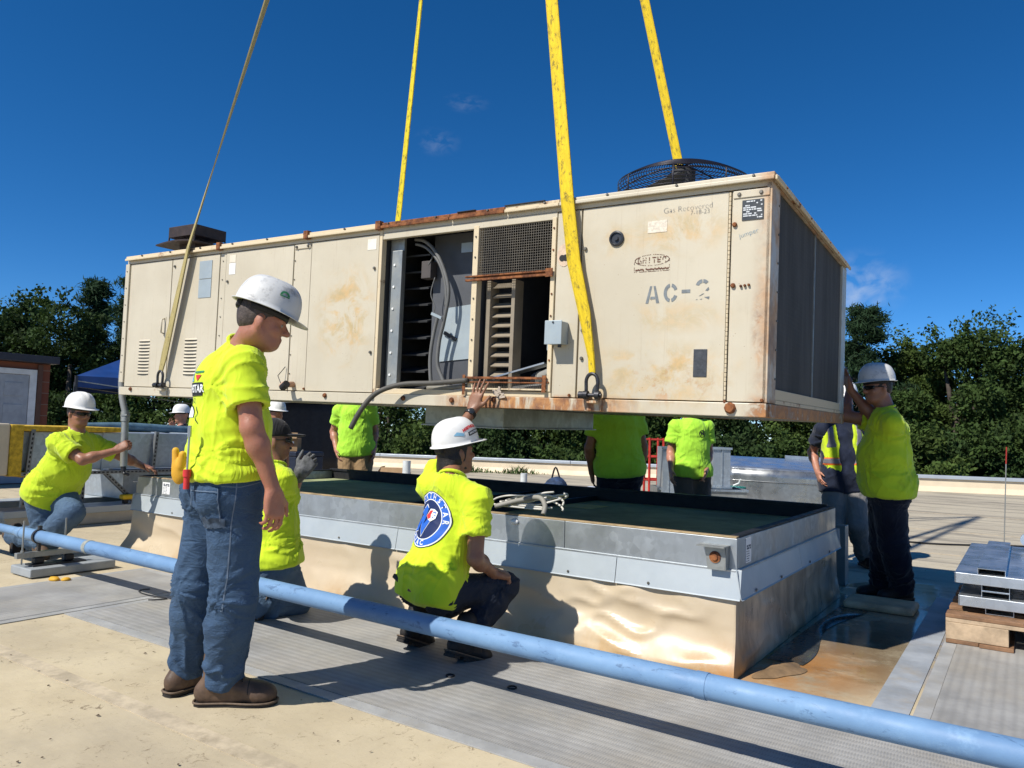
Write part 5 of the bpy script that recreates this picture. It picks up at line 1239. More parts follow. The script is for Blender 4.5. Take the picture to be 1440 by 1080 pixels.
def add_hand(S, wr, d, pn, side, curl=0.5, spread=0.12, sc_=1.0, thumb=0.0):
    """palm with five fingers; d finger direction, pn palm normal (out of the palm), side +1 right, -1 left"""
    d = nrm(d); pn = A3(pn) - d * (A3(pn) @ d); pn = nrm(pn); t = np.cross(d, pn) * side      # t = towards the thumb
    q = sc_; wr = A3(wr)
    kn = [wr + d * x * q + t * y * q for x, y in ((0.096, 0.033), (0.100, 0.011), (0.096, -0.011), (0.088, -0.032))]
    for i, k in enumerate(kn):
        S.cone(wr + d * 0.012 * q + t * (0.02 - 0.0135 * i) * q, k, 0.0165 * q, 0.0125 * q, 0.02)
    S.cone(wr + d * 0.02 * q + t * 0.02 * q, wr + d * 0.055 * q + t * 0.034 * q + pn * 0.008, 0.019 * q, 0.014 * q, 0.015)
    S.cone(wr + d * 0.03 * q - t * 0.026 * q, wr + d * 0.07 * q - t * 0.032 * q + pn * 0.006, 0.016 * q, 0.012 * q, 0.015)
    for i, k in enumerate(kn):
        L = (0.044, 0.048, 0.045, 0.035)[i] * q; p = k; ang = 0.0
        sp = (spread * (1.3, 0.45, -0.45, -1.3)[i])
        dd = nrm(d + t * math.tan(sp))
        for j in range(3):
            ang += curl * ((0.75, 1.0, 0.7)[j]) * (1 + 0.12 * i)
            v = dd * math.cos(ang) + pn * math.sin(ang)
            l = L * (1.0, 0.64, 0.52)[j]; ra = (0.0095, 0.0085, 0.0078)[j] * q; rb = (0.0086, 0.0078, 0.0068)[j] * q
            S.cone(p, p + v * l, ra, rb, 0.004); p = p + v * l
    b0 = wr + d * 0.028 * q + t * 0.030 * q; a1 = nrm(d * 0.75 + t * (0.75 - 0.5 * thumb) + pn * (0.25 + thumb)); a2 = nrm(d * 0.95 + t * (0.25 - 0.5 * thumb) + pn * (0.3 + thumb))
    S.cone(b0, b0 + a1 * 0.043 * q, 0.015 * q, 0.0115 * q, 0.010); S.cone(b0 + a1 * 0.043 * q, b0 + a1 * 0.043 * q + a2 * 0.033 * q, 0.0112 * q, 0.0095 * q, 0.004)
    S.cone(b0 + a1 * 0.043 * q + a2 * 0.033 * q, b0 + a1 * 0.043 * q + a2 * 0.058 * q, 0.0095 * q, 0.0075 * q, 0.004)

def Fc_(F): return F.tolist()
def catmull_np(P, k=4):
    m = len(P); out = []
    for i in range(m):
        p0, p1, p2, p3 = P[i - 1], P[i], P[(i + 1) % m], P[(i + 2) % m]
        for j in range(k):
            u = j / k; out.append(0.5 * ((2 * p1) + (p2 - p0) * u + (2 * p0 - 5 * p1 + 4 * p2 - p3) * u * u + (3 * p1 - p0 - 3 * p2 + p3) * u ** 3))
    return out
def foot(parent, org, an, t, n, m, h, k=1.0):
    """lace-up boot with a lugged sole; an ankle joint, t towards the toe, n up out of the foot"""
    an = A3(an); t, s, n = frame_from(t, n)
    zs = 0.078 * k                      # ankle height above the top of the sole
    S = SDF(); g0 = an - n * zs
    bot = ((g0, -n),)
    S.cone(an + n * 0.085 * k - t * 0.012, an + n * 0.0 - t * 0.012, 0.052 * k, 0.049 * k, 0.02, flat=(t, 1.15))
    S.ell(g0 - t * 0.045 * k + n * 0.035 * k, (t, s, n), (0.055 * k, 0.040 * k, 0.05 * k), 0.03, clip=bot)
    S.cone(an + t * 0.03 * k - n * 0.02 * k, g0 + t * 0.13 * k + n * 0.035 * k, 0.044 * k, 0.036 * k, 0.03, flat=(s, 1.12), clip=bot)
    S.ell(g0 + t * 0.145 * k + n * 0.026 * k, (t, s, n), (0.062 * k, 0.050 * k, 0.044 * k), 0.02, clip=bot)
    S.ell(g0 + t * 0.04 * k + n * 0.018 * k, (t, s, n), (0.12 * k, 0.040 * k, 0.03 * k), 0.02, clip=bot)
    Vv, F = S.mesh(h)
    Vv = Vv + vnormals(Vv, F) * ((fbm(Vv * 28, 2) - 0.38) * 0.006)[:, None]
    o = np_mesh('boot', Vv, F, m, parent, origin=org)
    prof = [(-0.098, 0.0), (-0.093, 0.026), (-0.072, 0.040), (-0.03, 0.040), (0.03, 0.040), (0.10, 0.052), (0.15, 0.054), (0.185, 0.043), (0.205, 0.020), (0.21, 0.0)]
    out = [(x * k, y * k) for x, y in prof] + [(x * k, -y * k) for x, y in prof[-2:0:-1]]
    g = MB(); g.prism(out, g0 - A3(org) - n * 0.012 * k, t, s, n, 0.013 * k); sl = g.build('sole', M_sole, o, bevel=0.003)
    fo = [p for p in out if p[0] > 0.0]; fo = [(-0.005, 0.036 * k)] + [p for p in out[:len(prof)] if p[0] > 0.0] + [p for p in out[len(prof):] if p[0] > 0.0] + [(-0.005, -0.036 * k)]
    g = MB(); g.prism(fo, g0 - A3(org) - n * 0.027 * k, t, s, n, 0.0145 * k); g.build('tread', M_sole, sl, bevel=0.002)
    he = [(-0.03, 0.037 * k)] + [p for p in out[:len(prof)] if p[0] < -0.03 * k - 1e-6][::-1] + [p for p in out[len(prof):] if p[0] < -0.03 * k - 1e-6][::-1] + [(-0.03, -0.037 * k)]
    g = MB(); g.prism(he, g0 - A3(org) - n * 0.027 * k, t, s, n, 0.0145 * k); g.build('heel', M_sole, sl, bevel=0.002)
    wl = [g0 - A3(org) + t * x * 1.004 + s * y * 1.01 + n * 0.003 * k for x, y in out]; g = MB(); g.tube(catmull_np(wl), 0.0042 * k, 6, closed=True); g.build('welt', M_welt, o, smooth=True)
    tc = []
    bvb = BVHTree.FromPolygons([tuple(v) for v in Vv], [tuple(f) for f in Fc_(F)])
    for i in range(15):
        a = -1.25 + 2.5 * i / 14; c = g0 + t * 0.105 * k + n * 0.02 * k; d = s * math.sin(a) + n * math.cos(a)
        hit = bvb.ray_cast(V(c + d * 0.2), V(-d), 0.25)[0]
        if hit is not None: tc.append(A3(hit) - A3(org))
    if len(tc) > 3: g = MB(); g.tube(tc, 0.0022, 5); g.build('toe_seam', M_sole, o, smooth=True)
    g = MB()
    for i in range(4):
        c = an - A3(org) + t * (0.052 + 0.022 * i) * k + n * (0.028 - 0.022 * i) * k
        g.tube([c - s * 0.030 * k - n * 0.004, c + n * 0.006 + t * 0.004, c + s * 0.030 * k - n * 0.004 + t * 0.008], 0.0028, 6)
    g.build('lace', M_black, o)
    return o

def project(tri_v, tri_f, target, org, c, nrm_dir, right, up, name, m, parent, off=0.003, sub=0.0, thick=0.0):
    """lay flat print (2-D verts and faces) on a garment by casting along -nrm_dir"""
    c, nd, rt, upv = A3(c), nrm(nrm_dir), nrm(right), nrm(up)
    bm = bmesh.new()
    bv = [bm.verts.new((p[0], p[1], 0)) for p in tri_v]
    for f in tri_f:
        try: bm.faces.new([bv[i] for i in f])
        except ValueError: pass
    if sub:
        for _ in range(5):
            es = [e for e in bm.edges if e.calc_length() > sub]
            if not es: break
            bmesh.ops.subdivide_edges(bm, edges=es, cuts=1, use_grid_fill=True)
            bmesh.ops.triangulate(bm, faces=[f for f in bm.faces if len(f.verts) > 4])
    bvh = target
    kill = []
    for v in bm.verts:
        p = c + rt * v.co.x + upv * v.co.y
        hit, hn, _, _ = bvh.ray_cast(V(p + nd * 0.25), V(-nd), 0.6)
        if hit is None: kill.append(v); continue
        w = hit + hn * off
        v.co = w - V(org)
    bmesh.ops.delete(bm, geom=kill, context='VERTS')
    me = bpy.data.meshes.new(name); bm.normal_update(); bm.to_mesh(me); bm.free()
    return put(name, me, m, parent, smooth=True)
def disc2d(r0, r1, n=48, a0=0, a1=360, ky=1.0):
    vs = []; fs = []
    for i in range(n + 1):
        a = R(a0 + (a1 - a0) * i / n); vs += [(r0 * math.cos(a), r0 * ky * math.sin(a)), (r1 * math.cos(a), r1 * ky * math.sin(a))]
    for i in range(n): fs.append((2 * i, 2 * i + 1, 2 * i + 3, 2 * i + 2))
    return vs, fs
def poly2d(*polys):
    vs = []; fs = []
    for p in polys: fs.append(tuple(range(len(vs), len(vs) + len(p)))); vs += p
    return vs, fs
def arc_text(body, r, a_mid, size, inward=False, step=None, bold=0.0):
    vs = []; fs = []; n = len(body)
    for i, ch in enumerate(body):
        tv, tf = text_mesh(ch, size, bold)
        k = (i - (n - 1) / 2) * step
        a = R(a_mid - k) if not inward else R(a_mid + k)
        rot = a - math.pi / 2 if not inward else a + math.pi / 2
        c, s_ = math.cos(rot), math.sin(rot); b = len(vs)
        vs += [(r * math.cos(a) + x * c - y * s_, r * math.sin(a) + x * s_ + y * c) for x, y in tv]; fs += [tuple(b + j for j in f) for f in tf]
    return vs, fs

def person(key, label, shirt, pants, boots, skin, look, head_up=(0, 0, 1), hat=None, hat_tilt=0.0, h=0.009, girth=1.0, belly=0.0, hair=None,
           hands=None, feet=None, sleeve=0.62, hem=0.0, loose=1.0, k=1.0, wrinkle=1.0, glove=None, group='workers on the roof', cat='person', bootk=1.0, calm=()):
    fv, J0 = POSE[key]; J = {a: A3(b) for a, b in J0.items()}; F = nrm(fv)
    org = A3((J['pel'][0], J['pel'][1], 0))
    sp = nrm(J['che'] - J['pel']); rt = nrm(J['shR'] - J['shL']); rt = nrm(rt - sp * (rt @ sp)); fr = np.cross(sp, rt)
    hrt = nrm(J['hpR'] - J['hpL']); hfr = np.cross(sp, hrt)
    hf, hr, hu = frame_from(look, head_up)
    pel, che, nec, hea = J['pel'], J['che'], J['nec'], J['hea']
    L = np.linalg.norm(che - pel); g = girth
    # ---------------- body (one continuous mesh)
    S = SDF()
    ax = (rt, fr, sp)
    S.ell(pel + sp * 0.02, (hrt, hfr, sp), (0.160 * g, 0.115 * g, 0.13), 0.05)
    S.ell(pel + sp * L * 0.48 + fr * belly * 0.4, ax, (0.148 * g, 0.108 * g + belly * 0.5, 0.17), 0.06)
    S.ell(pel + sp * L * 0.86, ax, (0.158 * g, 0.108 * g, 0.16), 0.06)
    for s in 'LR': S.cone(nec - sp * 0.03, J['sh' + s], 0.055, 0.056, 0.05)
    hb = hea - hu * 0.07 - hf * 0.02
    S.cone(nec - sp * 0.02, hb, 0.064 * (g * 0.5 + 0.5), 0.060 * (g * 0.4 + 0.6), 0.03)
    # head
    S.ell(hea + hu * 0.022 - hf * 0.008, (hf, hr, hu), (0.096, 0.076, 0.100), 0.02)
    S.ell(hea + hf * 0.030 - hu * 0.045, (hf, hr, hu), (0.060, 0.060, 0.078), 0.03)
    S.ell(hea + hf * 0.050 - hu * 0.092, (hf, hr, hu), (0.042, 0.046, 0.030), 0.03)
    for s in (-1, 1):
        S.cone(hea - hu * 0.055 + hr * s * 0.055 - hf * 0.005, hea + hf * 0.055 - hu * 0.098 + hr * s * 0.022, 0.020, 0.018, 0.02)
        S.ell(hea - hf * 0.008 + hr * s * 0.078 - hu * 0.018, (nrm(hf * 0.9 + hr * s * 0.5), nrm(hr - hf * s * 0.5), hu), (0.020, 0.009, 0.033), 0.008)
        S.ell(hea + hf * 0.060 + hr * s * 0.040 - hu * 0.035, (hf, hr, hu), (0.022, 0.022, 0.020), 0.02)
    S.ell(hea + hf * 0.078 + hu * 0.012, (hf, hr, hu), (0.016, 0.052, 0.013), 0.015)
    S.cone(hea + hf * 0.088 + hu * 0.002, hea + hf * 0.112 - hu * 0.034, 0.008, 0.0135, 0.010)
    for s in (-1, 1): S.ball(hea + hf * 0.098 - hu * 0.037 + hr * s * 0.012, 0.009, 0.008)
    S.ell(hea + hf * 0.089 - hu * 0.064, (hf, hr, hu), (0.010, 0.023, 0.006), 0.008)
    S.ell(hea + hf * 0.087 - hu * 0.074, (hf, hr, hu), (0.010, 0.020, 0.006), 0.008)
    for s in (-1, 1): S.ball(hea + hf * 0.094 + hr * s * 0.032 - hu * 0.008, 0.012, sub=True)
    hands = hands or {}
    for s in 'LR':
        sh, el, wr = J['sh' + s], J['el' + s], J['wr' + s]; fa = nrm(wr - el); ua = nrm(el - sh)
        S.cone(sh, el, 0.054 * g ** 0.5, 0.043 * g ** 0.3, 0.04)
        S.cone(el, wr, 0.043 * g ** 0.3, 0.029, 0.02)
        S.ell(el + fa * 0.075, (fa, np.cross(fa, ua + 1e-3), np.cross(fa, np.cross(fa, ua + 1e-3))) if False else ((1, 0, 0), (0, 1, 0), (0, 0, 1)), (0.043, 0.043, 0.043), 0.035)
        side = 1 if s == 'R' else -1
        hd = hands.get(s, {})
        d = hd.get('d', fa); pn = hd.get('n', -rt * side)
        if hd.get('skip'): continue
        add_hand(S, wr + fa * 0.005, d, pn, side, hd.get('curl', 0.32), hd.get('spread', 0.06), k * hd.get('size', 1.0), hd.get('thumb', 0.0))
    for s in 'LR':
        S.cone(J['hp' + s], J['kn' + s], 0.080, 0.055, 0.04); S.cone(J['kn' + s], J['an' + s], 0.054, 0.042, 0.03)
    Vv, Fc = S.mesh(h)
    body = np_mesh('person', Vv, Fc, skin, origin=org); body.location = org
    tag(body, label, cat, group)
    out = dict(body=body, org=org, J=J, ax=(rt, fr, sp), head=(hf, hr, hu), F=F)
    # ---------------- trousers
    if pants is not None:
        S = SDF(); lw = loose * g ** 0.5
        S.ell(pel + sp * 0.03 - hfr * 0.006, (hrt, hfr, sp), (0.178 * g, 0.138 * g, 0.145), 0.04, clip=((pel + sp * (0.095 + hem * 0.3), sp),))
        S.cone(pel + sp * 0.10, pel, 0.122 * g, 0.130 * g, 0.04, flat=(hrt, 1.36), clip=((pel + sp * (0.095 + hem * 0.3), sp),))
        for s in 'LR':
            hp, kn, an = J['hp' + s], J['kn' + s], J['an' + s]; sd = nrm(an - kn)
            S.cone(hp, kn, 0.104 * lw, 0.078 * lw, 0.045); S.cone(kn, an + sd * 0.03, 0.077 * lw, 0.066 * lw, 0.035, clip=((an + sd * 0.015, sd),))
            S.ell(hp - hfr * 0.035 - sp * 0.0, (hrt, hfr, sp), (0.098 * g, 0.105 * g, 0.115), 0.05)
            S.ell(kn + sd * 0.13 - hfr * 0.01, ((1, 0, 0), (0, 1, 0), (0, 0, 1)), (0.072 * lw,) * 3, 0.05)
        Vv, Fc = S.mesh(h * 1.05)
        Vv = leg_folds(Vv, Fc, J, hfr, sp, wrinkle, 2.3 + len(key))
        out['pants'] = np_mesh('trousers', Vv, Fc, pants, body, origin=org); out['pants_bvh'] = BVHTree.FromPolygons([tuple(v) for v in Vv], [tuple(f) for f in Fc.tolist()])
    # ---------------- shirt
    S = SDF()
    hemp = pel + sp * (0.005 + hem); hc = ((hemp, -sp),)
    S.ell(pel + sp * 0.04 + fr * belly * 0.15, (nrm(rt + hrt), nrm(fr + hfr), sp), (0.188 * g * loose ** 0.5, 0.148 * g + belly * 0.35, 0.17), 0.06, clip=hc)
    S.ell(pel + sp * L * 0.48 + fr * belly * 0.45, ax, (0.174 * g * loose ** 0.5, 0.132 * g + belly * 0.6, 0.19), 0.07, clip=hc)
    S.ell(pel + sp * L * 0.86 - fr * 0.006, ax, (0.180 * g, 0.126 * g, 0.165), 0.06)
    S.cone(pel, pel + sp * L * 0.5, 0.135 * g, 0.128 * g, 0.05, flat=(rt, 1.36), clip=hc)
    S.ell(pel + sp * 0.03 - hfr * 0.006, (hrt, hfr, sp), (0.178 * g + 0.016, 0.138 * g + 0.018, 0.175), 0.05, clip=hc)
    calm = [(J['che'] + fr * a_ + sp * b_, r_) for a_, b_, r_ in calm]
    for s in 'LR':
        S.ell(J['hp' + s] - hfr * 0.035, (hrt, hfr, sp), (0.098 * g + 0.016, 0.105 * g + 0.018, 0.145), 0.05, clip=hc)
        if nrm(J['kn' + s] - J['hp' + s]) @ -sp > 0.6: S.cone(J['hp' + s], J['hp' + s] + (J['kn' + s] - J['hp' + s]) * 0.5, 0.104 * loose * g ** 0.5 + 0.016, 0.09 * loose * g ** 0.5 + 0.016, 0.05, clip=hc)
    slv = sleeve if isinstance(sleeve, dict) else dict(L=sleeve, R=sleeve)
    for s in 'LR':
        sleeve = slv[s]
        S.cone(nec - sp * 0.03, J['sh' + s] + sp * 0.004, 0.066, 0.064, 0.05, clip=((nec + sp * 0.045, sp),))
        sh, el = J['sh' + s], J['el' + s]; ua = nrm(el - sh); Lu = np.linalg.norm(el - sh)
        S.cone(sh - ua * 0.01, sh + ua * (Lu * sleeve + 0.05), 0.070 * g ** 0.5, 0.079 * loose ** 0.5 * g ** 0.4, 0.045, clip=((sh + ua * Lu * sleeve, ua),))
    for s in 'LR':
        sleeve = slv[s]
        sh, el = J['sh' + s], J['el' + s]; ua = nrm(el - sh); Lu = np.linalg.norm(el - sh)
        S.cone(sh + ua * (Lu * sleeve - 0.035), sh + ua * (Lu * sleeve + 0.06), 0.052, 0.063 * loose ** 0.5, sub=True)
    nd = nrm(hb - nec + sp * 0.02); S.cone(nec + nd * 0.005, nec + nd * 0.12, 0.062, 0.085, sub=True)
    Vv, Fc = S.mesh(h * 1.05)
    Vv = shirt_folds(Vv, Fc, ax, pel, J, wrinkle, 4.1 + 0.7 * len(key), calm)
    out['shirt'] = np_mesh('shirt', Vv, Fc, shirt, body, origin=org)
    out['bvh'] = BVHTree.FromPolygons([tuple(v) for v in Vv], [tuple(f) for f in Fc.tolist()])
    # ribbed collar
    ca = nrm(nd * 0.6 + sp * 0.4); cr, cx_, cf = frame_from(fr, ca); cc_ = nec + nd * 0.012 - org
    g_ = MB(); g_.tube([cc_ + cx_ * math.cos(a) * 0.072 + cr * (math.sin(a) * 0.074 + 0.006) - ca * 0.020 * math.sin(a) for a in [2 * math.pi * i / 36 for i in range(36)]], 0.0095, 8, closed=True); g_.build('collar', shirt, body, smooth=True)
    # ---------------- boots
    if boots is not None:
        feet = feet or {}
        for s in 'LR':
            t, n = feet.get(s, (F + (0.10 if s == 'R' else -0.10) * np.cross(F, A3((0, 0, 1))), (0, 0, 1)))
            foot(body, org, J['an' + s], t, n, boots, max(0.006, h * 0.85), bootk)
    # ---------------- hair
    if hair is not None:
        m, kind = hair; S = SDF()
        c = hea + hu * 0.024 - hf * 0.012
        back = (hea + hf * 0.042, hf); low = (hea - hu * (0.055 if kind == 'short' else 0.13), -hu)
        S.ell(c, (hf, hr, hu), (0.0975, 0.0785, 0.102), 0.01, clip=(back, (hea - hu * 0.03 + hf * 0.03, nrm(hf * 0.8 - hu * 0.6)), low))
        if kind == 'long':
            S.ell(hea - hf * 0.055 - hu * 0.075, (hf, hr, hu), (0.055, 0.074, 0.075), 0.03); S.ell(hea - hf * 0.058 - hu * 0.125, (hf, hr, hu), (0.045, 0.066, 0.055), 0.03); S.ell(hea - hf * 0.02 - hu * 0.04, (hf, hr, hu), (0.06, 0.083, 0.06), 0.03)
        else:
            S.ell(hea - hf * 0.05 - hu * 0.02, (hf, hr, hu), (0.046, 0.060, 0.045), 0.02, clip=(low,))
        Vv, Fc = S.mesh(max(0.006, h * 0.8)); Vv = Vv + vnormals(Vv, Fc) * ((fbm(Vv * A3((60, 60, 25)), 2) - 0.4) * 0.008)[:, None]
        np_mesh('hair', Vv, Fc, m, body, origin=org)
    # ---------------- hard hat
    if hat is not None:
        ct, st = math.cos(hat_tilt), math.sin(hat_tilt)
        f2 = hf * ct - hu * st; u2 = hu * ct + hf * st
        out['hat'] = hard_hat(body, org, hea + hu * 0.050 + hf * 0.005, f2, hr, u2, hat)
        out['hatframe'] = (hea + hu * 0.050 + hf * 0.005, f2, hr, u2)
    # eyes
    e = MB()
    for s in (-1, 1): e.lathe([(0.001, 0.010), (0.007, 0.007), (0.010, 0.0), (0.007, -0.007), (0.001, -0.010)], hea + hf * 0.078 + hr * s * 0.032 - hu * 0.008 - org, 10, tuple(hr), tuple(hu), tuple(hf))
    e.build('eyes', mat('eye', (0.25, 0.22, 0.2), 0.3) if 'eye' not in bpy.data.materials else bpy.data.materials['eye'], body, smooth=True)
    return out

def sunglasses(P):
    hf, hr, hu = P['head']; hea = P['J']['hea']; org = P['org']; g = MB()
    def fn(u, v):
        a = (u - 0.5) * 2.1; x = math.sin(a) * 0.077; y = 0.03 + math.cos(a) * 0.074
        drop = 0.018 * (1 - 0.35 * abs(u - 0.5) * 2) * (1 - 0.25 * math.exp(-((u - .5) / .05) ** 2))
        return hea - org + hr * x + hf * y + hu * (0.006 - drop * 2 * (v - 0.15))
    g.grid(fn, 24, 3); o = g.build('sunglasses', M_lens, P['body'], smooth=True, solid=0.003)
    for s in (-1, 1):
        g = MB(); g.tube([hea - org + hr * s * 0.070 + hf * 0.065, hea - org + hr * s * 0.083 + hf * 0.01, hea - org + hr * s * 0.080 - hf * 0.03 - hu * 0.01], 0.003, 6)
        g.build('temple', M_black, o, smooth=True)

def cap_print(P, ring, name, m, polys, ang, z, size, off=0.002):
    """print on the hard hat: ang about the crown (0 front, +90 wearer's right), z height on dome"""
    c, f, r, u = P['hatframe']
    d = f * math.cos(R(ang)) + r * math.sin(R(ang)); me = P['hat'].data
    bvh = BVHTree.FromPolygons([tuple(A3(v.co) + P['org']) for v in me.vertices], [tuple(p.vertices) for p in me.polygons])
    nd = nrm(d * 0.85 + u * (0.35 if z < 0.07 else 0.9)); tdir = nrm(np.cross(u, d)); up2 = np.cross(nd, tdir)
    pos = c + d * 0.10 + u * z
    return project(polys[0], polys[1], bvh, P['org'], pos, nd, tdir, up2, name, m, P['hat'], off, sub=0.012)
# ---------------------------------------------------------------- the cast
Z3 = A3((0, 0, 1))
CR, CF = A3((0.8265, 0.5630, 0)), A3((-0.5644, 0.8255, 0))      # view right and view forward on the ground
M_nblue = mat('print_blue', (0.015, 0.11, 0.50), 0.6, var=0.05); M_nnavy = mat('print_navy', (0.006, 0.018, 0.085), 0.6, var=0.05)
M_nwhite = mat('print_white', (0.72, 0.74, 0.74), 0.6, var=0.03); M_nred = mat('print_red', (0.55, 0.03, 0.03), 0.6); M_nblack = mat('print_black', (0.012, 0.014, 0.016), 0.6)
M_ngreen = mat('print_green', (0.04, 0.22, 0.09), 0.6); M_nsky = mat('print_pale_blue', (0.20, 0.42, 0.60), 0.6)

# 1 ---- standing man in the foreground
p1 = person('front', 'man in hi-vis shirt and jeans standing nearest with his back turned', M_hv, M_denim, M_boot, M_skin1, CR * 0.93 + CF * 0.30 - Z3 * 0.22, hat=M_hatold, hat_tilt=0.10,
            h=0.0074, calm=((-0.13, -0.09, 0.17),), girth=1.09, belly=0.03, hair=(M_hairg, 'short'), hem=0.045, loose=1.12, k=1.0, sleeve=0.66, bootk=1.13,
            hands=dict(R=dict(d=-Z3 + CR * 0.10, n=-CR * 0.75 + CF * 0.6, curl=0.5, spread=0.03)), feet=dict(R=(CR * 0.97 + CF * 0.12, Z3), L=(CF * 0.8 + CR * 0.5, Z3)))
o_ = p1['org']; J1 = p1['J']; rt, fr, sp = p1['ax']; B1 = p1['body']
# seat pocket, seams and what sticks out of it
def pant_print(P, poly, c, nd, right, up, name, m, off=0.004, sub=0.02, th=0.0):
    o = project(poly[0], poly[1], P['pants_bvh'], P['org'], c, nd, right, up, name, m, P['pants'], off, sub)
    if th:
        md = o.modifiers.new('solid', 'SOLIDIFY'); md.thickness = th; md.offset = 1
    return o
M_stitch = mat('stitch', (0.11, 0.15, 0.21), 0.8)
bk = nrm(-CF * 0.97 - CR * 0.15); bkr = nrm(np.cross(Z3, bk))
pc = A3((-2.83, 1.90, 0.86)) + CR * 0.05
pock = [(-0.072, 0.085), (0.072, 0.085), (0.075, -0.055), (0.0, -0.09), (-0.072, -0.055)]
pant_print(p1, poly2d(pock), pc, bk, bkr, Z3, 'pocket', M_denim, 0.004, 0.015, 0.004)
def strip(pts, w):
    vs = []; fs = []
    for i in range(len(pts) - 1):
        a, b = np.array(pts[i]), np.array(pts[i + 1]); d = (b - a) / np.linalg.norm(b - a); n = np.array((-d[1], d[0])) * w / 2
        k = len(vs); vs += [tuple(a + n), tuple(b + n), tuple(b - n), tuple(a - n)]; fs.append((k, k + 1, k + 2, k + 3))
    return vs, fs
pant_print(p1, strip([(-0.067, 0.08), (-0.067, -0.052), (0, -0.084), (0.069, -0.052), (0.067, 0.08)], 0.003), pc, bk, bkr, Z3, 'stitching', M_stitch, 0.0092, 0.012)
pant_print(p1, strip([(-0.067, 0.068), (0.067, 0.068)], 0.003), pc, bk, bkr, Z3, 'stitching', M_stitch, 0.0092, 0.012)
pant_print(p1, poly2d([(-0.05, 0.02), (0.05, 0.02), (0.05, -0.02), (-0.05, -0.02)]), pc + bkr * 0.02 - Z3 * 0.06, nrm(bk + bkr * 0.2), bkr, Z3, 'patch', mat('worn_patch', (0.045, 0.07, 0.11), 0.85, var=0.3, scale=40), 0.0095, 0.012)
# outer leg seam
sd = nrm(rt); 
pant_print(p1, strip([(0.0, 0.02), (-0.012, -0.20), (-0.012, -0.42), (-0.022, -0.56)], 0.005), J1['hpR'] + sd * 0.05 + Z3 * 0.08 - fr * 0.01, sd, -fr * -1, Z3, 'seam', M_stitch, 0.0015, 0.02)
pant_print(p1, strip([(-0.07, 0.035), (0.0, 0.03), (0.09, 0.045)], 0.004), J1['hpR'] + sd * 0.05 + Z3 * 0.0, sd, fr, Z3, 'seam', M_stitch, 0.0015, 0.02)
# work gloves and screwdriver in the pocket
def on_back(p):
    h = [b.ray_cast(V(p - CF * 0.5), V(CF), 1.0)[0] for b in (p1['bvh'], p1['pants_bvh'])]; h = [A3(x) for x in h if x is not None]
    return min(h, key=lambda x: (x - p) @ CF) if h else p
M_glove = mat('yellow_work_glove', (0.56, 0.30, 0.02), 0.7, var=0.15, bump=0.3)
S = SDF(); gc = on_back(A3((-2.94, 1.88, 1.0))) - CF * 0.016
S.ell(gc, (bkr, bk, Z3), (0.034, 0.022, 0.055), 0.01); S.cone(gc - bkr * 0.015 + Z3 * 0.02, gc - bkr * 0.022 + Z3 * 0.085, 0.017, 0.014, 0.008); S.cone(gc + bkr * 0.012 + Z3 * 0.02 + bk * 0.01, gc + bkr * 0.018 + Z3 * 0.07 + bk * 0.012, 0.017, 0.015, 0.008); S.cone(gc + bkr * 0.03, gc + bkr * 0.034 + Z3 * 0.045, 0.014, 0.012, 0.008)
Vv, Fc = S.mesh(0.005); gl = np_mesh('work_glove', Vv, Fc, M_glove); tag(gl, 'yellow work gloves stuffed in the back pocket of the standing man', 'gloves')
sd_ = empty('screwdriver', tuple(on_back(A3((-2.845, 1.86, 0.985))) - CF * 0.020), 'screwdriver with red collar in the back pocket of the standing man', 'screwdriver')
g = MB(); g.cyl((0, 0, -0.05), (0, 0, 0.0), 0.012); g.cyl((0, 0, 0.0), (0, 0, 0.028), 0.016); g.build('handle', M_nred, sd_, smooth='auto')
g = MB(); g.cyl((0, 0, 0.028), (0.002, 0.0, 0.16), 0.0045); g.cyl((0.002, 0, 0.16), (0.002, 0, 0.205), 0.008, n=6); g.build('shaft', M_galv, sd_, smooth='auto')
# print on his back: peak, red wedge, name band, arch
bc = pel_ = J1['che'] - sp * 0.085; bd = nrm(-fr); br = nrm(np.cross(Z3, bd))
def shirt_print(P, poly, c, nd, right, up, name, m, off=0.003, sub=0.015): return project(poly[0], poly[1], P['bvh'], P['org'], c, nd, right, up, name, m, P['shirt'], off, sub)
shirt_print(p1, poly2d([(-0.105, 0.03), (0.105, 0.03), (0.105, -0.025), (-0.105, -0.025)]), bc, bd, br, Z3, 'print_band', M_nblack, 0.003)
tv, tf = text_mesh('NORTHSTAR', 0.043, 0.0012); shirt_print(p1, ([(x * 0.92, y) for x, y in tv], tf), bc + Z3 * 0.003, bd, br, Z3, 'print_letters', M_nwhite, 0.0055, 0)
shirt_print(p1, poly2d([(-0.09, 0.036), (0.02, 0.036), (-0.01, 0.07), (-0.03, 0.13), (-0.045, 0.075)], ), bc, bd, br, Z3, 'print_peak', M_nsky, 0.003)
shirt_print(p1, poly2d([(0.03, 0.062), (0.088, 0.062), (0.06, 0.036)]), bc, bd, br, Z3, 'print_wedge', M_nred, 0.003)
shirt_print(p1, poly2d([(0.02, 0.070), (0.10, 0.070), (0.10, 0.078), (0.0, 0.078)]), bc, bd, br, Z3, 'print_line', M_ngreen, 0.003)
tv, tf = text_mesh('HVAC', 0.028, 0.0005, 1.4); shirt_print(p1, (tv, tf), bc - Z3 * 0.045, bd, br, Z3, 'print_letters', M_nblack, 0.004, 0)
shirt_print(p1, disc2d(0.0, 0.05, 18, 0, 180, 0.9), bc - Z3 * 0.115, bd, br, Z3, 'print_arch', M_nwhite, 0.003)
shirt_print(p1, disc2d(0.05, 0.056, 18, 0, 180, 0.92), bc - Z3 * 0.115, bd, br, Z3, 'print_arch', M_nblack, 0.003)
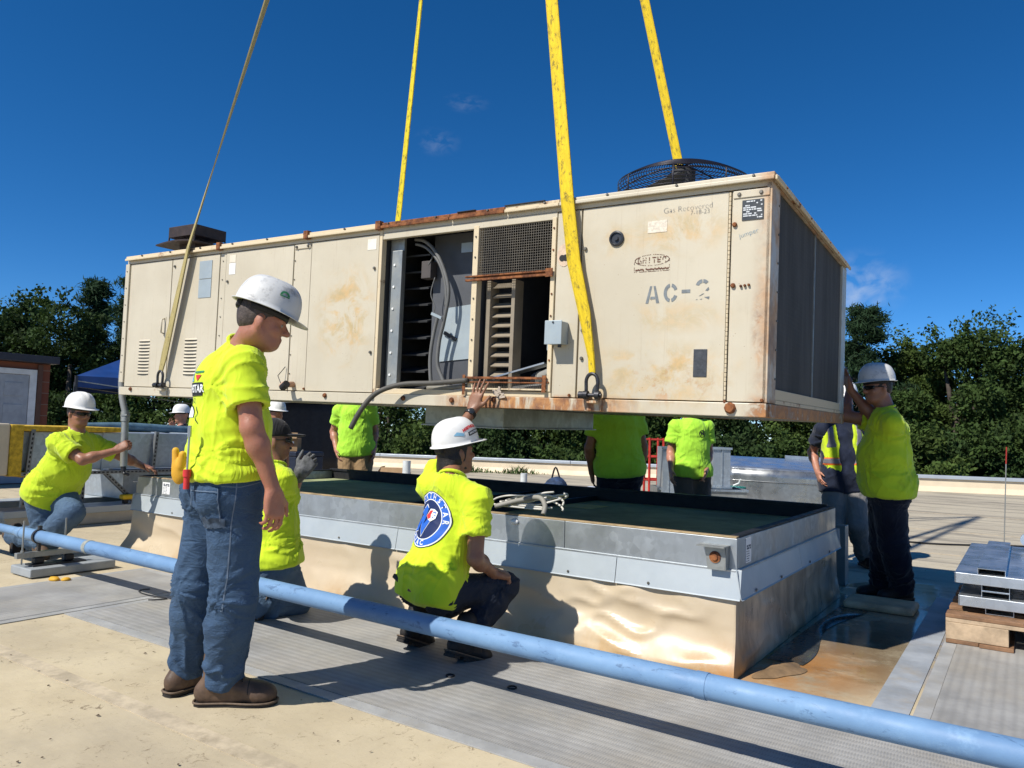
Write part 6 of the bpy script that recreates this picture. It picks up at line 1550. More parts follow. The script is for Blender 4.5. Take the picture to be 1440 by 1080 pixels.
for s in (-1, 1): shirt_print(p1, strip([(s * 0.058, 0.01), (s * 0.085, -0.02), (s * 0.07, -0.035), (s * 0.095, -0.06)], 0.004), bc - Z3 * 0.08, bd, br, Z3, 'print_line', M_nblack, 0.003)
# green badge on the hat, maker's lines
cap_print(p1, 0, 'hat_sticker', M_ngreen, disc2d(0.012, 0.021, 14, 0, 180), 62, 0.062, 1)
cap_print(p1, 0, 'hat_sticker', M_ngreen, poly2d([(-0.021, -0.001), (0.021, -0.001), (0.021, -0.006), (-0.021, -0.006)]), 62, 0.062, 1)

# 2 ---- crouching man in the centre, left hand up against the unit
p4 = person('crouch', 'crouching man with round blue logo on his back reaching up to the unit', M_hv, M_denimd, M_bootk, M_skin3, CR * 0.80 + CF * 0.55 + Z3 * 0.10, hat=M_hat, hat_tilt=-0.12,
            h=0.0078, calm=((-0.12, -0.13, 0.24),), girth=0.91, hair=(M_hair, 'long'), hem=-0.10, loose=1.0, wrinkle=1.1, sleeve=dict(L=0.45, R=0.60),
            hands=dict(L=dict(d=Z3 * 0.92 + CR * 0.25, n=A3((0, 1, 0)), curl=0.05, spread=0.15), R=dict(d=CR * 0.7 + CF * 0.5 - Z3 * 0.2, n=-Z3 + CF * 0.3, curl=0.95)),
            feet=dict(R=(A3((0.25, 0.95, -0.38)), A3((0, 0.38, 0.92))), L=(A3((-0.1, 0.95, -0.40)), A3((0, 0.38, 0.92)))))
J4 = p4['J']; rt, fr, sp = p4['ax']
bd = nrm(-fr * 0.97 - rt * 0.22); br = nrm(np.cross(sp, bd)); bc = J4['pel'] + sp * 0.315 - fr * 0.1 - rt * 0.045
def lg(poly, m, off, name='back_print', sub=0.012): return shirt_print(p4, poly, bc, bd, br, sp, name, m, off, sub)
lg(disc2d(0.149, 0.153), M_nblack, 0.0030); lg(disc2d(0.143, 0.149), M_nwhite, 0.0030); lg(disc2d(0.110, 0.143), M_nblue, 0.0030); lg(disc2d(0.105, 0.110), M_nwhite, 0.0030); lg(disc2d(0.001, 0.105), M_nnavy, 0.0030)
lg(arc_text('NORTHSTAR', 0.126, 78, 0.036, step=18.5, bold=0.0010), M_nwhite, 0.0045, 'back_letters', 0); lg(arc_text('HVAC', 0.126, 255, 0.036, True, 17, 0.0010), M_nwhite, 0.0045, 'back_letters', 0)
Np = [[(-0.075, -0.075), (-0.042, -0.065), (-0.03, 0.02), (-0.05, 0.01)], [(-0.065, 0.03), (-0.02, 0.075), (0.0, 0.06), (-0.01, -0.03), (0.02, 0.01), (0.04, 0.005), (0.0, -0.09), (-0.03, -0.03), (-0.04, 0.02)]]
lg(poly2d(*[[(x * 1.08, y * 1.08) for x, y in p] for p in Np]), M_nwhite, 0.0045); lg(poly2d(*Np), M_nblue, 0.0058)
lg(poly2d([(0.0, 0.02), (0.02, 0.06), (0.05, 0.062), (0.075, 0.05), (0.07, 0.015), (0.045, -0.005), (0.02, 0.0)]), M_nwhite, 0.0068); lg(poly2d([(0.003, 0.02), (0.022, 0.05), (0.042, 0.055), (0.032, 0.03), (0.036, 0.012), (0.02, 0.004)]), M_nred, 0.0080)
for x, y in ((0.05, 0.045), (0.062, 0.03), (0.05, 0.018), (0.06, 0.045)): lg(([(x + a * 0.005, y + b * 0.005) for a, b in ((1, 0), (0, 1), (-1, 0), (0, -1))], [(0, 1, 2, 3)]), M_nblue, 0.0082, sub=0)
# stickers on his hat
tv, tf = text_mesh('NORTHSTAR', 0.020, 0.0014); cap_print(p4, 0, 'hat_sticker', M_nred, ([(x * 0.9, y) for x, y in tv], tf), 62, 0.075, 1)
cap_print(p4, 0, 'hat_sticker', M_nblack, poly2d([(-0.045, -0.011), (0.045, -0.011), (0.045, 0.011), (-0.045, 0.011)]), 52, 0.042, 1)
tv, tf = text_mesh('HVACPROS', 0.015, 0.0006); cap_print(p4, 0, 'hat_sticker', M_nwhite, (tv, tf), 52, 0.042, 1, 0.0032)
cap_print(p4, 0, 'hat_sticker', M_nsky, poly2d([(-0.034, -0.004), (-0.012, 0.012), (0.030, 0.0), (0.024, -0.014)]), 105, 0.050, 1)
cap_print(p4, 0, 'hat_sticker', M_nblack, poly2d([(-0.035, -0.01), (0.035, -0.01), (0.035, 0.01), (-0.035, 0.01)]), -120, 0.10, 1)
# goatee, watch, belt pouch
hf, hr, hu = p4['head']; S = SDF(); S.ell(J4['hea'] + hf * 0.062 - hu * 0.105, (hf, hr, hu), (0.038, 0.030, 0.024), 0.01); S.cone(J4['hea'] + hf * 0.02 - hu * 0.085 + hr * 0.05, J4['hea'] + hf * 0.06 - hu * 0.10 + hr * 0.025, 0.015, 0.018, 0.01)
Vv, Fc = S.mesh(0.006); np_mesh('beard', Vv, Fc, M_hair, p4['body'], origin=p4['org'])
def watch(P, s, up):
    wr, el = P['J']['wr' + s], P['J']['el' + s]; d = nrm(wr - el); c = wr - d * 0.025 - P['org']; x = nrm(np.cross(d, A3(up))); y = np.cross(x, d); g = MB()
    g.lathe([(0.034, -0.011), (0.037, -0.011), (0.037, 0.011), (0.034, 0.011)], c, 20, tuple(x), tuple(y), tuple(d)); w = g.build('watch', M_black, P['body'], smooth='auto')
    g = MB(); g.lathe([(0.019, 0), (0.019, 0.009), (0.015, 0.012), (0.001, 0.012)], c + y * 0.034, 18, tuple(x), tuple(d), tuple(y)); g.build('dial', mat('watch_dial', (0.03, 0.035, 0.04), 0.2), w, smooth='auto')
watch(p4, 'L', tuple(-CF))
bp = J4['pel'] - fr * 0.135 - sp * 0.03
g = MB(); g.obox(bp + rt * 0.02 - sp * 0.02 - p4['org'], rt, fr, sp, 0.045, 0.012, 0.013); g.build('belt_clip', mat('brown_clip', (0.16, 0.06, 0.03), 0.5), p4['body'], bevel=0.004)
g = MB(); g.obox(bp - rt * 0.10 - p4['org'], nrm(rt - sp * 0.3), fr, nrm(sp + rt * 0.3), 0.06, 0.012, 0.012); g.build('belt_tool', M_black, p4['body'], bevel=0.004)

# 3 ---- kneeling man at the far left with sunglasses
p2 = person('leftk', 'kneeling man in sunglasses gripping the grey conduit at the curb\'s left end', M_hv2, M_denim2, M_boot, M_skin2, CR * 0.92 - CF * 0.42 - Z3 * 0.10, hat=M_hat, hat_tilt=-0.04,
            h=0.0098, girth=1.12, belly=0.06, hem=-0.09, loose=1.2, wrinkle=1.1, sleeve=0.68, hair=(M_hairg, 'short'),
            hands=dict(R=dict(d=CR * 0.6 + Z3 * 0.5 + CF * 0.3, n=CF * 0.8 + CR * 0.4, curl=1.0, thumb=0.6), L=dict(d=CR * 0.9 - Z3 * 0.2, n=-Z3, curl=0.5)),
            feet=dict(R=(A3((0.15, 0.05, -1)), A3((-1, 0, 0.1))), L=(A3((0.97, -0.2, 0)), Z3)))
sunglasses(p2)
rt, fr, sp = p2['ax']; J2 = p2['J']
tp = empty('tape_measure', tuple(J2['pel'] + rt * 0.16 - fr * 0.12 + sp * 0.05), 'black tape measure clipped on the belt of the kneeling man in sunglasses', 'tape measure')
MB().obox((0, 0, 0), rt, fr, sp, 0.02, 0.04, 0.036).build('case', M_black, tp, bevel=0.012); MB().lathe([(0.026, 0), (0.026, 0.004), (0.02, 0.005), (0.001, 0.005)], rt * 0.02, 16, tuple(fr), tuple(sp), tuple(rt)).build('badge', mat('brass', (0.3, 0.2, 0.05), 0.4, 0.5), tp)
hf, hr, hu = p2['head']
g = MB(); g.tube([J2['nec'] + fr * 0.09 - sp * 0.02 + hr * 0.02 - p2['org'], J2['nec'] + fr * 0.13 - sp * 0.07 - p2['org'], J2['nec'] + fr * 0.12 - sp * 0.11 + hr * 0.03 - p2['org']], 0.004, 6); g.build('hanging_glasses', M_black, p2['body'])
# 4 ---- man kneeling behind the standing man
p3 = person('hidden', 'man in black cap kneeling behind the standing man with a gloved hand raised', M_hv, M_denim2, M_boot, M_skin3, CR * 0.9 + CF * 0.3, h=0.0098, girth=1.08, belly=0.03, hem=-0.01, loose=1.12,
            hands=dict(R=dict(d=Z3 * 0.7 + CR * 0.5, n=CF, curl=1.2, size=1.0)), feet=dict(R=(A3((-0.2, -0.3, -1)), A3((-0.5, -0.85, 0.2))), L=(A3((-0.2, -0.3, -1)), A3((-0.5, -0.85, 0.2)))))
J3 = p3['J']; hf, hr, hu = p3['head']; S = SDF()
S.ell(J3['hea'] + hu * 0.03 - hf * 0.005, (hf, hr, hu), (0.105, 0.086, 0.108), 0.01, clip=((J3['hea'] + hu * 0.022, -hu),)); S.ell(J3['hea'] + hu * 0.03 + hf * 0.12, (hf, hr, hu), (0.075, 0.075, 0.011), 0.01)
Vv, Fc = S.mesh(0.0065); np_mesh('cap', Vv, Fc, M_blackc, p3['body'], origin=p3['org']); sunglasses(p3)
S = SDF(); fa = nrm(J3['wrR'] - J3['elR']); add_hand(S, J3['wrR'] + fa * 0.005, Z3 * 0.7 + CR * 0.5, CF, 1, 1.2, 0.04, 1.1); S.cone(J3['wrR'] - fa * 0.02, J3['wrR'] + fa * 0.03, 0.036, 0.036, 0.02)
Vv, Fc = S.mesh(0.006); np_mesh('work_glove', Vv, Fc, mat('grey_glove', (0.10, 0.10, 0.10), 0.8, var=0.4, scale=40), p3['body'], origin=p3['org'])
rt, fr, sp = p3['ax']
tp = empty('tape_measure', tuple(J3['pel'] + rt * 0.175 - fr * 0.02 + sp * 0.02), 'tape measure with yellow trim on the belt of the man behind the standing man', 'tape measure')
MB().obox((0, 0, 0), rt, fr, sp, 0.022, 0.040, 0.038).build('case', M_black, tp, bevel=0.014); MB().lathe([(0.030, 0), (0.030, 0.005), (0.025, 0.007), (0.001, 0.007)], rt * 0.022, 18, tuple(fr), tuple(sp), tuple(rt)).build('badge', mat('tape_badge', (0.05, 0.045, 0.03), 0.4), tp)
MB().obox(sp * 0.042, rt, fr, sp, 0.016, 0.034, 0.006).build('trim', mat('tape_yellow', (0.6, 0.42, 0.02), 0.5), tp)

# 5 ---- man at the right end
p5 = person('right', 'stout man in dark trousers steadying the right rear corner of the unit', M_hv2, M_navyp, M_bootk, M_skin2, -CR * 0.97 - CF * 0.1 - Z3 * 0.05, hat=M_hatold, hat_tilt=0.0, h=0.0105, girth=1.18, belly=0.055, hem=-0.05, loose=1.15, sleeve=0.6, wrinkle=1.25,
            hair=(M_hair, 'short'), hands=dict(L=dict(d=Z3 * 0.9 - CR * 0.2, n=-CR, curl=0.12), R=dict(d=Z3 * 0.9 - CR * 0.2, n=-CR, curl=0.12)), feet=dict(L=(-CR * 0.95 - CF * 0.2, Z3), R=(-CR, Z3)))
sunglasses(p5)
# 6 ---- man in the reflective vest
p6 = person('vest', 'man in navy shirt and hi-vis reflective vest by the right end of the unit', M_navy, M_greyp, M_bootk, M_skin4, CR * 0.05 - CF - Z3 * 0.1, hat=M_hat, h=0.0115, girth=1.08, belly=0.03, hem=-0.10, loose=1.1, sleeve=0.55)
J6 = p6['J']; rt, fr, sp = p6['ax']; g6 = 1.08
def vest_shape(extra, clips, h=0.0095):
    S = SDF(); L = np.linalg.norm(J6['che'] - J6['pel']); lo = ((J6['pel'] + sp * 0.03, -sp),)
    cl = lo + clips
    S.ell(J6['pel'] + sp * 0.04, (rt, fr, sp), (0.200 * g6 + extra, 0.178 * g6 + extra, 0.20), 0.06, clip=cl); S.ell(J6['pel'] + sp * L * 0.48 + fr * 0.014, (rt, fr, sp), (0.190 * g6 + extra, 0.164 * g6 + extra, 0.20), 0.07, clip=cl)
    S.ell(J6['pel'] + sp * L * 0.86, (rt, fr, sp), (0.190 * g6 + extra, 0.146 * g6 + extra, 0.18), 0.06, clip=cl)
    return S
for side in (1, -1):
    cl = ((J6['pel'] + rt * side * 0.075, -rt * side), (J6['pel'] + rt * side * 0.195, rt * side))
    S = vest_shape(0.0, cl); Vv, Fc = S.mesh(0.0095); vo = np_mesh('vest_panel', Vv, Fc, M_hv2 if side < 0 else M_hv, p6['body'], origin=p6['org'])
    for z0, z1, m in ((0.17, 0.235, 'o'), (0.18, 0.225, 's')):
        S = vest_shape(0.004 if m == 'o' else 0.007, cl + ((J6['pel'] + sp * z1, sp), (J6['pel'] + sp * z0, -sp))); Vv, Fc = S.mesh(0.007)
        np_mesh('reflective_band', Vv, Fc, mat('orange_band', (0.75, 0.16, 0.02), 0.6) if m == 'o' else mat('silver_band', (0.20, 0.19, 0.21), 0.35), vo, origin=p6['org'])
    cl2 = ((J6['pel'] + rt * side * 0.105, -rt * side), (J6['pel'] + rt * side * 0.155, rt * side), (J6['pel'] + sp * 0.60, sp), (J6['pel'] + sp * 0.34, -sp))
    S = vest_shape(0.005, cl2); Vv, Fc = S.mesh(0.007); np_mesh('reflective_band', Vv, Fc, bpy.data.materials['silver_band'], vo, origin=p6['org'])
# 7-9 ---- three men beyond the curb
p7 = person('tan', 'man in tan trousers standing beyond the curb behind the cut hose', M_hv3, M_tanp, M_boot, M_skin4, -CF + CR * 0.2, hat=M_hat, h=0.0125, girth=1.05, hem=-0.05, loose=1.15)
p8 = person('back', 'man in dark trousers standing behind the curb with his back to the view', M_hv3, M_navyp, M_bootk, M_skin2, CF, hat=M_hat, h=0.012, girth=1.12, belly=0.02, hem=-0.05, loose=1.12, hair=(M_hair, 'short'))
p9 = person('centre', 'man in taupe trousers with a round emblem on his chest, facing the view', M_hv3, M_taupe, M_boot, M_skin4, -CF - Z3 * 0.1, hat=M_hat, h=0.012, girth=0.94, hem=-0.06, loose=1.2)
J9 = p9['J']; rt, fr, sp = p9['ax']; cc = J9['che'] - sp * 0.06 - rt * 0.075 + fr * 0.1
shirt_print(p9, disc2d(0.030, 0.038, 24), cc, fr, -rt * -1 if False else np.cross(sp, fr), sp, 'chest_print', M_nblack, 0.003, 0.02)
tv, tf = text_mesh('N', 0.05, 0.003); shirt_print(p9, (tv, tf), cc, fr, np.cross(sp, fr), sp, 'chest_print', M_nblack, 0.003, 0)
# 10, 11 ---- two men partly hidden further back
p10 = person('farleft', 'man in dark shirt and white hard hat bending behind the ducts at the left', M_navy, M_denimd, M_bootk, M_skin4, -CR * 0.8 - CF * 0.4, hat=M_hat, h=0.016, hem=-0.04)
p11 = person('fardark', 'man in black shirt and white hard hat in the shade left of the tan trousers', M_blackc, M_blackc, M_bootk, M_skin2, CR * 0.7 - CF * 0.6, hat=M_hat, h=0.016, hem=-0.04)
# ================================================================== PROPS
# ---- blue pipe across the foreground
def pipe_material():
    n = NT('blue_pipe_paint')
    c = n.mix(n.rng(n.noise(2.5, 6, 0.65), 0.3, 0.7), (0.115, 0.215, 0.37), (0.155, 0.275, 0.44))
    c = n.mix(n.rng(n.noise(7, 8, 0.8, vec=n.map(scale=(1, 3, 3)), dist=0.6), 0.565, 0.64, 0, 0.7), c, (0.05, 0.10, 0.19))
    c = n.mix(n.rng(n.noise(3, 8, 0.85, vec=n.map(scale=(1, 2.4, 2.4), loc=(4, 3, 1)), dist=0.8), 0.68, 0.71, 0, 0.9), c, (0.16, 0.08, 0.04))
    c = n.mix(n.rng(n.noise(5, 7, 0.75, vec=n.map(loc=(9, 1, 2))), 0.55, 0.7, 0, 0.35), c, (0.26, 0.42, 0.60))
    n.bump(n.noise(30, 5, 0.7), 0.25, 0.003)
    return n.fin(c, n.rng(n.noise(8, 4), 0.3, 0.7, 0.5, 0.72), 0, 0.4)
M_pipe = pipe_material()
PY, PZ, PR = 2.84, 0.292, 0.047
pipe = empty('gas_pipe', (-2, PY, PZ), 'long pale blue painted pipe crossing the foreground on low supports', 'pipe')
def pw(x, dy=0, dz=0): return (x + 2, dy, dz)
def sag(x): return 0.004 * math.sin(x * 0.9 + 1)
def lean(x): return -0.095 - 0.0135 * x
for a, b in ((-6.62, -5.55), (-5.544, -1.0), (-0.994, 6.0)):
    N_ = 24; g = MB(); g.tube([pw(a + (b - a) * i / N_, lean(a + (b - a) * i / N_), sag(1.3 * (a + (b - a) * i / N_))) for i in range(N_ + 1)], PR, 24); g.build('pipe_length', M_pipe, pipe, smooth='auto')
g = MB(); g.tube([pw(-12, lean(-12), -0.0), pw(-9, lean(-9), 0), pw(-6.6, lean(-6.6), 0)], 0.034, 16); g.build('pipe_length', M_pipe, pipe, smooth='auto')
g = MB(); g.tube([pw(-6.72, lean(-6.7)), pw(-6.66, lean(-6.66)), pw(-6.62, lean(-6.62)), pw(-6.58, lean(-6.58))], [0.034, 0.040, 0.047, 0.050], 24); g.build('reducer', M_pipe, pipe, smooth=True)
M_band = mat('pipe_tape', (0.30, 0.31, 0.27), 0.8, var=0.3, scale=20)
for x in (-5.547, -0.997):
    g = MB(); g.tube([pw(x - 0.022, lean(x), sag(1.3 * x)), pw(x + 0.022, lean(x), sag(1.3 * x))], PR + 0.0025, 24); g.build('joint_band', M_band if x < -3 else M_pipe, pipe, smooth='auto')
# support: grey sleeper pad, base channel, two threaded rods and clamp
def pipe_support(x, label):
    s = empty('pipe_support', (x, PY + lean(x), 0), label, 'pipe support', 'supports under the blue pipe')
    MB().box(-0.165, 0.165, -0.12, 0.52, 0.008, 0.072).build('pad', mat('pad_grey', (0.27, 0.29, 0.30), 0.6, var=0.1) if 'pad_grey' not in bpy.data.materials else bpy.data.materials['pad_grey'], s, bevel=0.008)
    MB().box(-0.07, 0.07, -0.06, 0.33, 0.073, 0.085).build('base_plate', M_steel, s)
    for y in (0.0, 0.22): MB().box(-0.035, 0.035, y - 0.035, y + 0.035, 0.086, 0.135).build('foot', M_black, s, bevel=0.01)
    MB().box(-0.022, 0.022, -0.16, 0.30, 0.138, 0.18).build('channel', M_galvd, s, bevel=0.003)
    for y in (-0.115, 0.19):
        g = MB(); g.cyl((0, y, 0.09), (0, y, 0.42), 0.0065, n=8); g.cyl((0, y, 0.182), (0, y, 0.195), 0.013, n=6); g.build('threaded_rod', M_galvd, s, smooth='auto')
    g = MB(); g.lathe([(PR + 0.002, -0.014), (PR + 0.009, -0.014), (PR + 0.009, 0.014), (PR + 0.002, 0.014)], (0, 0, PZ), 24, (0, 1, 0), (0, 0, 1), (1, 0, 0)); g.box(-0.014, 0.014, -0.012, 0.012, PZ + PR + 0.008, PZ + PR + 0.035); g.box(-0.014, 0.014, -0.01, 0.01, 0.181, PZ - PR - 0.006); g.build('clamp', M_steel, s, smooth='auto')
    return s
pipe_support(-6.32, 'grey pad with threaded rods under the blue pipe at the left')
pipe_support(2.2, 'pipe support out to the right of the walkway mats')
g = MB(); g.lathe([(0.0, 0.0)] and [(0.001, -0.012), (0.05, -0.01), (0.055, 0.0), (0.04, 0.014), (0.001, 0.018)], (-5.98, 2.80, 0.016), 12, sx=1.0, sy=0.6); g.lathe([(0.001, -0.012), (0.03, -0.01), (0.035, 0.0), (0.02, 0.012), (0.001, 0.014)], (-5.91, 2.85, 0.016), 10); tag(g.build('dropped_glove', M_glove, smooth=True), 'small yellow glove dropped beside the grey pipe pad', 'glove')
g = MB(); pts = [(-4.86 + 0.10 * t * math.cos(t), 2.88 + 0.05 * math.sin(t * 1.7) + 0.05 * t, 0.014) for t in [i * 0.25 for i in range(16)]]; g.tube(pts, 0.004, 6); tag(g.build('wire_scrap', M_black), 'thin black wire scrap curled on the walkway mat', 'wire')
g = MB(); g.tube([(-4.72, 2.98, 0.020), (-4.64, 3.02, 0.022)], 0.012, 8); tag(g.build('plastic_plug', M_white, smooth='auto'), 'small white plastic plug lying on the walkway mat by the pipe shadow', 'plug')
for x, y, lb in ((-2.33, 2.95, 'small dark ring on the mat behind the crouching man'), (-2.0, 3.0, 'flat dark washer on the mat right of the dark ring')):
    g = MB(); g.tube([(x + 0.02 * math.cos(a), y + 0.02 * math.sin(a), 0.0125) for a in [2 * math.pi * i / 14 for i in range(14)]], 0.004, 5, closed=True); tag(g.build('wire_ring', M_black), lb, 'ring')

# ---- grey conduit hanging from the unit's left end
cd_ = empty('flexible_conduit', (-6.72, 3.62, 0.8), 'grey flexible conduit hanging from the left end of the unit', 'conduit')
def rel(p, o): return tuple(V(p) - V(o))
def catmull(P, k=8):
    P = [V(p) for p in P]; out = []
    for i in range(len(P) - 1):
        p0, p1, p2, p3 = P[max(0, i - 1)], P[i], P[i + 1], P[min(len(P) - 1, i + 2)]
        for j in range(k):
            t = j / k; out.append(0.5 * ((2 * p1) + (p2 - p0) * t + (2 * p0 - 5 * p1 + 4 * p2 - p3) * t * t + (3 * p1 - p0 - 3 * p2 + p3) * t ** 3))
    out.append(P[-1]); return out
CO = (-6.72, 3.62, 0.8)
cpts = [(-6.62, 4.05, 2.0), (-6.72, 3.80, 1.97), (-6.80, 3.68, 1.80), (-6.78, 3.64, 1.62), (-6.72, 3.62, 1.43), (-6.655, 3.625, 1.27)]
g = MB(); pl_ = catmull(cpts, 16); g.tube([rel(p, CO) for p in pl_], [0.026 + 0.0016 * (i % 2) for i in range(len(pl_))], 14); g.build('flex_hose', mat('conduit_grey', (0.19, 0.20, 0.20), 0.5), cd_, smooth=True)
g = MB(); g.cyl(rel((-6.657, 3.625, 1.285), CO), rel((-6.65, 3.625, 1.20), CO), 0.036, n=18); g.cyl(rel((-6.652, 3.625, 1.26), CO), rel((-6.650, 3.625, 1.245), CO), 0.042, n=6); g.build('coupling', M_galvd, cd_, smooth='auto')
g = MB(); g.cyl(rel((-6.65, 3.625, 1.20), CO), rel((-6.638, 3.63, 0.80), CO), 0.030, n=18); g.build('steel_tube', M_galvd, cd_, smooth='auto')
g = MB(); g.cyl(rel((-6.638, 3.63, 0.80), CO), rel((-6.637, 3.63, 0.76), CO), 0.022, n=14); g.tube([rel((-6.637, 3.63, 0.765), CO), rel((-6.62, 3.63, 0.735), CO), rel((-6.57, 3.64, 0.73), CO)], 0.013, 10); g.build('end_fitting', M_steel, cd_, smooth='auto')

# ---- coil of pale cable and a paper on the curb
def cable_loop(pts, r, m, name, label, cat):
    tag(MB().tube(catmull(pts, 8), r, 7).build(name, m, smooth=True), label, cat)
M_pale = mat('pale_cable', (0.55, 0.53, 0.48), 0.6)
g = MB(); rr = random.Random(4)
for k in range(5):
    a0 = rr.uniform(-0.4, 0.4); L = [( -2.70 + 0.02 * k + (0.30 - 0.03 * k) * math.cos(t) * (1 if math.cos(t) > 0 else 0.9), 4.13 + 0.03 * k + (0.09 + 0.02 * k) * math.sin(t + a0), 0.725 + 0.012 * k + 0.06 * max(0, math.sin(t * 1.0 + a0 + 0.6 * k))) for t in [i * 2 * math.pi / 22 for i in range(20 + k % 3)]]
    g.tube(catmull(L, 3), 0.0065, 6)
tag(g.build('cable_coil', M_pale, smooth=True), 'loose coil of pale cable lying on the near edge of the curb', 'cable')
cable_loop([(-2.85, 4.02, 0.72), (-2.68, 4.05, 0.77), (-2.52, 4.02, 0.80), (-2.45, 3.98, 0.76), (-2.44, 3.95, 0.708)], 0.016, mat('grey_whip', (0.25, 0.24, 0.21), 0.6), 'conduit_whip', 'bent grey conduit end resting on the curb beside the pale cable', 'conduit')
tag(MB().box(-3.24, -2.92, 5.45, 5.78, 0.6008, 0.603).build('paper_sheet', mat('yellow_paper', (0.62, 0.55, 0.18), 0.7)), 'yellow paper lying on the green deck inside the curb', 'paper')

# ---- pallet with stacked galvanised covers at the right
M_pine = mat('pallet_wood', (0.42, 0.31, 0.20), 0.75, var=0.25, scale=10, bump=0.35, bscale=25, dirt=(0.2, 0.14, 0.09), dirt_amt=0.4)
M_pined = mat('pallet_wood_dark', (0.21, 0.115, 0.06), 0.75, var=0.3, scale=10, bump=0.35, bscale=25)
pal = empty('pallet', (0.2, 5.9, 0), 'wooden pallet on the ribbed mat at the right edge', 'pallet')
def pb(name, x0, x1, y0, y1, z0, z1, m, b=0.003): return MB().box(x0 - 0.2, x1 - 0.2, y0 - 5.9, y1 - 5.9, z0, z1).build(name, m, pal, bevel=b)
for i in range(5): pb('deck_plank', -0.42, 0.80, 5.35 + i * 0.262, 5.35 + i * 0.262 + 0.14, 0.160, 0.182, M_pined)
for x in (-0.42, 0.12, 0.64):
    for y in (5.35, 5.84, 6.34): pb('block', x, x + (0.32 if x < 0 else 0.16), y, y + 0.2, 0.034, 0.134, M_pine)
    pb('bottom_plank', x, x + (0.17 if x < 0 else 0.16), 5.35, 6.54, 0.010, 0.033, M_pined)
    if x < 0: pb('bottom_plank', x + 0.173, x + 0.345, 5.33, 6.54, 0.010, 0.032, M_pined)
for y in (5.352, 5.85, 6.36): pb('stringer', -0.42, 0.80, y, y + 0.14, 0.135, 0.159, M_pine)
M_galvb = galv_material('bright_galvanised', (0.60, 0.64, 0.68), 0.30, 0.85, 0.15)
def cover(zb, y0, x0, label):
    c = empty('duct_cover', (x0, y0, zb), label, 'metal cover', 'galvanised covers stacked on the pallet')
    MB().box(0, 1.15, 0, 1.75, 0.056, 0.062).build('top_sheet', M_galvb, c, bevel=0.001)
    MB().box(0, 1.15, -0.006, -0.0005, 0.0, 0.062).build('front_lip', M_galvb, c, bevel=0.002)
    MB().box(-0.006, -0.0005, 0, 1.75, 0.0, 0.062).build('side_lip', M_galvb, c, bevel=0.002)
    MB().box(0, 1.15, 1.7505, 1.756, 0.0, 0.062).build('rear_lip', M_galvb, c, bevel=0.002)
    for i, x in enumerate((0.115, 0.48, 0.84)):
        g = MB(); w, h, t = 0.145, 0.034, 0.003
        g.box(x, x + w, 0.03, 1.70, 0.0625 + h - t, 0.0625 + h); g.box(x, x + t, 0.03, 1.70, 0.0625, 0.0625 + h - t); g.box(x + w - t, x + w, 0.03, 1.70, 0.0625, 0.0625 + h - t); g.build('hat_channel', M_galvb, c)
        g = MB(); x2 = x + 0.02
        g.box(x2, x2 + w, 0.02, 1.68, -0.036, -0.033); g.box(x2, x2 + t, 0.02, 1.68, -0.033, 0.055); g.box(x2 + w - t, x2 + w, 0.02, 1.68, -0.033, 0.055); g.build('hat_channel', M_galvb, c)
cover(0.220, 5.47, -0.355, 'lower galvanised sheet metal cover resting on the pallet planks')
cover(0.352, 5.50, -0.375, 'upper galvanised sheet metal cover with raised channels, top of the pallet stack')
g = MB(); g.lathe([(0.045, -0.02), (0.05, -0.02), (0.05, 0.02), (0.045, 0.02)], (0.10, 6.95, 0.50), 18, (1, 0, 0), (0, 0, 1), (0, 1, 0)); g.lathe([(0.045, -0.02), (0.05, -0.02), (0.05, 0.02), (0.045, 0.02)], (0.0, 7.0, 0.50), 18, (1, 0, 0), (0, 0, 1), (0, 1, 0)); tag(g.build('pipe_clamp', M_galvb, smooth='auto'), 'pair of round pipe clamps on the top sheet metal cover', 'clamp')
# ---- lightning rod and cable on the far roof
rod = empty('lightning_rod', (-0.235, 10.72, 0), 'thin upright lightning rod with red tip beyond the pallet', 'lightning rod')
g = MB(); g.cyl((0, 0, 0.02), (0.03, 0.0, 1.0), 0.006, n=8); g.build('rod', M_galvd, rod); g = MB(); g.cyl((0.03, 0, 1.0), (0.037, 0, 1.2), 0.007, n=8); g.build('tip', mat('red_tip', (0.35, 0.03, 0.02), 0.5), rod)
g = MB(); g.lathe([(0.07, 0), (0.06, 0.03), (0.02, 0.05), (0.001, 0.05)], (0, 0, 0.002), 12); g.build('base', M_black, rod, smooth='auto')
tag(MB().tube(catmull([(-3.2, 10.2, 0.012), (-2.0, 10.55, 0.012), (-1.0, 10.45, 0.012), (0.0, 11.1, 0.012), (1.2, 11.4, 0.012)], 8), 0.011, 6).build('ground_cable', M_black, smooth=True), 'black grounding cable lying across the far roof', 'cable')

# ---- left: duct on strut frame, sleepers
duct = empty('insulated_duct', (-9.6, 4.5, 0.6), 'grey duct with cream lagging and yellow foam edge on strut legs at the left', 'duct')
def db(name, x0, x1, y0, y1, z0, z1, m, b=0.004): return MB().box(x0 + 9.6, x1 + 9.6, y0 - 4.5, y1 - 4.5, z0 - 0.6, z1 - 0.6).build(name, m, duct, bevel=b)
M_foam = mat('yellow_foam', (0.52, 0.34, 0.03), 0.9, var=0.3, scale=20, bump=0.8, bscale=50)
M_lag = mat('cream_lagging', (0.56, 0.48, 0.36), 0.6, var=0.08, bump=0.2)
db('lagging', -10.2, -9.02, 1.8, 3.68, 0.58, 1.14, M_lag, 0.02)
db('foam_edge', -10.2, -9.01, 3.681, 3.81, 0.57, 1.13, M_foam, 0.012); db('foam_edge', -10.2, -9.05, 3.811, 4.9, 1.06, 1.12, M_foam, 0.012); db('foam_edge', -10.2, -9.05, 3.811, 4.5, 0.555, 0.615, M_foam, 0.012)
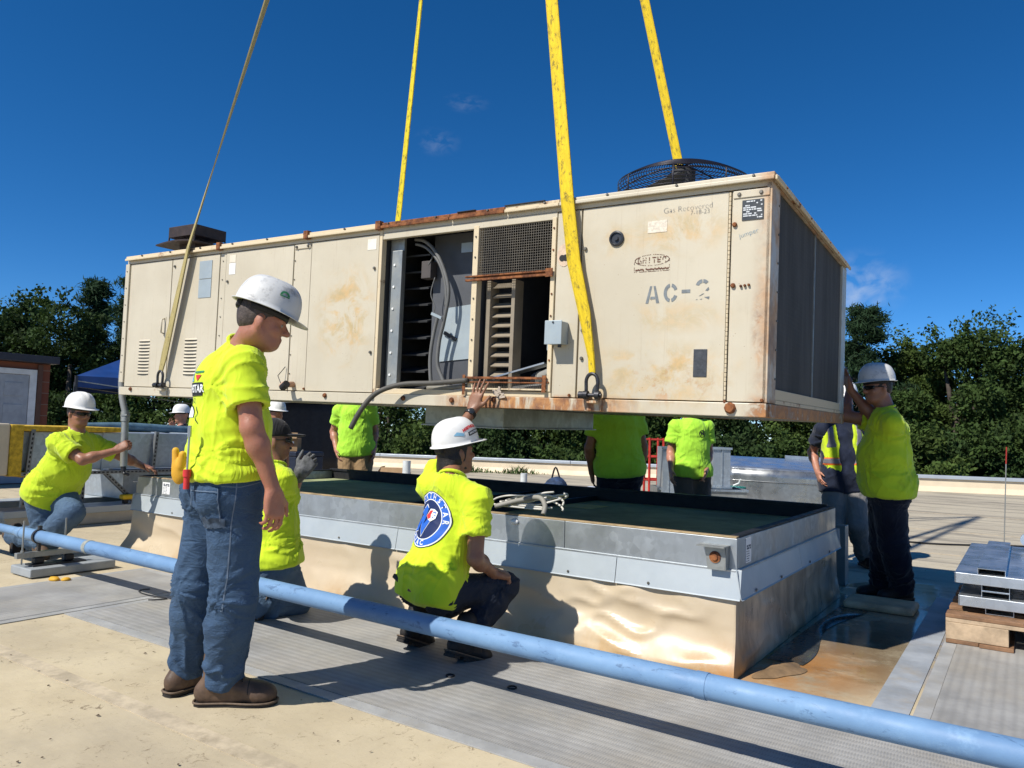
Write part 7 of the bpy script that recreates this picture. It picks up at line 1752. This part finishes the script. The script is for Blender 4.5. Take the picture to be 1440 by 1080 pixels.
M_ductg = galv_material('duct_steel', (0.44, 0.49, 0.53), 0.4, 0.55, 0.2)
for a, b in ((3.812, 4.72), (4.724, 5.9), (5.904, 7.4)): db('duct_section', -10.1, -9.12, a, b, 0.625, 1.055, M_ductg, 0.003)
for y in (4.722, 5.902): db('duct_flange', -10.12, -9.105, y - 0.012, y + 0.012, 0.61, 1.068, M_ductg, 0.002)
M_strut = galv_material('strut_channel', (0.25, 0.26, 0.265), 0.5, 0.6, 0.3)
def strut(a, b, w=0.045):
    g = MB(); a, b = V(a), V(b); g.bar(tuple(a - V((-9.6, 4.5, 0.6))), tuple(b - V((-9.6, 4.5, 0.6))), w, w, (1, 0, 0)); s = g.build('strut', M_strut, duct, bevel=0.003)
    g = MB(); n = int((b - a).length / 0.05); d = (b - a) / n
    for i in range(1, n):
        p = a + d * i - V((-9.6, 4.5, 0.6)); g.obox(p + V((w / 2 + 0.001, 0, 0)), (1, 0, 0), d.cross(V((1, 0, 0))), d, 0.0008, 0.008, 0.014)
    tag(g.build('slot', M_black, s), kind='stuff')
for y in (3.92, 4.30, 5.36): strut((-9.07, y - 0.06, 0.22), (-9.07, y, 1.08))
for y in (3.92, 5.36): strut((-10.14, y, 0.22), (-10.14, y, 1.08))
strut((-9.3, 4.6, 0.22), (-9.3, 4.6, 0.6)); strut((-9.07, 4.72, 0.60), (-9.07, 5.12, 0.22))
strut((-9.05, 3.8, 0.59), (-9.05, 7.4, 0.59), 0.04)
def sleeper(x0, x1, y0, y1, label):
    s = empty('roof_sleeper', ((x0 + x1) / 2, (y0 + y1) / 2, 0), label, 'sleeper', 'membrane covered sleepers under the duct'); cx, cy = (x0 + x1) / 2, (y0 + y1) / 2
    MB().box(x0 - cx, x1 - cx, y0 - cy, y1 - cy, 0.002, 0.15).build('membrane', M_lag, s, bevel=0.015); MB().box(x0 - cx - 0.015, x1 - cx + 0.015, y0 - cy - 0.015, y1 - cy + 0.015, 0.13, 0.205).build('metal_cap', M_flash, s, bevel=0.004)
sleeper(-9.35, -8.95, 3.65, 7.6, 'near membrane sleeper under the strut legs of the left duct'); sleeper(-10.4, -10.0, 3.5, 7.6, 'far membrane sleeper under the strut legs of the left duct')
tag(MB().box(-10.6, -9.5, 5.2, 6.4, 0.21, 0.56).build('duct_section', M_ductg, None, bevel=0.004), 'short grey duct piece lying below the long duct', 'duct')
dr = empty('cordless_tool', (-9.0, 5.0, 0.21), 'yellow and black cordless tool lying on the sleeper below the duct', 'power tool')
MB().box(-0.05, 0.05, -0.09, 0.09, 0.05, 0.11).build('body', mat('tool_yellow', (0.6, 0.4, 0.01), 0.4), dr, bevel=0.02); MB().box(-0.03, 0.03, -0.06, -0.01, 0.0, 0.06).build('grip', M_black, dr, bevel=0.01)
# long blue tarp roll on top of the duct
g = MB(); g.tube(catmull([(-9.9, 4.8, 1.11), (-9.8, 5.4, 1.13), (-9.7, 6.2, 1.10), (-9.75, 7.3, 1.10)], 8), 0.055, 12); tag(g.build('tarp_roll', mat('blue_tarp', (0.10, 0.17, 0.22), 0.4, var=0.3), smooth=True), 'rolled blue grey tarp lying on top of the left duct', 'tarp')

# ---- left background: brick stair house and blue canopy
def brick_material():
    n = NT('brick_wall'); b = n.node('ShaderNodeTexBrick'); n.t.links.new(n.map(scale=(1, 1, 1), rot=(R(90), 0, R(90))), b.inputs['Vector'])
    b.inputs['Scale'].default_value = 1.0; b.inputs['Brick Width'].default_value = 0.21; b.inputs['Row Height'].default_value = 0.072; b.inputs['Mortar Size'].default_value = 0.006
    b.inputs['Color1'].default_value = (0.16, 0.055, 0.035, 1); b.inputs['Color2'].default_value = (0.22, 0.085, 0.05, 1); b.inputs['Mortar'].default_value = (0.20, 0.16, 0.13, 1)
    return n.fin(b.outputs['Color'], 0.85, 0, 0.2)
hut = empty('stair_house', (-16.6, 5.0, 0), 'small brick stair house with grey door at the far left', 'building')
M_brick = brick_material()
MB().box(-1.4, 1.39, -2.4, 1.80, 0, 2.22).build('wall', M_brick, hut)
MB().box(-1.6, 1.62, -2.6, 1.86, 2.225, 2.36).build('roof', mat('dark_fascia', (0.03, 0.03, 0.04), 0.5), hut, bevel=0.01)
M_wf = mat('white_frame', (0.62, 0.63, 0.63), 0.5)
for a, b, z0, z1 in ((0.40, 0.52, 0.0, 2.0), (1.44, 1.56, 0.0, 2.0), (0.40, 1.56, 2.001, 2.10)): MB().box(1.391, 1.44, a, b, z0, z1).build('door_frame', M_wf, hut, bevel=0.004)
dor = MB().box(1.391, 1.42, 0.525, 1.435, 0.02, 1.995).build('door', mat('grey_door', (0.33, 0.35, 0.38), 0.45), hut, bevel=0.003)
for ya, yb in ((0.62, 0.93), (1.03, 1.34)):
    for za, zb in ((0.2, 0.8), (0.95, 1.45), (1.6, 1.85)): MB().box(1.4205, 1.43, ya, yb, za, zb).build('door_panel', bpy.data.materials['grey_door'], dor, bevel=0.006)
MB().box(1.391, 1.43, 1.575, 1.66, 0.0, 2.2).build('wood_trim', mat('brown_trim', (0.10, 0.05, 0.035), 0.7), hut)
tent = empty('canopy_tent', (-15.4, 10.8, 0), 'blue pop-up canopy tent behind the left end of the unit', 'tent')
TC = [V((-15.29, 7.32, 2.06)), V((-12.9, 13.0, 2.06)), V((-15.6, 14.3, 2.06)), V((-18.0, 8.6, 2.06))]; TO = V((-15.4, 10.8, 0))
M_tent = mat('tent_blue', (0.012, 0.045, 0.17), 0.45, var=0.2, scale=1.5, bump=0.5, bscale=3)
ridge = [TC[0].lerp(TC[3], 0.5).lerp(TC[1].lerp(TC[2], 0.5), 0.3) + V((0, 0, 1.0)), TC[0].lerp(TC[3], 0.5).lerp(TC[1].lerp(TC[2], 0.5), 0.7) + V((0, 0, 1.0))]
g = MB()
def quad(a, b, c, d, n=8):
    def fn(u, v):
        p = a.lerp(b, u).lerp(d.lerp(c, u), v); s = 0.10 * math.sin(math.pi * u) * math.sin(math.pi * v); return p - V((0, 0, s)) - TO
    g.grid(fn, n, n)
quad(TC[0], TC[1], ridge[1], ridge[0]); quad(TC[1], TC[2], ridge[1], ridge[1]); quad(TC[2], TC[3], ridge[0], ridge[1]); quad(TC[3], TC[0], ridge[0], ridge[0]); g.build('canopy', M_tent, tent, smooth=False)
for i in range(4):
    a, b = TC[i], TC[(i + 1) % 4]; g = MB(); g.grid(lambda u, v: a.lerp(b, u) - V((0, 0, (0.22 + 0.02 * math.sin(u * 30)) * v)) - TO, 16, 2); g.build('valance', M_tent, tent)
    p = TC[i] - TO; g = MB(); g.bar((p.x, p.y, 0), (p.x, p.y, 2.06), 0.045, 0.045); g.build('leg', mat('tent_leg', (0.03, 0.03, 0.035), 0.4) if i == 0 else bpy.data.materials['tent_leg'], tent)
    g = MB(); m_ = a.lerp(b, 0.5) - TO + V((0, 0, -0.45)); g.bar(tuple(a - TO - V((0, 0, 0.1))), tuple(m_), 0.02, 0.02); g.bar(tuple(m_), tuple(b - TO - V((0, 0, 0.1))), 0.02, 0.02); g.build('truss', M_galvd, tent)
g = MB(); g.grid(lambda u, v: V((-14.4, 11.1, 2.0)).lerp(V((-13.2, 12.4, 2.0)), u) - V((0, 0, 1.95 * v)) + V((0.03 * math.sin(u * 20), 0, 0)) - TO, 20, 4); g.build('shade_sheet', mat('shade_black', (0.012, 0.012, 0.015), 0.6), tent, smooth=True, solid=0.004)  # added black sheet, put in to darken the gap under the canopy
# things under and beside the canopy
tc = empty('tool_chest', (-12.35, 10.2, 0), 'dark blue job site tool chest in the shade of the canopy', 'tool chest')
M_chest = mat('chest_navy', (0.012, 0.018, 0.035), 0.5)
MB().box(-0.55, 0.55, -0.35, 0.35, 0.06, 0.60).build('body', M_chest, tc, bevel=0.01); MB().box(-0.56, 0.56, -0.36, 0.36, 0.605, 0.70).build('lid', M_chest, tc, bevel=0.02)
for x in (-0.45, 0.45): MB().box(x - 0.06, x + 0.06, -0.33, 0.33, 0.002, 0.058).build('skid', M_black, tc)
M_card = mat('cardboard', (0.27, 0.17, 0.085), 0.8, var=0.12)
def carton(loc, w, d, h, rz, label, open_=True):
    c = empty('cardboard_box', loc, label, 'box', 'cardboard boxes'); c.rotation_euler.z = rz
    MB().box(-w / 2, w / 2, -d / 2, d / 2, 0.0, h).build('body', M_card, c, bevel=0.004)
    if open_:
        g = MB(); g.obox((0, -d / 2 - 0.05, h + 0.05), (1, 0, 0), (0, 0.6, 0.8), (0, -0.8, 0.6), w / 2, 0.07, 0.002); g.build('flap', M_card, c); g = MB(); g.obox((-w / 2 - 0.04, 0, h + 0.06), (0.55, 0, 0.8), (0, 1, 0), (-0.8, 0, 0.55), 0.07, d / 2, 0.002); g.build('flap', M_card, c)
    MB().box(-w * 0.3, w * 0.3, -d / 2 - 0.002, -d / 2 - 0.0005, h * 0.35, h * 0.75).build('label', M_white, c)
carton((-12.2, 10.05, 0.702), 0.34, 0.28, 0.26, 0.6, 'cardboard box with white label on the dark tool chest'); carton((-10.9, 11.75, 0.002), 0.55, 0.42, 0.30, 0.55, 'open cardboard box on the roof right of the tan trousers')
def vent(loc, r, h, label, m):
    v = empty('vent_pipe', loc, label, 'vent pipe', 'white vent pipes on the far roof'); g = MB(); g.tube([(0, 0, 0.0), (0, 0, h)], r, 16); g.build('pipe', m, v, smooth='auto'); g = MB(); g.lathe([(r * 1.8, 0), (r * 1.5, 0.03), (r * 1.02, 0.06), (r * 1.02, 0.07)], (0, 0, 0.002), 16); g.build('boot_flashing', M_lag, v, smooth='auto')
M_pvc = mat('white_pvc', (0.55, 0.58, 0.58), 0.4)
vent((-9.53, 10.55, 0), 0.075, 0.62, 'pale vent pipe standing left of the crouching man', M_pvc); vent((-7.2, 10.98, 0), 0.06, 0.50, 'white vent pipe beyond the curb right of the crouching man', M_pvc)
tag(MB().box(-7.0, -6.3, 9.8, 10.25, 0.335, 0.36).build('board', mat('dark_board', (0.07, 0.05, 0.04), 0.7), bevel=0.004), 'flat dark board beyond the curb below the white vent pipe', 'board')
tag(MB().box(-6.9, -6.4, 9.88, 10.18, 0.003, 0.334).build('wood_block', mat('block_dark', (0.10, 0.08, 0.06), 0.8), bevel=0.01), 'wooden block carrying the flat dark board', 'block')
def bag(c, r, m, label, name='tool_bag'):
    S = SDF(); c = A3(c); S.ell(c + A3((0, 0, r[2] * 0.8)), (CR, CF, (0, 0, 1)), r, 0.05, clip=((A3((c[0], c[1], c[2] + 0.003)), (0, 0, -1)),)); S.ell(c + CR * r[0] * 0.5 + A3((0, 0, r[2] * 0.6)), (CR, CF, (0, 0, 1)), (r[0] * 0.6, r[1] * 0.9, r[2] * 0.7), 0.05, clip=((A3((c[0], c[1], c[2] + 0.003)), (0, 0, -1)),))
    Vv, Fc = S.mesh(0.02); Vv = Vv + vnormals(Vv, Fc) * ((fbm(Vv * 9, 3) - 0.4) * 0.10)[:, None]; Vv[:, 2] = np.maximum(Vv[:, 2], c[2] + 0.003)
    b = np_mesh(name, Vv, Fc, m); tag(b, label, 'bag', 'bags beyond the curb')
    g = MB(); g.tube(catmull([c - CR * r[0] * 0.3 + A3((0, 0, r[2] * 1.4)), c + A3((0, 0, r[2] * 2.3)), c + CR * r[0] * 0.4 + A3((0, 0, r[2] * 1.4))], 6), 0.014, 6); g.build('handle', M_black, b)
bag((-5.95, 9.95, 0.0), (0.24, 0.2, 0.30), mat('bag_blue', (0.025, 0.05, 0.11), 0.8, var=0.6, scale=7), 'dark blue tool bag beyond the curb, centre of the gap')
bag((-4.95, 9.85, 0.0), (0.17, 0.15, 0.28), mat('bag_dark', (0.05, 0.03, 0.03), 0.8, var=0.5, scale=7), 'dark tool bag beside the leg of the man with his back turned')
g = MB()
for k in range(6): g.tube([(-5.35 + (0.20 + 0.01 * k) * math.cos(a), 9.9 + 0.02 * k, 0.17 + 0.02 + (0.20 + 0.008 * k) * math.sin(a)) for a in [math.pi * i / 14 for i in range(15)]], 0.010, 6)
tag(g.build('hose_coil', mat('hose_blue_white', (0.35, 0.4, 0.5), 0.5), smooth=True), 'arched coil of pale blue hose between the two tool bags', 'hose')

# ---- right background: sheet metal duct fittings, bucket, red rack
fit = empty('duct_fitting', (-3.1, 12.4, 0), 'large sheet metal duct elbow with curved side standing on the far roof', 'duct fitting')
ob = V((-3.1, 12.4, 0)); M_sheet = galv_material('sheet_metal', (0.42, 0.43, 0.42), 0.3, 0.8, 0.15)
g = MB(); c0 = V((-3.95, 11.9, 0)); c1 = V((-2.05, 13.05, 0)); nb = V((0.5, -0.85, 0)).normalized()
def face(u, v): p = c0.lerp(c1, u) + nb * 0.28 * math.sin(math.pi * min(1, u * 1.1)) ; return p - ob + V((0, 0, 0.01 + (0.74 - 0.06 * u) * v))
g.grid(face, 20, 6); g.build('curved_side', M_sheet, fit, smooth=True, solid=0.004)
g = MB()
def topf(u, v): p = c0.lerp(c1, u) + nb * 0.28 * math.sin(math.pi * min(1, u * 1.1)); q = c0.lerp(c1, min(1, 0.12 + u)) - nb * 1.0; r_ = p.lerp(q, v); return r_ - ob + V((0, 0, 0.752 - 0.06 * u + 0.16 * v))
g.grid(topf, 20, 6); g.build('top_sheet', M_galvb, fit, smooth=True, solid=0.004)
g = MB(); g.grid(lambda u, v: c0.lerp(c0.lerp(c1, 0.12) - nb * 1.0, u) - ob + V((0, 0, 0.01 + (0.74 + 0.16 * u) * v)), 6, 4); g.build('end_sheet', M_sheet, fit, solid=0.004)
g = MB(); g.grid(lambda u, v: c1.lerp(c1 - nb * 1.0, u) - ob + V((0, 0, 0.01 + (0.68 + 0.2 * u) * v)), 6, 4); g.build('end_sheet', M_sheet, fit, solid=0.004)
for zz in (0.16, 0.55):
    g = MB(); g.tube([V(face(i / 20, zz / 0.74)) + nb * 0.006 for i in range(21)], 0.009, 5); g.build('seam', M_sheet, fit, smooth=True)
g = MB(); p0, p1 = V(topf(0.42, 1.0)), V(topf(1.0, 1.0)); g.bar(tuple(p0 + V((0, 0, 0.03))), tuple(p1 + V((0, 0, 0.03))), 0.03, 0.06); g.build('flange', M_galvb, fit)
bk_ = empty('bucket', (-3.62, 11.3, 0.02), 'white plastic bucket with teal lid in front of the curved duct fitting', 'bucket')
tag(MB().box(-3.85, -3.4, 11.1, 11.5, 0.002, 0.1).build('wood_block', M_pined, bevel=0.01), 'low timber block under the white bucket', 'block'); bk_.location.z = 0.102
g = MB(); g.lathe([(0.125, 0), (0.148, 0.34), (0.155, 0.34), (0.155, 0.36), (0.14, 0.36)], (0, 0, 0), 24); g.build('pail', M_white, bk_, smooth='auto'); g = MB(); g.lathe([(0.158, 0.355), (0.158, 0.385), (0.14, 0.392), (0.001, 0.392)], (0, 0, 0), 24); g.build('lid', mat('teal_lid', (0.01, 0.17, 0.13), 0.4), bk_, smooth='auto')
g = MB(); g.lathe([(0.1425, 0.10), (0.1475, 0.20)], (0, 0, 0), 24); g.build('label', mat('bucket_label', (0.12, 0.16, 0.22), 0.5, var=0.5, scale=30), bk_); g = MB(); g.tube([(-0.03, 0.0, 0.40), (0.05, 0.02, 0.44), (0.08, 0.0, 0.50)], 0.012, 6); g.build('stir_stick', M_white, bk_)
def panel_duct(c, w, d, h, rz, label, m=M_sheet, hollow=True):
    p = empty('sheet_metal_duct', c, label, 'duct', 'loose duct sections beyond the curb'); p.rotation_euler.z = rz
    MB().box(-w / 2, w / 2, -d / 2, -d / 2 + 0.004, 0, h).build('side', m, p); MB().box(-w / 2, w / 2, d / 2 - 0.004, d / 2, 0, h).build('side', m, p)
    MB().box(-w / 2, -w / 2 + 0.004, -d / 2 + 0.0045, d / 2 - 0.0045, 0, h).build('side', m, p); MB().box(w / 2 - 0.004, w / 2, -d / 2 + 0.0045, d / 2 - 0.0045, 0, h).build('side', m, p)
    for z in (0.0, h - 0.03):
        g = MB(); g.box(-w / 2 - 0.02, w / 2 + 0.02, -d / 2 - 0.02, -d / 2 - 0.0005, z, z + 0.03); g.box(w / 2 + 0.0005, w / 2 + 0.02, -d / 2, d / 2, z, z + 0.03); g.build('flange', M_galvb, p)
    g = MB(); g.box(-0.006, 0.006, -d / 2 - 0.012, -d / 2 - 0.0005, 0.031, h - 0.031); g.build('standing_seam', m, p)
az = math.atan2(0.563, 0.8265)
panel_duct((-4.08, 9.75, 0.42), 0.16, 0.4, 0.65, az, 'narrow upright duct section left of the man in taupe trousers', M_ductg); panel_duct((-3.58, 10.35, 0.52), 0.24, 0.4, 0.56, az + 0.1, 'upright duct section right of the man in taupe trousers', M_ductg)
panel_duct((-3.80, 10.2, 0.01), 1.2, 0.6, 0.505, az, 'wide low duct section under the upright ducts', M_galvd); panel_duct((-4.55, 9.2, 0.01), 0.30, 0.4, 0.66, az + 0.3, 'blue grey duct offcut beside the man with his back turned', M_ductg); panel_duct((-4.18, 9.35, 0.01), 0.26, 0.36, 0.40, az - 0.2, 'small duct offcut below the narrow upright duct', M_sheet)
rack = empty('scaffold_frame', (-5.3, 12.25, 0), 'red painted scaffold frame on the far roof behind the men', 'scaffold')
M_red = mat('red_paint', (0.42, 0.03, 0.02), 0.5, var=0.2); rack.rotation_euler.z = az
for x in (-0.38, -0.12, 0.12, 0.38):
    for y in (0, 0.5):
        g = MB(); g.cyl((x, y, 0.002), (x, y, 1.18), 0.022, n=10); g.build('upright', M_red, rack, smooth='auto')
for z in (0.45, 0.85, 1.15):
    for y in (0, 0.5):
        g = MB(); g.cyl((-0.38, y, z), (0.38, y, z), 0.016, n=8); g.build('rail', M_red, rack, smooth='auto')
    for x in (-0.38, 0.38):
        g = MB(); g.cyl((x, 0, z), (x, 0.5, z), 0.016, n=8); g.build('rail', M_red, rack, smooth='auto')
# grit and dead leaf scraps lying on the membrane
rr = random.Random(21); g = MB()
for i in range(300):
    x = rr.uniform(-6.5, 0.2); y = rr.uniform(0.9, 2.3) if i < 140 else rr.uniform(4.0, 9.0)
    if i >= 140 and (x < -1.0): continue
    s_ = rr.uniform(0.003, 0.011); a = rr.uniform(0, 6.28)
    g._add([(x + s_ * math.cos(a), y + s_ * math.sin(a), 0.0045), (x - s_ * 0.5 * math.sin(a), y + s_ * 0.5 * math.cos(a), 0.0045 + s_ * 0.5), (x - s_ * math.cos(a), y - s_ * math.sin(a), 0.005), (x + s_ * 0.4 * math.sin(a), y - s_ * 0.4 * math.cos(a), 0.0045)], [(0, 1, 2, 3)])
tag(g.build('roof_grit', mat('grit_brown', (0.10, 0.07, 0.045), 0.9, var=0.5, scale=2), fix=False), 'dark grit and leaf scraps scattered over the cream roof', 'grit', kind='stuff')
# dead leaves and weeds against the parapet
def weeds(c, w, n, label, seed):
    rr = random.Random(seed); g = MB()
    for i in range(n):
        p = V(c) + V(tuple(CR)) * rr.gauss(0, w) + V(tuple(CF)) * rr.gauss(0, w * 0.25); a = rr.uniform(0, 6.28); L = rr.uniform(0.1, 0.4) * math.exp(-abs((p - V(c)).dot(V(tuple(CR)))) / w * 0.6)
        t = V((math.cos(a) * 0.5, math.sin(a) * 0.5, 1)).normalized(); s = t.cross(V((0, 0, 1))).normalized() * 0.012
        q = p + t * L * 0.6; e = q + (t + V((math.cos(a), math.sin(a), -0.3)) * 0.6) * L * 0.4
        g._add([p - s, p + s, q + s, q - s, e], [(0, 1, 2, 3), (3, 2, 4)])
    tag(g.build('weeds', mat('weed_green', (0.06, 0.10, 0.025), 0.8, var=0.4), fix=False), label, 'weeds', kind='stuff')
weeds((-13.6, 17.6, 0.01), 0.45, 240, 'clump of weeds growing at the foot of the parapet', 3); weeds((-12.2, 18.3, 0.01), 0.35, 160, 'low weeds by the parapet right of the vent pipe', 5)
# ================================================================== TREES
def leaf_material(name, c):
    n = NT(name); oi = n.node('ShaderNodeObjectInfo')
    cc = n.mix(n.rng(n.noise(0.9, 4, 0.6), 0.3, 0.7), sc(c, 0.55), sc(c, 1.35))
    cc = n.mix(n.rng(n.noise(9, 3, 0.7), 0.45, 0.75, 0, 0.5), cc, (c[0] * 1.9, c[1] * 1.5, c[2] * 1.2))
    n.fin(cc, 0.8, 0, 0.2)
    tr = n.node('ShaderNodeBsdfTranslucent'); n.set(tr.inputs['Color'], n.mix(0.5, cc, (c[0] * 1.6, c[1] * 1.5, c[2])))
    mx = n.node('ShaderNodeMixShader'); mx.inputs[0].default_value = 0.22
    n.t.links.new(n.b.outputs[0], mx.inputs[1]); n.t.links.new(tr.outputs[0], mx.inputs[2])
    out = [x for x in n.t.nodes if x.type == 'OUTPUT_MATERIAL'][0]; n.t.links.new(mx.outputs[0], out.inputs['Surface'])
    return n.m
M_leaf = [leaf_material('leaf_dark', (0.030, 0.058, 0.016)), leaf_material('leaf_mid', (0.042, 0.075, 0.018)), leaf_material('leaf_light', (0.055, 0.09, 0.02)), leaf_material('needle', (0.024, 0.052, 0.022))]
M_bark = mat('bark', (0.075, 0.06, 0.048), 0.9, var=0.3, scale=6, bump=0.8, bscale=20)
def leaves(centres, size, rs, up=0.35, aspect=0.55):
    n = len(centres); a = rs.normal(size=(n, 3)); a /= np.linalg.norm(a, axis=1, keepdims=True)
    b = rs.normal(size=(n, 3)); b[:, 2] += up; b -= a * (a * b).sum(1, keepdims=True); b /= np.linalg.norm(b, axis=1, keepdims=True) + 1e-9
    s = size * rs.uniform(0.6, 1.3, (n, 1)); c = np.cross(a, b)
    bend = c * s * 0.25
    Vv = np.stack([centres - a * s, centres + b * s * aspect + bend, centres + a * s, centres - b * s * aspect + bend], 1).reshape(-1, 3)
    return Vv, np.arange(4 * n).reshape(n, 4)
def tree(kind, base, top, rad, n, m, label, seed, low=None, leaf=0.17):
    rs = np.random.RandomState(seed); base = A3(base); H = top - base[2]
    t = empty('pine_tree' if kind == 'pine' else ('shrub' if kind == 'shrub' else 'broadleaf_tree'), tuple(base), label, 'shrub' if kind == 'shrub' else 'tree', 'trees beyond the parapet')
    g = MB(); r0 = 0.035 * H if kind != 'shrub' else 0.06
    wob = [(rs.normal() * 0.02 * H, rs.normal() * 0.02 * H) for _ in range(6)]
    spine = [V((wob[i][0] * (i > 0), wob[i][1] * (i > 0), H * (0.95 if kind == 'pine' else 0.74) * i / 5)) for i in range(6)]
    g.tube(spine, [r0 * (1 - 0.85 * i / 5) for i in range(6)], 9)
    P = []
    if kind == 'pine':
        for k in range(int(H * 2.0)):
            f = 0.18 + 0.80 * k / (H * 2.0); z = H * f; Lr = rad * (1.05 - f) ** 0.75 * rs.uniform(0.65, 1.15)
            for j in range(5):
                a = rs.uniform(0, 6.28); L = Lr * rs.uniform(0.6, 1.1)
                tip = np.array([math.cos(a) * L, math.sin(a) * L, z + 0.22 * L]); mid = np.array([math.cos(a) * L * 0.5, math.sin(a) * L * 0.5, z + 0.02 * L])
                g.tube([(0, 0, z - 0.05), tuple(mid), tuple(tip)], [0.045, 0.03, 0.012], 5)
                q = max(6, int(n / (H * 10)))
                tt = rs.uniform(0.3, 1.05, q) ** 0.7
                c = np.outer(1 - tt, [0, 0, z]) + np.outer(tt, tip); c[:, 2] += -0.06 * np.sin(tt * 3) * L
                P.append(c + rs.normal(size=c.shape) * (0.10 + 0.10 * tt[:, None]) * np.array([1, 1, 0.6]))
        C = np.concatenate(P); Vv, F = leaves(C, leaf, rs, 0.9, 0.16)
    else:
        zc = H * (0.56 if kind == 'oak' else 0.5); hz = H * (0.43 if kind == 'oak' else 0.5)
        if low is not None: zc = (H + low) / 2; hz = (H - low) / 2
        nl = 46 if kind == 'oak' else 18
        for k in range(nl):
            d = rs.normal(size=3); d /= np.linalg.norm(d); rr_ = rs.uniform(0.45, 1.0) ** 0.5
            c = np.array([d[0] * rad * 0.82 * rr_, d[1] * rad * 0.82 * rr_, zc + d[2] * hz * 0.84 * rr_])
            lr = rad * rs.uniform(0.27, 0.47); cnt = int(n / nl * rs.uniform(0.7, 1.3))
            e = rs.normal(size=(cnt, 3)); e /= np.linalg.norm(e, axis=1, keepdims=True)
            p = c + e * lr * (rs.uniform(0.35, 1.0, (cnt, 1)) ** 0.45) * np.array([1, 1, 0.72])
            p += rs.normal(size=p.shape) * 0.06 * lr
            P.append(p)
            if kind == 'oak' and k < 12:
                a = spine[2 + k % 3]; g.tube([tuple(a), tuple(a.lerp(V(c), 0.5) + V((0, 0, 0.2))), tuple(c)], [r0 * 0.35, r0 * 0.2, 0.02], 6)
            # a few stray sprays breaking the outline
            s = c + d * lr * 1.1 + rs.normal(size=(int(cnt * 0.08), 3)) * lr * 0.22; P.append(s)
        C = np.concatenate(P); C = C[C[:, 2] > 0.05]; Vv, F = leaves(C, leaf, rs)
    g.build('trunk', M_bark, t, smooth=True)
    o = np_mesh('crown', Vv, F, m, t, smooth=False); tag(o, kind='stuff')
    return t
def wp(u, d):
    """ground point below view column u (pixels of a 1440 wide frame) at depth d"""
    q = A3((0, 0, 1.2)) + (CR * (u - 720) / 1060 + CF) * d; return (q[0], q[1], -6)
def ztop(v, u, d): return 1.2 + ((614 - 0.0 + (u - 720) * 0.0363) - v) * d / 1060
L_ = [('oak', -25, 30, 385, 2.6, 15000, 0, 'dark leafy tree at the far left edge above the brick stair house'), ('oak', 45, 32, 392, 2.1, 13000, 1, 'leafy tree behind the door of the brick stair house'), ('oak', 98, 30, 398, 2.0, 13000, 0, 'leafy tree above the kneeling man in sunglasses'), ('pine', 125, 34, 380, 2.2, 9000, 3, 'thin topped pine just left of the unit'), ('pine', 182, 31, 372, 2.4, 10000, 3, 'pine whose tip shows beside the left end of the unit'),
      ('pine', 1218, 33, 416, 3.3, 12000, 3, 'pine tree right beside the right end of the unit'), ('oak', 1352, 31, 436, 2.9, 28000, 1, 'broad round tree at the right of the stout man'), ('oak', 1288, 34, 476, 2.5, 20000, 2, 'paler tree between the pine and the broad round tree'), ('oak', 1438, 31, 512, 2.0, 15000, 0, 'tree at the right edge of the view behind the lightning rod'), ('oak', 1505, 29, 560, 2.0, 9000, 1, 'tree cut off by the right edge of the view')]
for i, (k_, u, d, v, r_, n_l, mi, lb) in enumerate(L_): tree(k_, wp(u, d), ztop(v, u, d), r_, int(n_l * 2.3), M_leaf[mi], lb, 20 + i, leaf=0.17 if k_ == 'pine' else 0.092)
mid_lab = ['tree beyond the parapet below the left end of the unit', 'tree beyond the parapet behind the standing man', 'tree beyond the parapet left of the tan trousers', 'tree beyond the parapet behind the cut hose', 'tree beyond the parapet above the pale vent pipe', 'tree beyond the parapet behind the duct collar', 'tree beyond the parapet above the dark blue tool bag', 'tree beyond the parapet behind the red scaffold frame', 'tree beyond the parapet behind the curved duct fitting']
for i, u in enumerate((215, 330, 430, 545, 650, 755, 860, 975, 1090)): tree('oak', wp(u, 31 + (i % 3) * 1.3), ztop(470 + 20 * (i % 3), u, 31), 2.5, 24000, M_leaf[(i * 2 + 1) % 3], mid_lab[i], 50 + i, low=2.0, leaf=0.10)
sh_lab = ['shrub behind the blue canopy', 'shrub below the tape-wrapped left end of the unit', 'shrub behind the man in black shirt', 'shrub right of the cut hose', 'shrub seen over the hand of the crouching man', 'shrub beyond the white vent pipe', 'shrub behind the man with his back turned', 'shrub left of the man in taupe trousers', 'shrub right of the man in taupe trousers', 'shrub behind the man in the vest', 'shrub right of the stout man', 'shrub below the broad round tree', 'shrub behind the lightning rod']
for i, u in enumerate((160, 270, 385, 520, 620, 715, 820, 920, 1015, 1120, 1290, 1370, 1450)): tree('shrub', (*wp(u, 26.5 + (i % 2) * 1.2)[:2], -6), ztop(592 + 10 * ((i * 5) % 4), u, 27), 1.75, 13000, M_leaf[(i + 1) % 3], sh_lab[i], 80 + i, low=3.6, leaf=0.09)
